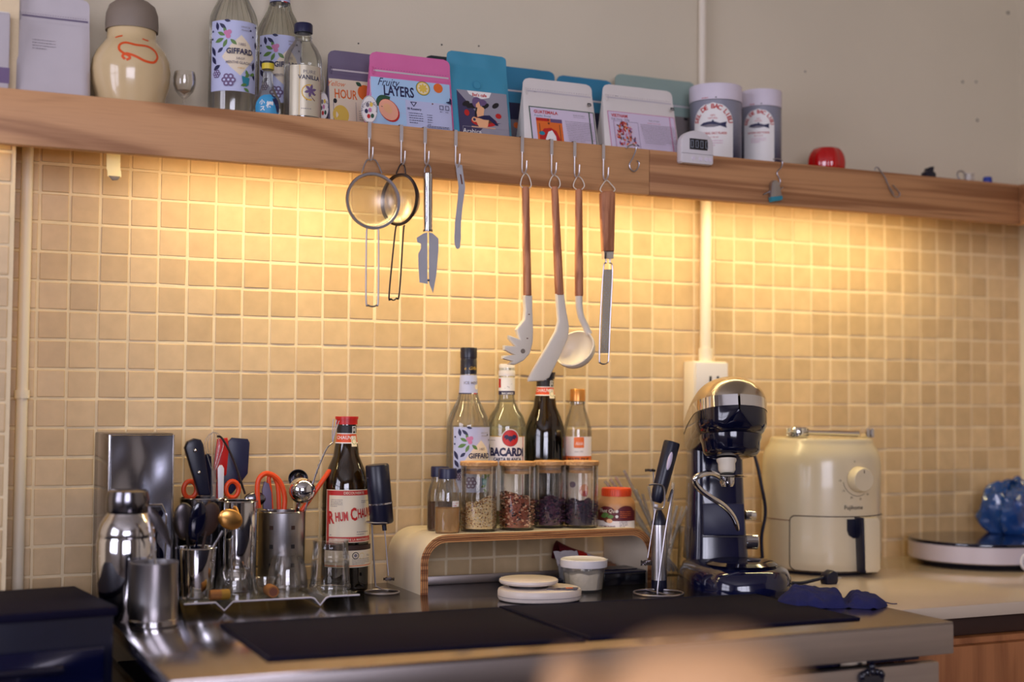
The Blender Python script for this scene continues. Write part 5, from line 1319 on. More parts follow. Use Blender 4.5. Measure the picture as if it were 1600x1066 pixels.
t, b4, s4, z4 = vessel('steel_cup', 'flared polished steel cup in front holding dark spoons', 'container', 306, 905, -.185, 856, 27, 31, 'chrome')
bi = b4 + Vector((0, 0, .006)); qi = lambda x, y, Y=-.185: P(x, y, Y=Y) - bi
spoon = lambda w_, h_, m_, X_: None
for k, (label, hx, hy, bx, by, rx, rz_, m_, rot) in enumerate([
        ('dark round spoon at the left in the flared cup', 300, 890, 288, 815, 17, 30, 'wire_dark', 6), ('black spoon standing in the middle of the flared cup', 306, 890, 308, 815, 14, 32, 'black_gloss', -6),
        ('dark brown spoon at the back of the flared cup', 310, 890, 326, 812, 17, 28, 'dark_brown', -14), ('golden bowled spoon leaning right out of the flared cup', 312, 890, 360, 812, 20, 16, 'gold', -25)]):
    if m_ == 'gold' and 'gold' not in MATS: M('gold', (232, 172, 96), .28, 1.0)
    Y_ = (-.195, -.198, -.178, -.190)[k]
    t = thing('spoon', label, 'spoon', bi, 0, 'spoons in the flared steel cup')
    one('handle', tube([qi(hx, hy, -.185), qi(bx - (bx - hx) * .25, by + 18, Y_)], .0024, 8), 'steel' if m_ == 'gold' else m_, t)
    one('bowl', ball(1.0, 20, 12, rx * s4, .005, rz_ * s4), m_, t, T(*qi(bx, by, Y_)) @ R('Y', -rot) @ R('X', 8))
t, b5, s5, z5 = vessel('steel_cup', 'small dark steel canister half hidden behind the shaker', 'container', 268, 860, -.090, 812, 14, 15, 'steel_dark', zb=ZC)

# ------------------------------------------------------------------ dark rum bottle
def rum_bottle(label, px, py, Y, zb, rpx, ybase_prof, lab):
    pass
def bottle_prof(r, H, rn):
    return [(0, .006), (r * .8, .004), (r * .93, 0), (r * .99, .003), (r, .009), (r, H * .55), (r * .985, H * .60), (r * .90, H * .655), (r * .74, H * .715), (r * .56, H * .77), (rn * 1.25, H * .83), (rn * 1.05, H * .87), (rn, H * .90), (rn, H * .955)]
thin_glass('glass_rum', (128, 112, 34), 0.04, 0.85, 0.06, veil=0.015, veilc=(40, 36, 10))
M('rum_liquid', (16, 12, 8), 0.2)
def rum(label, px, py, Y, zb, rpx, ytop, turn, full_label=True):
    b0, s, z = frame(px, py, Y, zb); r = rpx * s; H = z(ytop); rn = r * .40
    t = thing('rum_bottle', label, 'bottle', b0, 0, 'dark rum bottles'); pf = bottle_prof(r, H, rn)
    one('glass', lathe(pf, 44), 'glass_rum', t)
    one('rum', lathe([(0, .008)] + [(max(a_ - .003, 0), b_) for a_, b_ in pf[3:6]] + [(0, pf[5][1])], 36), 'rum_liquid', t)
    one('cap', lathe([(rn * 1.02, H * .955), (rn * 1.16, H * .955), (rn * 1.16, H * .985), (rn * 1.24, H * .985), (rn * 1.24, H * 1.0), (0, H)], 32), 'red' if full_label else 'black_plastic', t)
    S = S_lathe([(a_ + .0003, b_) for a_, b_ in pf[4:]], thcam(b0) + min(turn, .3))
    pr = Print(S)
    pr.rect(-rn * 2.6, H * .852, rn * 2.6, H * .90, 'orange_cap', 24, 3); pr.rect(-rn * 2.6, H * .90, rn * 2.6, H * .905, 'ink_white', 24, 1); pr.rect(-rn * 2.6, H * .846, rn * 2.6, H * .852, 'ink_white', 24, 1); pr.rect(-rn * 2.6, H * .905, rn * 2.6, H * .95, 'ink_black', 24, 2)
    pr.text('CHAUVET', -.006, H * .870, .0085, 'ink_white', bold=.01)
    pr.rect(.003, H * .828, .0155, H * .885, 'paper_cream', 5, 4); pr.band(disc_pts(.0093, H * .857, .0048, n=16), .0008, 'ink_green', True)
    pr.frame(.005, H * .90, .0145, H * .945, .0015, 'ink_white'); pr.text('R', .0098, H * .915, .008, 'ink_white', bold=.02)
    pr.rect(.002, H * .956, .012, H * .99, 'label_blue', 3, 2)
    pr.build('neck_label', t)
    S = S_lathe([(r + .0004, 0), (r + .0004, H)], thcam(b0) + turn); pr = Print(S); w_ = r * 2.6; z0, z1 = H * .285, H * .585
    hL = z1 - z0
    pr.rect(-w_ / 2, z0, w_ / 2, z1, 'paper_cream', 26, 6); pr.rect(-w_ / 2 + .0015, z0 + .0015, w_ / 2 - .0015, z1 - .0015, 'ink_red', 26, 6); pr.rect(-w_ / 2 + .007, z0 + .010, w_ / 2 - .007, z1 - .010, 'paper_cream', 26, 6)
    pr.text('DECOUVERTE', 0, z1 - .0078, .0062, 'paper_cream', bold=.01); pr.text('PRODUIT DE LA MARTINIQUE', 0, z0 + .0032, .0058, 'paper_cream', bold=.01, sx=.9)
    pr.lines(-w_ / 2 + .011, z1 - .018, -w_ / 2 + .033, 5, .0028, .001, 'ink_grey', 1)
    big = lambda c_, rest, x, y, k: (pr.text(c_, x, y, .030 * k, 'ink_red', 'L', bold=.03, sx=.55, rot=.10), pr.text(rest, x + .0125 * k, y + .004 * k, .0215 * k, 'ink_red', 'L', bold=.03, sx=.46, rot=.10))
    kk = r / .041
    big('R', 'HUM', -w_ / 2 + .009, z0 + hL * .36, kk); big('C', 'HAUVET', -w_ / 2 + .009 + .038 * kk, z0 + hL * .42, kk)
    pr.lines(.004, z0 + .018, .03, 2, .004, .0011, 'ink_grey', 5); pr.lines(.012, z1 - .02, .030, 2, .003, .001, 'ink_grey', 6); pr.lines(-w_ / 2 + .011, z0 + .013, -w_ / 2 + .018, 1, .003, .001, 'ink_grey', 6)
    z2, z3_ = H * .145, H * .27
    pr.rect(-w_ / 2, z2, w_ / 2, z3_, 'paper_cream', 26, 4); pr.rect(-w_ / 2, z3_ - .009, w_ / 2, z3_, 'dark_brown', 26, 1); pr.rect(-w_ / 2, z2 + .002, w_ / 2, z2 + .0035, 'ink_orange', 26, 1)
    pr.band(disc_pts(.002, z3_ - .018, .0055, n=18), .0014, 'ink_black', True); pr.circle(.002, z3_ - .018, .003, 'ink_grey'); pr.circle(.014, z3_ - .019, .0055, 'ink_yellow'); pr.circle(.014, z3_ - .019, .0048, 'paper_cream'); pr.lines(-.004, z2 + .014, .034, 4, .0028, .001, 'ink_grey', 3); pr.text('70cl', .027, z3_ - .02, .005, 'ink_grey')
    pr.build('label', t)
    return t
rum('dark rum bottle with red cap and red framed label on the counter', 540, 790, -.072, ZC, 36.5, 651, .38)

# ------------------------------------------------------------------ milk frother beside the rum
b0, s, z = frame(597, 920, -.130, ZC)
t = thing('milk_frother', 'black handheld milk frother resting in a wire stand by the riser', 'frother', b0)
q = lambda x, y, Y=-.130: P(x, y, Y=Y) - b0
A, B = q(589, 726), q(597, 818); L_ = (A - B).length; rb = 18.5 * s
bd = one('body', lathe([(0, 0), (rb * .9, 0), (rb, .003), (rb, L_ - .003), (rb * .92, L_), (0, L_)], 36), 'black_plastic', t, along(B, A))
Bm = along(B, A)
Sb = lambda a_, b_, h: Bm @ Vector(((rb + h) * math.cos(thcam(b0) + .35 + a_ / rb), (rb + h) * math.sin(thcam(b0) + .35 + a_ / rb), b_))
pr = Print(Sb); pr.lines(-.006, L_ - .022, .006, 2, .004, .0016, 'ink_grey', 2); pr.build('logo', t)
one('ring_band', lathe([(rb, L_ * .33), (rb * 1.05, L_ * .33), (rb * 1.05, L_ * .355), (rb, L_ * .355)], 32), 'steel', t, along(B, A))
one('stub', tube([q(600, 820), q(601, 829)], .004, 10), 'black_plastic', t)
one('shaft', tube([q(601, 826), q(607, 900)], .0011, 8), 'wire', t)
one('coil', tube([q(608, 905) + Vector((.0095 * math.cos(i * .9), .0095 * math.sin(i * .9), .0015 * math.sin(i * 3.1))) for i in range(48)], .0010, 5), 'wire_dark', t)
one('stand_ring', tube([(.030 * math.cos(a_), .030 * math.sin(a_), .0018) for a_ in [2 * PI * i / 36 for i in range(36)]], .0018, 7, True), 'wire', t)
one('stand_post', tube(smooth_pts([(.012, .004, .002), q(589, 917), q(586, 905), q(580, 800), q(579, 790), q(581, 786, -.137)], 5), .0017, 7), 'wire', t)
one('stand_clip', tube([Vector(q(583, 816)) + Vector((.021 * math.cos(a_), .021 * math.sin(a_), 0)) + Vector((.010, 0, 0)) for a_ in [PI * .6 + 1.7 * PI * i / 20 for i in range(21)]], .0015, 7), 'wire', t)

# ------------------------------------------------------------------ plywood riser
xl, xr = .579, 1.050; zr0, th_ = ZC, .014; HR = .104; rc = .050; y0, y1 = -.180, -.006
t = thing('plywood_riser', 'low bent plywood riser stand carrying bottles and jars', 'stand', ((xl + xr) / 2, (y0 + y1) / 2, ZC))
cx = (xl + xr) / 2; cy = (y0 + y1) / 2
def arch(off):
    r = rc - off; pts = [(xl + off, 0)]
    for i in range(9): a_ = PI - PI / 2 * i / 8; pts.append((xl + rc + r * math.cos(a_), HR - rc + r * math.sin(a_)))
    for i in range(9): a_ = PI / 2 - PI / 2 * i / 8; pts.append((xr - rc + r * math.cos(a_), HR - rc + r * math.sin(a_)))
    pts.append((xr - off, 0)); return [(x - cx, zz_) for x, zz_ in pts]
O, I = arch(0), arch(th_); n_ = len(O)
mb = MB('ply_face')
v_ = [Vector((x, yy - cy, zz_)) for yy in (y0, y1) for L in (O, I) for x, zz_ in L]
fo, fe = [], []
for i in range(n_ - 1):
    fo += [(i, i + 1, 2 * n_ + i + 1, 2 * n_ + i), (n_ + i, 3 * n_ + i, 3 * n_ + i + 1, n_ + i + 1)]
    fe += [(i, n_ + i, n_ + i + 1, i + 1), (2 * n_ + i, 2 * n_ + i + 1, 3 * n_ + i + 1, 3 * n_ + i)]
fe += [(0, 2 * n_, 3 * n_, n_), (n_ - 1, 2 * n_ - 1, 4 * n_ - 1, 3 * n_ - 1)]
mb.add((v_, fo), 'ply_face'); mb.add((v_, fe), 'ply_edge'); mb.build('board', t, ang=25)
ply = MB('dark_brown')
for off in (.004, .0075, .011): ply.add(tube([(x, y0 - cy - .0001, zz_) for x, zz_ in arch(off)], .0005, 4))
ply.build('ply_lines', t)
ZR = ZC + HR

# bottles at the back of the riser
syrup_bottle('clear syrup bottle with blue floral label standing on the plywood riser', 731, 690, -.052, ZR, .0405, .36, lab=(.066, .187))
def bacardi():
    b0, s, z = frame(791, 690, -.050, ZR); r = 31 * s
    t = thing('rum_bottle', 'clear white rum bottle with red bat medallion label', 'bottle', b0, 0)
    pf = [(0, .006), (r * .8, .003), (r * .95, 0), (r, .006), (r, z(672)), (r * .97, z(662)), (r * .84, z(650)), (r * .62, z(640)), (r * .46, z(630)), (r * .40, z(622)), (r * .40, z(575))]
    one('glass', lathe(pf, 44), 'glass_green', t)
    one('cap', lathe([(r * .40, z(588)), (r * .42, z(588)), (r * .42, z(580)), (r * .40, z(579)), (r * .40, z(571)), (r * .36, z(569)), (0, z(569))], 32), 'white_plastic', t)
    Sn = S_lathe([(r * .405, z(625)), (r * .405, z(580))], thcam(b0)); pr = Print(Sn)
    pr.rect(-.032, z(617), .032, z(590), 'ink_white', 22, 2); pr.rect(-.032, z(617), .032, z(611), 'ink_navy', 22, 1); pr.text('BACARDI', .002, z(616.3), .0055, 'ink_white', bold=.02)
    pr.band([(-.004, z(607)), (.002, z(604)), (.004, z(606)), (.010, z(600))], .0009, 'ink_black'); pr.rect(-.020, z(606), -.012, z(592), 'ink_red', 2, 2); pr.build('neck_label', t)
    S = S_lathe([(r + .0003, 0), (r + .0003, .3)], thcam(b0) + .05); pr = Print(S); w_ = r * 2.2
    pr.rect(-w_ / 2, .03, w_ / 2, z(681), 'paper_white', 26, 5); pr.rect(w_ / 2 - .008, .03, w_ / 2 - .006, z(681), 'ink_red', 1, 5); pr.rect(-w_ / 2, z(681) - .0012, w_ / 2, z(681), 'ink_gold', 20, 1)
    c_ = (.006, z(684))
    pr.circle(*c_, .0172, 'paper_white', n=30); pr.circle(*c_, .0160, 'ink_grey', n=30); pr.circle(*c_, .0152, 'ink_red', n=30)
    bat = [(0, -.008), (.0015, -.005), (.004, -.004), (.005, -.001), (.009, -.0035), (.009, .001), (.0125, .0), (.0110, .0055), (.0060, .0065), (.003, .003), (.0015, .0045), (0, .004)]
    bat = bat + [(-x, y) for x, y in bat[::-1][1:-1]]
    pr.poly([(c_[0] + x, c_[1] + y) for x, y in bat], 'ink_navy')
    pr.text('BACARDI', .0, z(711), .0205, 'ink_navy', bold=.05, sx=.82)
    pr.text('CARTA BLANCA', .001, z(719), .0085, 'ink_navy', bold=.03, sx=.88)
    pr.lines(-w_ / 2 + .004, z(683) - .006, -.014, 1, .003, .001, 'ink_grey', 1); pr.text('SUPERIOR', 0, z(728), .006, 'ink_navy')
    pr.build('label', t)
bacardi()
rum('dark rum bottle with orange neck band at the back of the riser', 851, 690, -.050, ZR, 32.5, 582, 2.9, False)
M('gold_cap', (206, 140, 70), .3, .6)
b0, s, z = frame(902, 690, -.050, ZR); r = 22.5 * s
t = thing('syrup_bottle', 'small clear bottle with copper cap and orange logo label', 'bottle', b0)
pf = [(0, .005), (r * .9, 0), (r, .005), (r, z(680)), (r * .96, z(668)), (r * .80, z(655)), (r * .60, z(642)), (r * .49, z(632)), (r * .47, z(625))]
one('glass', lathe(pf, 36), 'glass_bottle', t)
one('cap', lathe([(r * .48, z(627)), (r * .53, z(627)), (r * .53, z(610)), (r * .48, z(608)), (0, z(608))], 28), 'gold_cap', t); one('neck_ring', lathe([(r * .47, z(632)), (r * .55, z(631)), (r * .55, z(628)), (r * .47, z(627))], 28), 'glass_bottle', t)
pr = Print(S_lathe([(r + .0003, 0), (r + .0003, .3)], thcam(b0) + .12)); w_ = r * 2.3
pr.rect(-w_ / 2, .02, w_ / 2, z(682), 'paper_white', 22, 4); pr.rect(-w_ / 2, z(722), w_ / 2, z(712), 'ink_orange', 22, 1); pr.poly([(x + .0, y_ + z(691)) for x, y_ in rrect(.020, .021, .002)], 'ink_orange')
for k in range(4): pr.band([(-.0065 + k * .0036, z(695)), (-.0047 + k * .0036, z(690)), (-.0029 + k * .0036, z(695))], .0009, 'ink_white')
pr.text('MATE DUE', 0, z(720), .0095, 'ink_brown', bold=.04, sx=.95); pr.text('since 1952', 0, z(706), .004, 'ink_grey')
pr.circle(-.012, z(756), .006, 'ink_mauve'); pr.circle(.011, z(765), .010, 'ink_peach', .012); pr.circle(.013, z(770), .006, 'ink_red'); pr.lines(-.008, z(785), .016, 1, .003, .0012, 'ink_grey', 3)
pr.build('label', t)

# storage jars on the riser
M('grain_oat', (236, 206, 150), .7, var=.2, vscale=300); M('grain_nut', (150, 78, 52), .6, var=.3, vscale=200); M('grain_pale', (240, 190, 150), .6, var=.1)
M('dried_dark', (84, 48, 70), .7, var=.3, vscale=200); M('tea_dark', (40, 26, 50), .6, var=.3, vscale=160)
oct_v = [(1, 0, 0), (-1, 0, 0), (0, 1, 0), (0, -1, 0), (0, 0, 1), (0, 0, -1)]; oct_f = [(0, 2, 4), (2, 1, 4), (1, 3, 4), (3, 0, 4), (2, 0, 5), (1, 2, 5), (3, 1, 5), (0, 3, 5)]
def fill(t, r, h0, h1, mat, mats, size, n, seed, tilt=0.0):
    """a heap of pieces: a mound with its pieces lying on top and against the glass"""
    rg = random.Random(seed)
    top = lambda x, y: h1 + tilt * x + .006 * noise.noise(Vector((x * 60, y * 60, seed)))
    o = one('fill', gridf(lambda u_, v_: (r * v_ * math.cos(2 * PI * u_), r * v_ * math.sin(2 * PI * u_), top(r * v_ * math.cos(2 * PI * u_), r * v_ * math.sin(2 * PI * u_)) - .002), 28, 6), mat, t); o['kind'] = 'stuff'
    mb = MB(mats[0])
    sd = gridf(lambda u_, v_: (r * math.cos(2 * PI * u_), r * math.sin(2 * PI * u_), h0 + (top(r * math.cos(2 * PI * u_), r * math.sin(2 * PI * u_)) - .002 - h0) * v_), 28, 6); mb.add(sd, mat)
    for k in range(n):
        a_ = rg.uniform(0, 2 * PI)
        if rg.random() < .72: x, y = r * .985 * math.cos(a_), r * .985 * math.sin(a_); zz_ = rg.uniform(h0 + size, top(x, y))
        else:
            q_ = r * math.sqrt(rg.random()) * .95; x, y = q_ * math.cos(a_), q_ * math.sin(a_); zz_ = top(x, y)
        sz = size * rg.uniform(.7, 1.3)
        X = T(x, y, zz_) @ R('Z', rg.uniform(0, 360)) @ R('X', rg.uniform(0, 360)) @ Matrix.Diagonal((sz, sz * .55, sz * .5, 1))
        mb.add((oct_v, oct_f), rg.choice(mats), X)
    o = mb.build('pieces', t, smooth=False, fix=False); o['kind'] = 'stuff'
def jar(label, px, Y, rpx, ytop, ylid, spec):
    b0, s, z = frame(px, 780, Y, ZR); r = rpx * s; H = z(ylid)
    t = thing('storage_jar', label, 'jar', b0, 0, 'glass storage jars with bamboo lids')
    one('glass', lathe([(0, 0), (r * .95, 0), (r, .003), (r, H), (r - .002, H), (r - .002, .005), (0, .005)], 44), 'glass', t)
    one('lid', lathe([(0, H + .0005), (r * 1.03, H + .0005), (r * 1.05, H + .002), (r * 1.05, z(ytop) - .001), (r * 1.02, z(ytop)), (0, z(ytop))], 40), 'bamboo', t)
    one('stopper', lathe([(0, H), (r - .006, H), (r - .006, H - .014), (0, H - .014)], 36), 'bamboo', t)
    one('seal', lathe([(r - .006, H - .004), (r - .0024, H - .005), (r - .0024, H - .008), (r - .006, H - .009)], 36), 'plastic_clear', t)
    fill(t, r - .0026, .0055, spec[0], spec[1], spec[2], spec[3], spec[4], px, spec[5])
    return t, b0, s, z, r
jar('bamboo lidded glass jar of pale oats, leftmost of the jars', 748, -.135, 28.5, 721, 728, (.050, 'grain_oat', ['grain_oat', 'grain_oat', 'paper_cream', 'cork'], .0026, 1500, .35))
jar('bamboo lidded glass jar of chopped red brown nuts', 808, -.135, 27.5, 721, 728, (.062, 'grain_nut', ['grain_nut', 'grain_nut', 'dark_brown', 'grain_pale'], .0042, 800, -.30))
jar('bamboo lidded glass jar of dark dried petals, beside the nuts', 858, -.116, 23.5, 720, 727, (.052, 'dried_dark', ['dried_dark', 'tea_dark', 'dried_dark'], .0055, 420, .10))
t, b0, s, z, r = jar('bamboo lidded glass jar of dark tea, rightmost of the jars', 908, -.135, 26.5, 720, 727, (.048, 'tea_dark', ['tea_dark', 'dried_dark'], .0045, 420, .0))
b0, s, z = frame(893, 760, -.100, ZR)

# two small juice bottles
def small_bottle(label, px, Y, ytop, jm, yl):
    b0, s, z = frame(px, 790, Y, ZR); r = 19.5 * s
    t = thing('juice_bottle', label, 'bottle', b0, 0, 'small navy capped bottles on the riser')
    one('glass', lathe([(0, .002), (r * .93, 0), (r, .003), (r, z(775)), (r * .93, z(766)), (r * .78, z(757)), (r * .68, z(750)), (r * .66, z(745))], 32), 'glass_bottle', t)
    one('cap', lathe([(r * .68, z(ytop + 16)), (r * .74, z(ytop + 16)), (r * .74, z(ytop + 2)), (r * .70, z(ytop)), (0, z(ytop))], 30), 'navy', t)
    one('juice', lathe([(0, .003), (r * .92, .003), (r * .955, .006), (r * .955, z(yl)), (0, z(yl))], 30), jm, t)
    return t, b0, s, z, r
small_bottle('small navy capped bottle of brown liquid behind the amber one', 687, -.105, 729, 'juice_brown', 785)
t, b0, s, z, r = small_bottle('small navy capped bottle of pale amber juice at the riser front', 699, -.150, 732, 'juice_pale', 794)
pr = Print(S_lathe([(r + .0003, 0), (r + .0003, .2)], thcam(b0) + .75)); pr.rect(-.008, z(791), .008, z(782), 'paper_white', 8, 2); pr.lines(-.006, z(786), .006, 2, .004, .0012, 'ink_red', 2); pr.build('sticker', t)
dr = MB('glass'); rg = random.Random(2)
for k in range(70): a_ = rg.uniform(-2.4, .2); zz_ = rg.uniform(z(793), z(770)); dr.add(ball(.0012 * rg.uniform(.5, 1.3), 6, 4), None, T((r * .93) * math.cos(a_), (r * .93) * math.sin(a_), zz_))
o = dr.build('droplets', t); o['kind'] = 'stuff'

# spread jar with orange lid
b0, s, z = frame(963, 800, -.125, ZR); r = 30 * s
M('spread', (196, 138, 86), .4)
t = thing('spread_jar', 'squat jar of tan spread with orange lid and maroon label', 'jar', b0)
pf = [(0, .002), (r * .92, 0), (r, .004), (r, z(790)), (r * .96, z(784)), (r * .78, z(776)), (r * .74, z(772))]
one('jar', lathe(pf, 40), 'spread', t)
one('lid', lathe([(r * .74, z(775)), (r * .77, z(775)), (r * .77, z(764)), (r * .74, z(762.5)), (0, z(762.5))], 36), 'orange', t)
lg = MB('orange_cap')
for i in range(40): a_ = 2 * PI * i / 40; lg.add(rbox(.001, .0012, z(765) - z(774)), None, T(r * .773 * math.cos(a_), r * .773 * math.sin(a_), (z(765) + z(774)) / 2) @ R('Z', math.degrees(a_)))
o = lg.build('lid_ridges', t); 
pr = Print(S_lathe([(r + .0003, 0), (r + .0003, .2)], thcam(b0))); w_ = r * 2.4
M('maroon', (96, 22, 30), .5)
pr.rect(-w_ / 2, z(824), w_ / 2, z(810), 'paper_white', 24, 2); pr.rect(-w_ / 2, z(812), w_ / 2, z(796), 'maroon', 24, 2); pr.circle(-.020, z(800), .019, 'maroon', .013); pr.circle(.020, z(799), .019, 'maroon', .013)
pr.text('Thot Que', -.017, z(799), .0095, 'paper_cream', bold=.01, shear=.25); pr.leaf(-.033, z(806), .02, .01, .3, 'ink_green'); pr.leaf(-.018, z(806), .014, .008, .1, 'ink_green'); pr.circle(-.017, z(811), .0085, 'ink_brown', .0045); pr.circle(-.013, z(812), .006, 'ink_skin', .004)
for y in (797, 805): pr.circle(.001, z(y), .0028, 'paper_white')
pr.lines(.007, z(798), .03, 4, .0034, .001, 'ink_orange', 2); pr.lines(.006, z(814), .022, 4, .0028, .0012, 'ink_grey', 3); pr.text('SOT ME RANG', -.018, z(822), .005, 'maroon', bold=.02); pr.build('label', t)

# ------------------------------------------------------------------ beaker with glass straws
b0, s, z = frame(1044, 865, -.095, ZC); r = 24 * s
t = thing('glass_beaker', 'clear beaker behind the steel frother holding glass straws', 'glass', b0)
one('glass', lathe([(0, 0), (r * .80, 0), (r * .82, .003), (r, z(823)), (r - .002, z(823)), (r * .80, .005), (0, .005)], 36), 'glass', t)
one('rim', tube([(r * math.cos(a_), r * math.sin(a_), z(823)) for a_ in [2 * PI * i / 32 for i in range(32)]], .0012, 6, True), 'glass', t)
thin_glass('glass_straw', (244, 242, 240), .05, .9, .10, veil=.14, veilc=(240, 236, 232))
q = lambda x, y, Y: P(x, y, Y=Y) - b0
ORD = ['first', 'second', 'third', 'fourth', 'fifth', 'sixth', 'seventh', 'eighth', 'ninth', 'tenth', 'last']
for k, (x0_, y0_) in enumerate([(945, 752), (953, 748), (962, 745), (975, 735), (993, 765), (1004, 772), (1013, 760), (1052, 755), (1058, 790), (1066, 792), (1075, 788)]):
    a_ = .9 * k; bt = Vector((-r * .5 * (k - 5) / 5, r * .5 * (((k * 4) % 11) - 5) / 5, .008))
    dirx = (x0_ - 1044) / 100.0
    t2 = thing('glass_straw', ORD[k] + ' glass straw from the left by its tip in the beaker', 'straw', b0 + bt, 0, 'glass straws in the beaker')
    top = q(x0_, y0_, -.075 - .006 * (k % 3)) - bt
    nn = 9
    v_, f_ = tube([top * 0, top], .0031, 9, cap=False); v2, f2 = tube([top * 0, top], .0021, 9, cap=False)
    one('tube', (v_, f_), 'glass_straw', t2); one('bore', (v2, [tuple(reversed(x)) for x in f2]), 'glass_straw', t2)

# ------------------------------------------------------------------ slim steel frother and the black one on a wire stand
b0, s, z = frame(1030, 860, -.270, ZC); r = 12 * s
t = thing('steel_frother', 'slim brushed steel cylinder with black ends in front of the beaker', 'frother', b0)
one('foot', lathe([(0, 0), (r * .95, 0), (r * 1.02, .002), (r * 1.02, z(906)), (0, z(906))], 28), 'black_plastic', t)
one('sleeve', lathe([(r, z(906)), (r, z(822)), (r * .98, z(820)), (0, z(820))], 28), 'steel_brushed', t)
one('shoulder', lathe([(r * .99, z(820)), (r * .99, z(816)), (r * .7, z(806)), (r * .4, z(800)), (r * .3, z(797)), (0, z(797))], 28), 'black_plastic', t)
b0, s, z = frame(1029, 925, -.315, ZC)
t = thing('milk_frother', 'black milk frother with grey switch tilted in a round wire stand', 'frother', b0)
q = lambda x, y, Y=-.315: P(x, y, Y=Y) - b0
A, B = q(1050, 691), q(1026, 785); L_ = (A - B).length; rb = 13 * s
XB = along(B, A)
one('body', lathe([(0, 0), (rb * .55, 0), (rb * .75, .006), (rb * .9, .02), (rb * .95, L_ * .5), (rb, L_ - .003), (rb * .95, L_), (0, L_)], 32), 'black_plastic', t, XB)
th = thcam(b0)
Sb = lambda a_, b_, h: XB @ Vector(((rb + h) * math.cos(th + .1 + a_ / rb), (rb + h) * math.sin(th + .1 + a_ / rb), b_))
sw = q(1043, 719) - Vector((.0, rb * .98, 0))
one('switch', ball(1, 16, 10, .0045, .003, .017), 'label_lilac', t, Matrix.Translation(q(1043, 720) + Vector((-.004, -rb * .93, 0))) @ R('Y', math.degrees(math.atan2((A - B).x, (A - B).z))))
one('nozzle', lathe([(0, 0), (.0028, 0), (.004, .010), (0, .010)], 14), 'white_plastic', t, along(q(1024, 797), q(1026, 785)))
one('shaft', tube([q(1024, 795), q(1012, 872)], .0011, 8), 'wire', t)
one('coil', tube([q(1010, 880) + Vector((.0105 * math.cos(i * .8), .006 * math.sin(i * .8), .004 * math.sin(i * 2.6))) for i in range(60)], .0010, 5), 'wire_dark', t)
one('stand_ring', tube([(.044 * math.cos(a_), .044 * math.sin(a_), .0018) for a_ in [2 * PI * i / 44 for i in range(44)]], .0018, 7, True), 'wire', t)
one('stand_bar', tube([(.0, -.044, .0018), (.0, .044, .0018)], .0016, 7), 'wire', t)
one('stand_post', tube(smooth_pts([(0, 0, .002), q(1028, 918), q(1040, 830), q(1050, 775), q(1050, 766), q(1044, 784, -.31)], 5), .0018, 7), 'wire', t)
one('stand_clip', tube(smooth_pts([q(1014, 758, -.335), q(1026, 757, -.338), q(1037, 762, -.336), q(1038, 785, -.334), q(1034, 795, -.333), q(1022, 793, -.333)], 5), .0016, 7), 'wire', t)
t = thing('frother_whisk', 'spare spring whisk standing behind the tilted black frother', 'whisk', Vector(P(1018, 905, Y=-.27)) * 1.0)
p_ = P(1018, 905, Y=-.235); t.location = (p_.x, -.235, ZC)
q2 = lambda x, y: P(x, y, Y=-.235) - Vector(t.location)
one('coil', tube([q2(1016, 735) + Vector((.009 * math.cos(i * .8), .009 * math.sin(i * .8), .0018 * math.sin(i * 2.6))) for i in range(54)], .0011, 5), 'wire_dark', t)
one('shaft', tube([q2(1021, 737), q2(1022, 830), Vector((.004, 0, 0))], .0011, 6), 'wire', t)

# ------------------------------------------------------------------ tub, scale and things under the riser
b0, s, z = frame(912, 900, -.222, ZC)
t = thing('plastic_tub', 'clear plastic tub of white powder with pale lid', 'tub', b0)
M('powder', (250, 240, 222), .9, var=.06, vscale=120, bump=.5, bscale=200)
thin_glass('tub_wall', (250, 248, 244), .12, .6, .05, veil=.05)
one('tub', lathe([(0, 0), (28 * s, 0), (29.5 * s, .003), (33.5 * s, z(884)), (32.5 * s, z(884)), (28.5 * s, .003), (0, .002)], 40), 'tub_wall', t)
one('powder', gridf(lambda u_, v_: ((28 + 2.6 * min(1, v_ * 1.2)) * s * (1 if v_ < .8 else (1 - v_) / .2) * math.cos(2 * PI * u_), (28 + 2.6 * min(1, v_ * 1.2)) * s * (1 if v_ < .8 else (1 - v_) / .2) * math.sin(2 * PI * u_), .003 + (z(896) - .003) * min(1, v_ / .8) + (.004 * noise.noise(Vector((math.cos(2 * PI * u_) * 2, math.sin(2 * PI * u_) * 2, v_ * 3))) if v_ > .5 else 0)), 32, 10), 'powder', t)['kind'] = 'stuff'
one('lid', lathe([(33 * s, z(885)), (36.5 * s, z(885)), (37 * s, z(881)), (36.5 * s, z(874)), (34 * s, z(872.5)), (31 * s, z(874.5)), (0, z(874.5))], 44), 'white_plastic', t)
one('lid_tab', rbox(.012, .006, .002, .0008), 'white_plastic', t, T(37 * s, 0, z(876)) @ R('Z', 10))

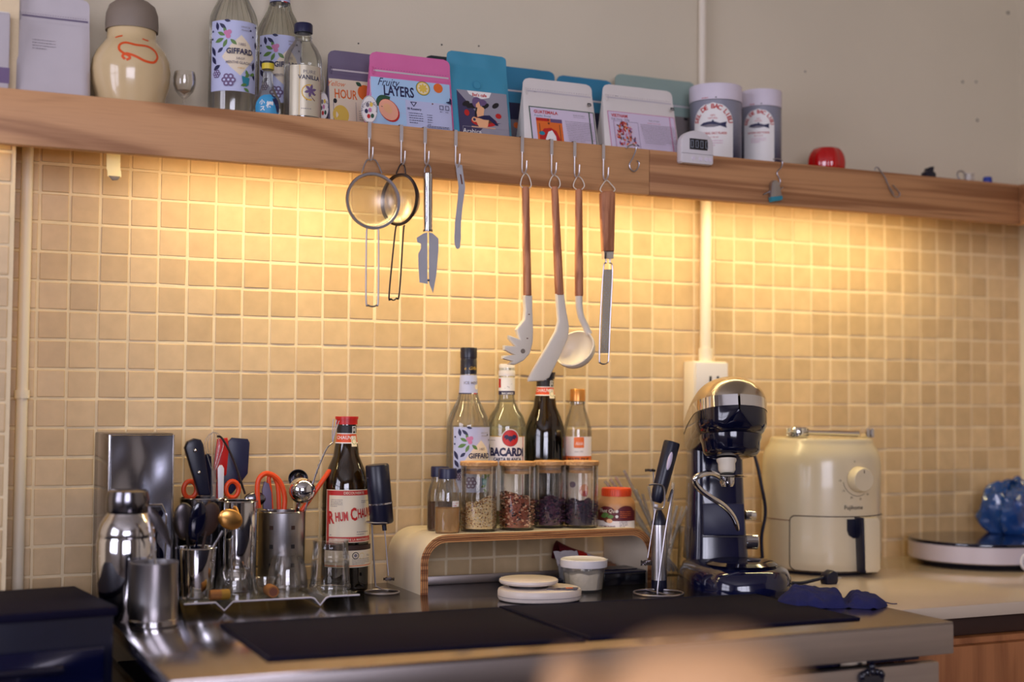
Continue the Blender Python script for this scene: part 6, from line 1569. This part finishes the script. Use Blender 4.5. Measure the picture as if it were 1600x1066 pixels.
b0, s, z = frame(843, 930, -.300, ZC)
t = thing('kitchen_scale', 'flat cream digital kitchen scale with round weighing plate', 'scale', b0, math.radians(-8))
M('scale_body', (222, 208, 198), .35, var=.01)
outl = []
for i in range(40):
    a_ = 2 * PI * i / 40; x = .073 * math.cos(a_); y = .060 * math.sin(a_)
    x = math.copysign(abs(x / .073) ** .85 * .073, x); outl.append((x, y))
one('base', slab(outl, .021, .006), 'scale_body', t)
one('base_seam', tube([(x * 1.001, y * 1.001, .008) for x, y in outl], .0005, 4, True), 'ink_grey', t)
one('plate', lathe([(0, .026), (.040, .026), (.049, .028), (.051, .031), (.0505, .0345), (.048, .036), (0, .0355)], 48), 'scale_body', t, T(-.018, .006, 0))
one('post', lathe([(0, .020), (.034, .020), (.034, .027), (0, .027)], 32), 'ink_black', t, T(-.018, .006, 0))
one('display', slab([(x * 1.0, y) for x, y in [(-.002, -.030), (.020, -.022), (.046, -.016), (.058, -.022), (.050, -.038), (.030, -.045), (.010, -.042)]], .0012), 'oven_glass', t, T(.004, -.004, .0208))
one('buttons', rbox(.012, .005, .0015, .0005), 'ink_orange', t, T(.044, -.030, .0222))

c = P(975, 905, Y=-.150)
t = thing('plastic_tray', 'small black plastic tray under the right end of the riser', 'tray', (c.x - .022, -.155, ZC))
M('tray_black', (12, 12, 20), .18)
one('floor', rbox(.085, .075, .003, .001, base=True), 'tray_black', t)
for sx, sy, w_, d in ((0, -1, .088, .003), (0, 1, .088, .003), (-1, 0, .003, .078), (1, 0, .003, .078)): one('wall', rbox(w_, d, .022, .001, base=True), 'tray_black', t, T(sx * .0425, sy * .0375, 0))
one('lid', rbox(.090, .080, .004, .0015, base=True), 'black_plastic', t, T(0, 0, .022))
one('lid_rib', rbox(.07, .006, .003, .001, base=True), 'black_gloss', t, T(0, -.02, .0255))
# slumped packet behind it
M('packet_brown', (118, 70, 40), .4, var=.1); M('packet_white', (210, 200, 214), .4)
c = P(950, 890, Y=-.06)
t = thing('snack_packet', 'slumped red, white and brown packet under the riser', 'packet', (c.x - .066, -.058, ZC))
def pk(u_, v_):
    x = -.055 + .125 * u_ + .02 * v_; zz_ = .004 + (.066 - .046 * u_) * math.sin(PI * min(1, .08 + v_ * .84)) ** .6
    return (x, -.040 + .085 * v_, zz_ + .004 * noise.noise(Vector((u_ * 5, v_ * 5, 1))))
mb = MB('packet_brown'); v_, f_ = gridf(pk, 24, 12)
nb = len(v_); lo = [Vector((p.x, p.y, .001)) for p in v_]
for i, ff in enumerate(f_):
    u_ = (i % 24) / 24; mt = 'maroon' if u_ < .30 else 'red' if u_ < .46 else 'packet_white' if u_ < .72 else 'packet_brown'
    mb.add(([v_[k] for k in ff], [(0, 1, 2, 3)]), mt)
mb.add((lo, [tuple(reversed(x)) for x in f_]), 'black_matte')
mb.build('wrapper', t, ang=80)
one('seal', gridf(lambda u_, v_: (.078 + .012 * u_, -.030 + .06 * v_, .006 + .004 * u_ + .001 * math.sin(v_ * 40)), 3, 20), 'packet_brown', t)
c = P(896, 868, Y=-.13)
t = thing('foil_lid', 'crumpled foil piece behind the plastic tub', 'foil', (c.x, -.115, ZC))
one('foil', gridf(lambda u_, v_: ((u_ - .5) * .05, .010 + (v_ - .5) * .02, .030 + .026 * v_ + .004 * noise.noise(Vector((u_ * 5, v_ * 4, 0)))), 10, 8), 'foil', t, ang=20)
one('cup', lathe([(0, 0), (.018, 0), (.024, .034), (.023, .034), (.017, .002), (0, .002)], 24), 'plastic_clear', t)
c = P(840, 897, Y=-.105)
t = thing('folded_sleeve', 'flat black sleeve lying at the back under the riser', 'sleeve', (c.x, -.100, ZC), math.radians(4))
one('sheet', rbox(.13, .05, .006, .002, base=True), 'black_plastic', t); one('fold', rbox(.12, .045, .004, .0015, base=True), 'navy_gloss', t, T(-.004, .002, .006) @ R('Y', 2))

# ------------------------------------------------------------------ stand mixer
b0, s, z = frame(1147, 900, -.262, ZC)
t = thing('stand_mixer', 'black and silver stand mixer with raised head and dough hook', 'mixer', b0, math.radians(-21))
def baseo(k):
    out = []
    for i in range(48):
        a_ = 2 * PI * i / 48; x = math.cos(a_); y = math.sin(a_)
        x = math.copysign(abs(x) ** .8, x) * .096 * k; y = math.copysign(abs(y) ** .75, y) * .150 * k
        out.append((x, y))
    return out
v_, f_ = [], []
lv = [(1.0, 0), (1.0, .006), (.99, .022), (.93, .036), (.80, .043), (.60, .046)]
for k, h in lv: v_ += [Vector((x, y, h)) for x, y in baseo(k)]
for j in range(len(lv) - 1):
    for i in range(48): f_.append((j * 48 + i, j * 48 + (i + 1) % 48, (j + 1) * 48 + (i + 1) % 48, (j + 1) * 48 + i))
f_.append(tuple(range(48))[::-1]); f_.append(tuple(range((len(lv) - 1) * 48, len(lv) * 48)))
one('base', (v_, f_), 'navy_gloss', t, ang=50)
one('bowl_seat', lathe([(.062, .043), (.066, .047), (.058, .052), (.05, .050), (0, .049)], 40), 'black_gloss', t, T(0, -.06, 0))
# column
def colm(u_, v_):
    a_ = 2 * PI * u_; k = 1 + .16 * (1 - v_) ** 2; cx_, sy_ = math.cos(a_), math.sin(a_)
    x = math.copysign(abs(cx_) ** .45, cx_) * .050 * k - .020; y = math.copysign(abs(sy_) ** .45, sy_) * (.050 - .006 * v_) * k
    return (x, .075 + y + .012 * v_, .040 + v_ * .225)
one('column', gridf(colm, 48, 12), 'navy_gloss', t, ang=60)
one('front_panel', rbox(.080, .006, .060, .003), 'navy', t, T(-.016, .020, .120) @ R('X', -4))
one('panel_line', rbox(.085, .004, .0016), 'steel_dark', t, T(-.016, .0175, .088))
for h, r_, l_ in ((.125, .010, .018), (.075, .015, .022)):
    k_ = one('knob', lathe([(0, 0), (r_, 0), (r_, l_), (r_ * .85, l_ + .002), (0, l_ + .002)], 24), 'chrome', t, T(.034, .055, h) @ R('Y', 90))
# head, raised at the front
HM = T(-.024, .095, .243) @ R('X', -13) @ T(0, -.105, .045)
def sect(tt):
    y = -.150 + .300 * tt
    k = math.sqrt(max(0, 1 - ((.26 - tt) / .26) ** 2)) if tt < .26 else (1 - .30 * ((tt - .26) / .74) ** 1.5) * (math.sqrt(max(0, 1 - ((tt - .86) / .14) ** 2)) if tt > .86 else 1)
    return y, .066 * max(k, .02)
def head_top(u_, v_):
    y, w_ = sect(v_); a_ = PI * u_
    return (w_ * math.cos(a_), y, .008 + (w_ / .066) ** .8 * .052 * math.sin(a_) ** .9)
def head_low(u_, v_):
    y, w_ = sect(v_); a_ = PI + PI * u_; c_, s_ = math.cos(a_), math.sin(a_)
    return (math.copysign(abs(c_) ** .6, c_) * w_, y, -.004 + math.copysign(abs(s_) ** .5, s_) * .052 * (w_ / .066) ** .35)
hd = one('head', gridf(head_low, 28, 30), 'black_gloss', t, HM, ang=60)
M('mixer_silver', (196, 184, 168), .25, 1.0)
one('head_cover', gridf(head_top, 28, 30), 'mixer_silver', t, HM, ang=60)
def bandf(u_, v_):
    tt = abs(u_ - .5) * 2; y, w_ = sect(1 - tt); sx = -1 if u_ < .5 else 1
    return (sx * (w_ + .0008), y - (.001 if tt > .9 else 0), -.007 + .020 * v_)
one('trim_band', gridf(bandf, 90, 2), 'chrome', t, HM, ang=60)
one('planet_ring', lathe([(0, -.078), (.030, -.078), (.046, -.074), (.051, -.068), (.053, -.052), (.056, -.044), (.056, -.034), (0, -.034)], 44), 'black_gloss', t, HM @ T(0, -.070, -.009))
one('hub', lathe([(0, -.104), (.012, -.104), (.0155, -.098), (.0155, -.086), (.018, -.082), (.018, -.078), (0, -.078)], 28), 'pvc', t, HM @ T(-.010, -.070, -.012))
hub = HM @ Vector((-.010, -.070, -.118))
one('splash_disc', lathe([(0, 0), (.031, 0), (.033, .0015), (.031, .003), (0, .0035)], 36), 'chrome', t, T(hub.x + .004, hub.y, hub.z - .004))
one('collar', lathe([(0, -.018), (.010, -.018), (.013, -.012), (.013, 0), (0, 0)], 24), 'chrome', t, T(hub.x, hub.y, hub.z - .004))
tm = T(*b0) @ R('Z', -21); ti = tm.inverted()
Yh = (tm @ hub).y
hp = [ti @ P(x, y, Y=Yh - dy) for x, y, dy in [(1128, 748, 0), (1112, 740, .02), (1096, 742, .028), (1085, 750, .026), (1093, 764, .022), (1110, 777, .018), (1130, 790, .012), (1143, 804, .006), (1150, 818, .0), (1153, 829, -.004)]]
sp_ = smooth_pts(hp, 6)
one('dough_hook', tube(sp_, [.0052] * (len(sp_) - 6) + [.0048, .0044, .004, .0036, .003, .0024], 12), 'chrome', t)
p_ = lambda x, y, Y: ti @ P(x, y, Y=Y)
one('power_cord', tube(smooth_pts([p_(1168, 690, -.13), p_(1180, 715, -.14), p_(1190, 760, -.15), p_(1196, 800, -.15), p_(1190, 840, -.15), p_(1192, 880, -.15)], 6), .0034, 8), 'black_plastic', t)

# ------------------------------------------------------------------ air fryer
b0, s, z = frame(1283, 800, -.128, ZC)
r = 91 * s
t = thing('air_fryer', 'glossy cream air fryer with dial and basket drawer', 'air fryer', b0)
pf = [(0, .006), (r * .90, .006), (r * .955, .010), (r * .985, .022), (r, .045), (r, z(728)), (r * .985, z(714)), (r * .945, z(702)), (r * .885, z(694)), (r * .865, z(689)), (r * .86, z(686)), (r * .84, z(684)), (0, z(684))]
one('shell', lathe(pf, 72), 'cream_plastic', t)
one('foot_ring', lathe([(0, 0), (r * .82, 0), (r * .86, .004), (r * .86, .008), (0, .008)], 48), 'black_plastic', t)
th = thcam(b0); S = S_lathe([(a_, b_) for a_, b_ in pf[2:8]], th)
ax = lambda x: r * math.asin(max(-.995, min(.995, (x - 1283) / 91.0)))
rr0, rr1 = ax(1237), ax(1374)
# drawer front, a shallow panel proud of the shell
def rr_poly(a0, b0_, a1, b1_, rad, n=6):
    out = []
    for cx_, cy_, s0 in ((a1 - rad, b1_ - rad * 0.0, None), ):
        pass
    return out
def drawer(u_, v_):
    zz_ = z(883) + (z(800) - z(883)) * v_; inset = 0
    rad = .014
    dz = min(zz_ - z(883), 1)
    if zz_ - z(883) < rad: inset = rad - math.sqrt(max(0, rad * rad - (rad - (zz_ - z(883))) ** 2))
    if z(800) - zz_ < rad: inset = max(inset, rad - math.sqrt(max(0, rad * rad - (rad - (z(800) - zz_)) ** 2)))
    a_ = (rr0 + inset) + (rr1 - rr0 - inset) * u_
    return S(a_, zz_, .0012)
dr = one('drawer', gridf(drawer, 40, 24), 'cream_plastic', t, ang=80)
pts = [S(rr1, z(800), .0008)] + [S(ax(1250) + (rr1 - ax(1250)) * (1 - k / 12), z(800), .0008) for k in range(13)] + [S(rr0 + .012 * (1 - math.sin(a_)), z(800) - .012 * (1 - math.cos(a_)), .0008) for a_ in [PI / 2 * k / 6 for k in range(1, 7)]] + [S(rr0, z(810) + (z(872) - z(810)) * k / 8, .0008) for k in range(9)] + [S(rr0 + .012 * (1 - math.cos(a_)), z(883) + .012 * (1 - math.sin(a_)), .0008) for a_ in [PI / 2 * k / 6 for k in range(0, 7)]] + [S(ax(1250) + (rr1 - ax(1250)) * k / 12, z(883), .0008) for k in range(13)]
one('drawer_gap', tube(pts, .0011, 6), 'dark_brown', t)
one('seam', tube([S(ax(1195) + (rr0 - ax(1195)) * k / 10, z(808), .0002) for k in range(11)], .0007, 5), 'ink_brown', t)
aH = ax(1333)
nH = Vector(S(aH, z(840), 1)) - Vector(S(aH, z(840), 0)); yawH = math.atan2(nH.x, -nH.y)
cH = Vector(S(aH, z(840), 0))
one('grip_recess', prism([(-.010, .026 + .022), (.026, .026 + .022), (.026, .018), (.016, .012), (.004, .010), (-.006, .016), (-.010, .026)], .004, .001), 'black_plastic', t, Matrix.Translation(cH) @ R('Z', math.degrees(yawH)) @ T(-.010, -.002, .0))
hz0, hz1 = z(882) - z(840), z(800) - z(840)
one('handle', prism([(.0, hz1), (.030, hz1), (.036, hz1 - .006), (.037, hz0 + .006), (.031, hz0), (.006, hz0), (.002, hz0 + .006)], .030, .004), 'cream_plastic', t, Matrix.Translation(cH) @ R('Z', math.degrees(yawH)) @ T(.002, -.015, 0))
one('handle_side', prism([(-.003, hz1), (.001, hz1), (.006, hz0), (.0025, hz0)], .026, .0005), 'black_plastic', t, Matrix.Translation(cH) @ R('Z', math.degrees(yawH)) @ T(.0, -.014, 0))
aK = ax(1337); cK = Vector(S(aK, z(744), 0)); nK = (Vector(S(aK, z(744), 1)) - cK).normalized()
one('dial', lathe([(0, 0), (.0255, 0), (.0255, .004), (.0235, .018), (.022, .020), (0, .020)], 36), 'cream_plastic', t, Matrix.Translation(cK) @ nK.to_track_quat('Z', 'Y').to_matrix().to_4x4())
pr = Print(S)
pr.band([(aK + .033 * math.cos(a_), z(744) + .033 * math.sin(a_)) for a_ in [PI * 1.05 + k * PI * .62 / 14 for k in range(15)]], .0009, 'ink_black')
for k in range(5): a_ = PI * 1.02 + k * .55; pr.text(str(10 + 5 * k), aK + .039 * math.cos(a_), z(744) + .039 * math.sin(a_) - .002, .006, 'ink_black')
pr.text('0', aK - .008, z(744) + .033, .006, 'ink_black')
pr.text('Fujihome', ax(1331), z(789), .0115, 'ink_black', bold=.008); pr.build('print', t)
one('dial_mark', rbox(.0012, .0008, .006), 'ink_black', t, Matrix.Translation(cK + nK * .0203) @ nK.to_track_quat('Z', 'Y').to_matrix().to_4x4() @ T(0, .016, 0) @ R('X', 90))
one('air_cord', tube(smooth_pts([p - b0 for p in (Vector((b0.x + r * .98, -.06, ZC + .006)), Vector((b0.x + r + .03, -.045, ZC + .0036)), Vector((b0.x + r + .06, -.04, ZC + .0036)), Vector((b0.x + r + .082, -.035, ZC + .012)), Vector((b0.x + r + .095, -.03, ZC + .034)))], 6), .0034, 8), 'black_plastic', t)
zFt = ZC + z(684)

# tongs on the fryer
c = P(1296, 680, Y=-.150)
t = thing('garlic_press', 'polished metal press lying on top of the air fryer', 'press', (c.x, -.150, zFt))
q = lambda x, y, Y=-.150: P(x, y, Y=Y) - Vector(t.location)
hh = q(1240, 668).z
xa, xb = q(1230, 676).x, q(1262, 676).x
one('head', lathe([(0, 0.001), (.019, 0.001), (.021, .004), (.021, hh - .003), (.019, hh), (0, hh)], 28), 'chrome', t, T((xa + xb) / 2 - .0, 0, 0))
te = MB('steel_dark')
for i in range(24):
    for j in range(3): a_ = 2 * PI * i / 24; te.add(ball(.0017, 6, 4), None, T((xa + xb) / 2 + .021 * math.cos(a_), .021 * math.sin(a_), .006 + j * (hh - .010) / 2))
te.build('knurls', t)
one('handle', tube([Vector((xb - .006, -.004, hh * .55)), q(1340, 678)], [.0052, .0066], 14), 'chrome', t)
xe = q(1357, 679).x
for dx in (-.008, .003): one('end_block', rbox(.009, .020, hh * .92, .002), 'chrome', t, T(xe + dx, 0, hh * .47))

# ------------------------------------------------------------------ induction hob
b0, s, z = frame(1528, 870, -.165, ZC)
r = 105 * s
t = thing('induction_hob', 'round white induction hob with black glass top', 'hob', b0)
one('body', lathe([(0, .012), (r * .97, .012), (r, .015), (r, z(846)), (r * .985, z(845)), (0, z(845))], 64), 'hob_white', t)
one('underside', lathe([(0, 0), (r * .78, 0), (r * .86, .004), (r * .95, .013), (0, .013)], 48), 'black_plastic', t)
one('glass_top', lathe([(0, z(845)), (r * 1.0, z(845)), (r * 1.005, z(843)), (r * .995, z(840.5)), (0, z(840.5))], 64), 'black_gloss', t)
aK = .42; thk = thcam(b0) + .72
cK = Vector((r * math.cos(thk), r * math.sin(thk), z(866)))
nK = Vector((math.cos(thk), math.sin(thk), 0))
kn = one('knob_ring', lathe([(0, 0), (.019, 0), (.019, .005), (.015, .006), (0, .006)], 32), 'white_plastic', t, Matrix.Translation(cK) @ nK.to_track_quat('Z', 'Y').to_matrix().to_4x4())
one('knob', lathe([(0, .006), (.0135, .006), (.0135, .010), (0, .011)], 32), 'black_gloss', t, Matrix.Translation(cK) @ nK.to_track_quat('Z', 'Y').to_matrix().to_4x4())
zH = ZC + z(840.5)
# blue plastic bag
thin_glass('bag_film', (96, 128, 190), .18, .6, .10, veil=.36, veilc=(50, 104, 186))
c = P(1585, 820, Y=-.11)
t = thing('plastic_bag', 'crumpled translucent blue plastic bag on the hob', 'bag', (c.x, -.11, zH))
hB = P(1585, 753, Y=-.11).z - zH
def bag(u_, v_):
    a_ = 2 * PI * u_; ph = PI * v_
    rr_ = .082 * math.sin(ph) ** .75
    n_ = noise.noise(Vector((math.cos(a_) * 2.2, math.sin(a_) * 2.2, v_ * 4)))
    n2 = noise.noise(Vector((math.cos(a_) * 7, math.sin(a_) * 7, v_ * 11)))
    k = 1 + .22 * n_ + .10 * n2
    return (rr_ * k * math.cos(a_) * .95, rr_ * k * math.sin(a_) * .8, max(.0005, (hB + .016) / 2 * (1 - math.cos(ph)) * (1 + .12 * n2) - .016))
one('film', gridf(bag, 60, 34), 'bag_film', t, ang=30)
one('knot', ball(.012, 12, 8, 1, .8, 1.2), 'bag_film', t, T(.01, 0, hB * .99))

# plug, its cord and the blue cloth
c = P(1294, 914, Y=-.315)
t = thing('power_plug', 'black power plug and cord lying by the mixer', 'plug', (c.x, -.315, ZC))
one('plug', prism([(-.010, 0), (.013, 0), (.016, .006), (.015, .022), (.004, .026), (-.008, .020), (-.012, .012)], .024, .004), 'black_plastic', t)
one('pin', tube([(.015, -.005, .010), (.026, -.005, .010)], .002, 7), 'steel', t); one('pin', tube([(.015, .005, .010), (.026, .005, .010)], .002, 7), 'steel', t)
one('cord', tube(smooth_pts([(-.010, 0, .012), (-.03, .002, .008), (-.055, .006, .0036), (-.075, .012, .0036)], 6), .0034, 8), 'black_plastic', t)
M('cloth_blue', (22, 26, 84), .9, var=.15, vscale=40, bump=.5, bscale=500)
a = P(1222, 945, Z=ZC); b = P(1396, 948, Z=ZC)
c = (a + b) / 2
t = thing('dish_cloth', 'bunched dark blue dish cloth at the counter corner', 'cloth', (c.x, c.y + .015, ZC), math.atan2(b.y - a.y, b.x - a.x))
Lc = (b - a).length
def cl(u_, v_):
    x = (u_ - .5) * Lc; e = min(1, math.sin(PI * u_) * 2.2) ** .6
    w_ = .050 * e * (1 + .25 * noise.noise(Vector((u_ * 4, 0, 5)))); y = (v_ - .5) * 2 * w_
    hgt = (.030 if u_ < .58 else .024) * (1 - (2 * v_ - 1) ** 2) ** .6 * e * (.8 + .5 * abs(noise.noise(Vector((u_ * 5, v_ * 2, 1)))))
    hgt *= 1 - .65 * math.exp(-((u_ - .62) / .05) ** 2)
    hgt += .004 * noise.noise(Vector((u_ * 14, v_ * 9, 2))) * e
    return (x, y, max(.0004, hgt))
one('fabric', gridf(cl, 60, 26), 'cloth_blue', t, ang=80)
one('hem', tube(smooth_pts([cl(.96, .3), cl(.985, .5), (Lc * .5 + .008, .004, .002), (Lc * .5 + .018, .010, .0015)], 4), .0009, 5), 'cloth_blue', t)

# ------------------------------------------------------------------ near foreground
near = CAM + FWD * .72
t = thing('bar_counter', 'near bar counter below the frame', 'counter', (0.02, -1.82, 0), math.radians(-24.5))
one('bar_top', rbox(.62, .34, .03, .004), 'dark_brown', t, T(0, 0, 1.020)); one('bar_front', rbox(.60, .30, 1.005, .003), 'black_matte', t, T(0, 0, .5025))
M('crust', (206, 158, 112), .5, var=.08, vscale=30, sss=.1)
def pix(px, py, d): return CAM + (RGT * ((px - 800) / F_PX) + UPV * ((533 - py) / F_PX) + FWD) * d
def bun(label, px, ptop, d, rx, ry):
    p = pix(px, ptop, d); H = p.z - 1.035
    t = thing('bread_bun', label, 'bread', (p.x, p.y, 1.035), math.radians(-24.5), 'buns on the near bar')
    def fn(u_, v_):
        a_ = 2 * PI * u_; ph = PI * v_
        return (rx * math.sin(ph) ** .7 * math.cos(a_), ry * math.sin(ph) ** .7 * math.sin(a_), H / 2 * (1 - math.cos(ph)) * (1 + .03 * noise.noise(Vector((math.cos(a_) * 2, math.sin(a_) * 2, v_ * 3)))))
    one('crust', gridf(fn, 36, 18), 'crust', t); one('seam', tube([fn(u_, .72) for u_ in [i / 30 for i in range(30)]], .001, 5, True), 'crust', t)
bun('large blurred tan bun in the near foreground at the bottom', 1095, 1006, .56, .050, .040)
bun('small blurred tan bun left of the large one in the foreground', 893, 1026, .72, .017, .017)

bpy.context.view_layer.update()
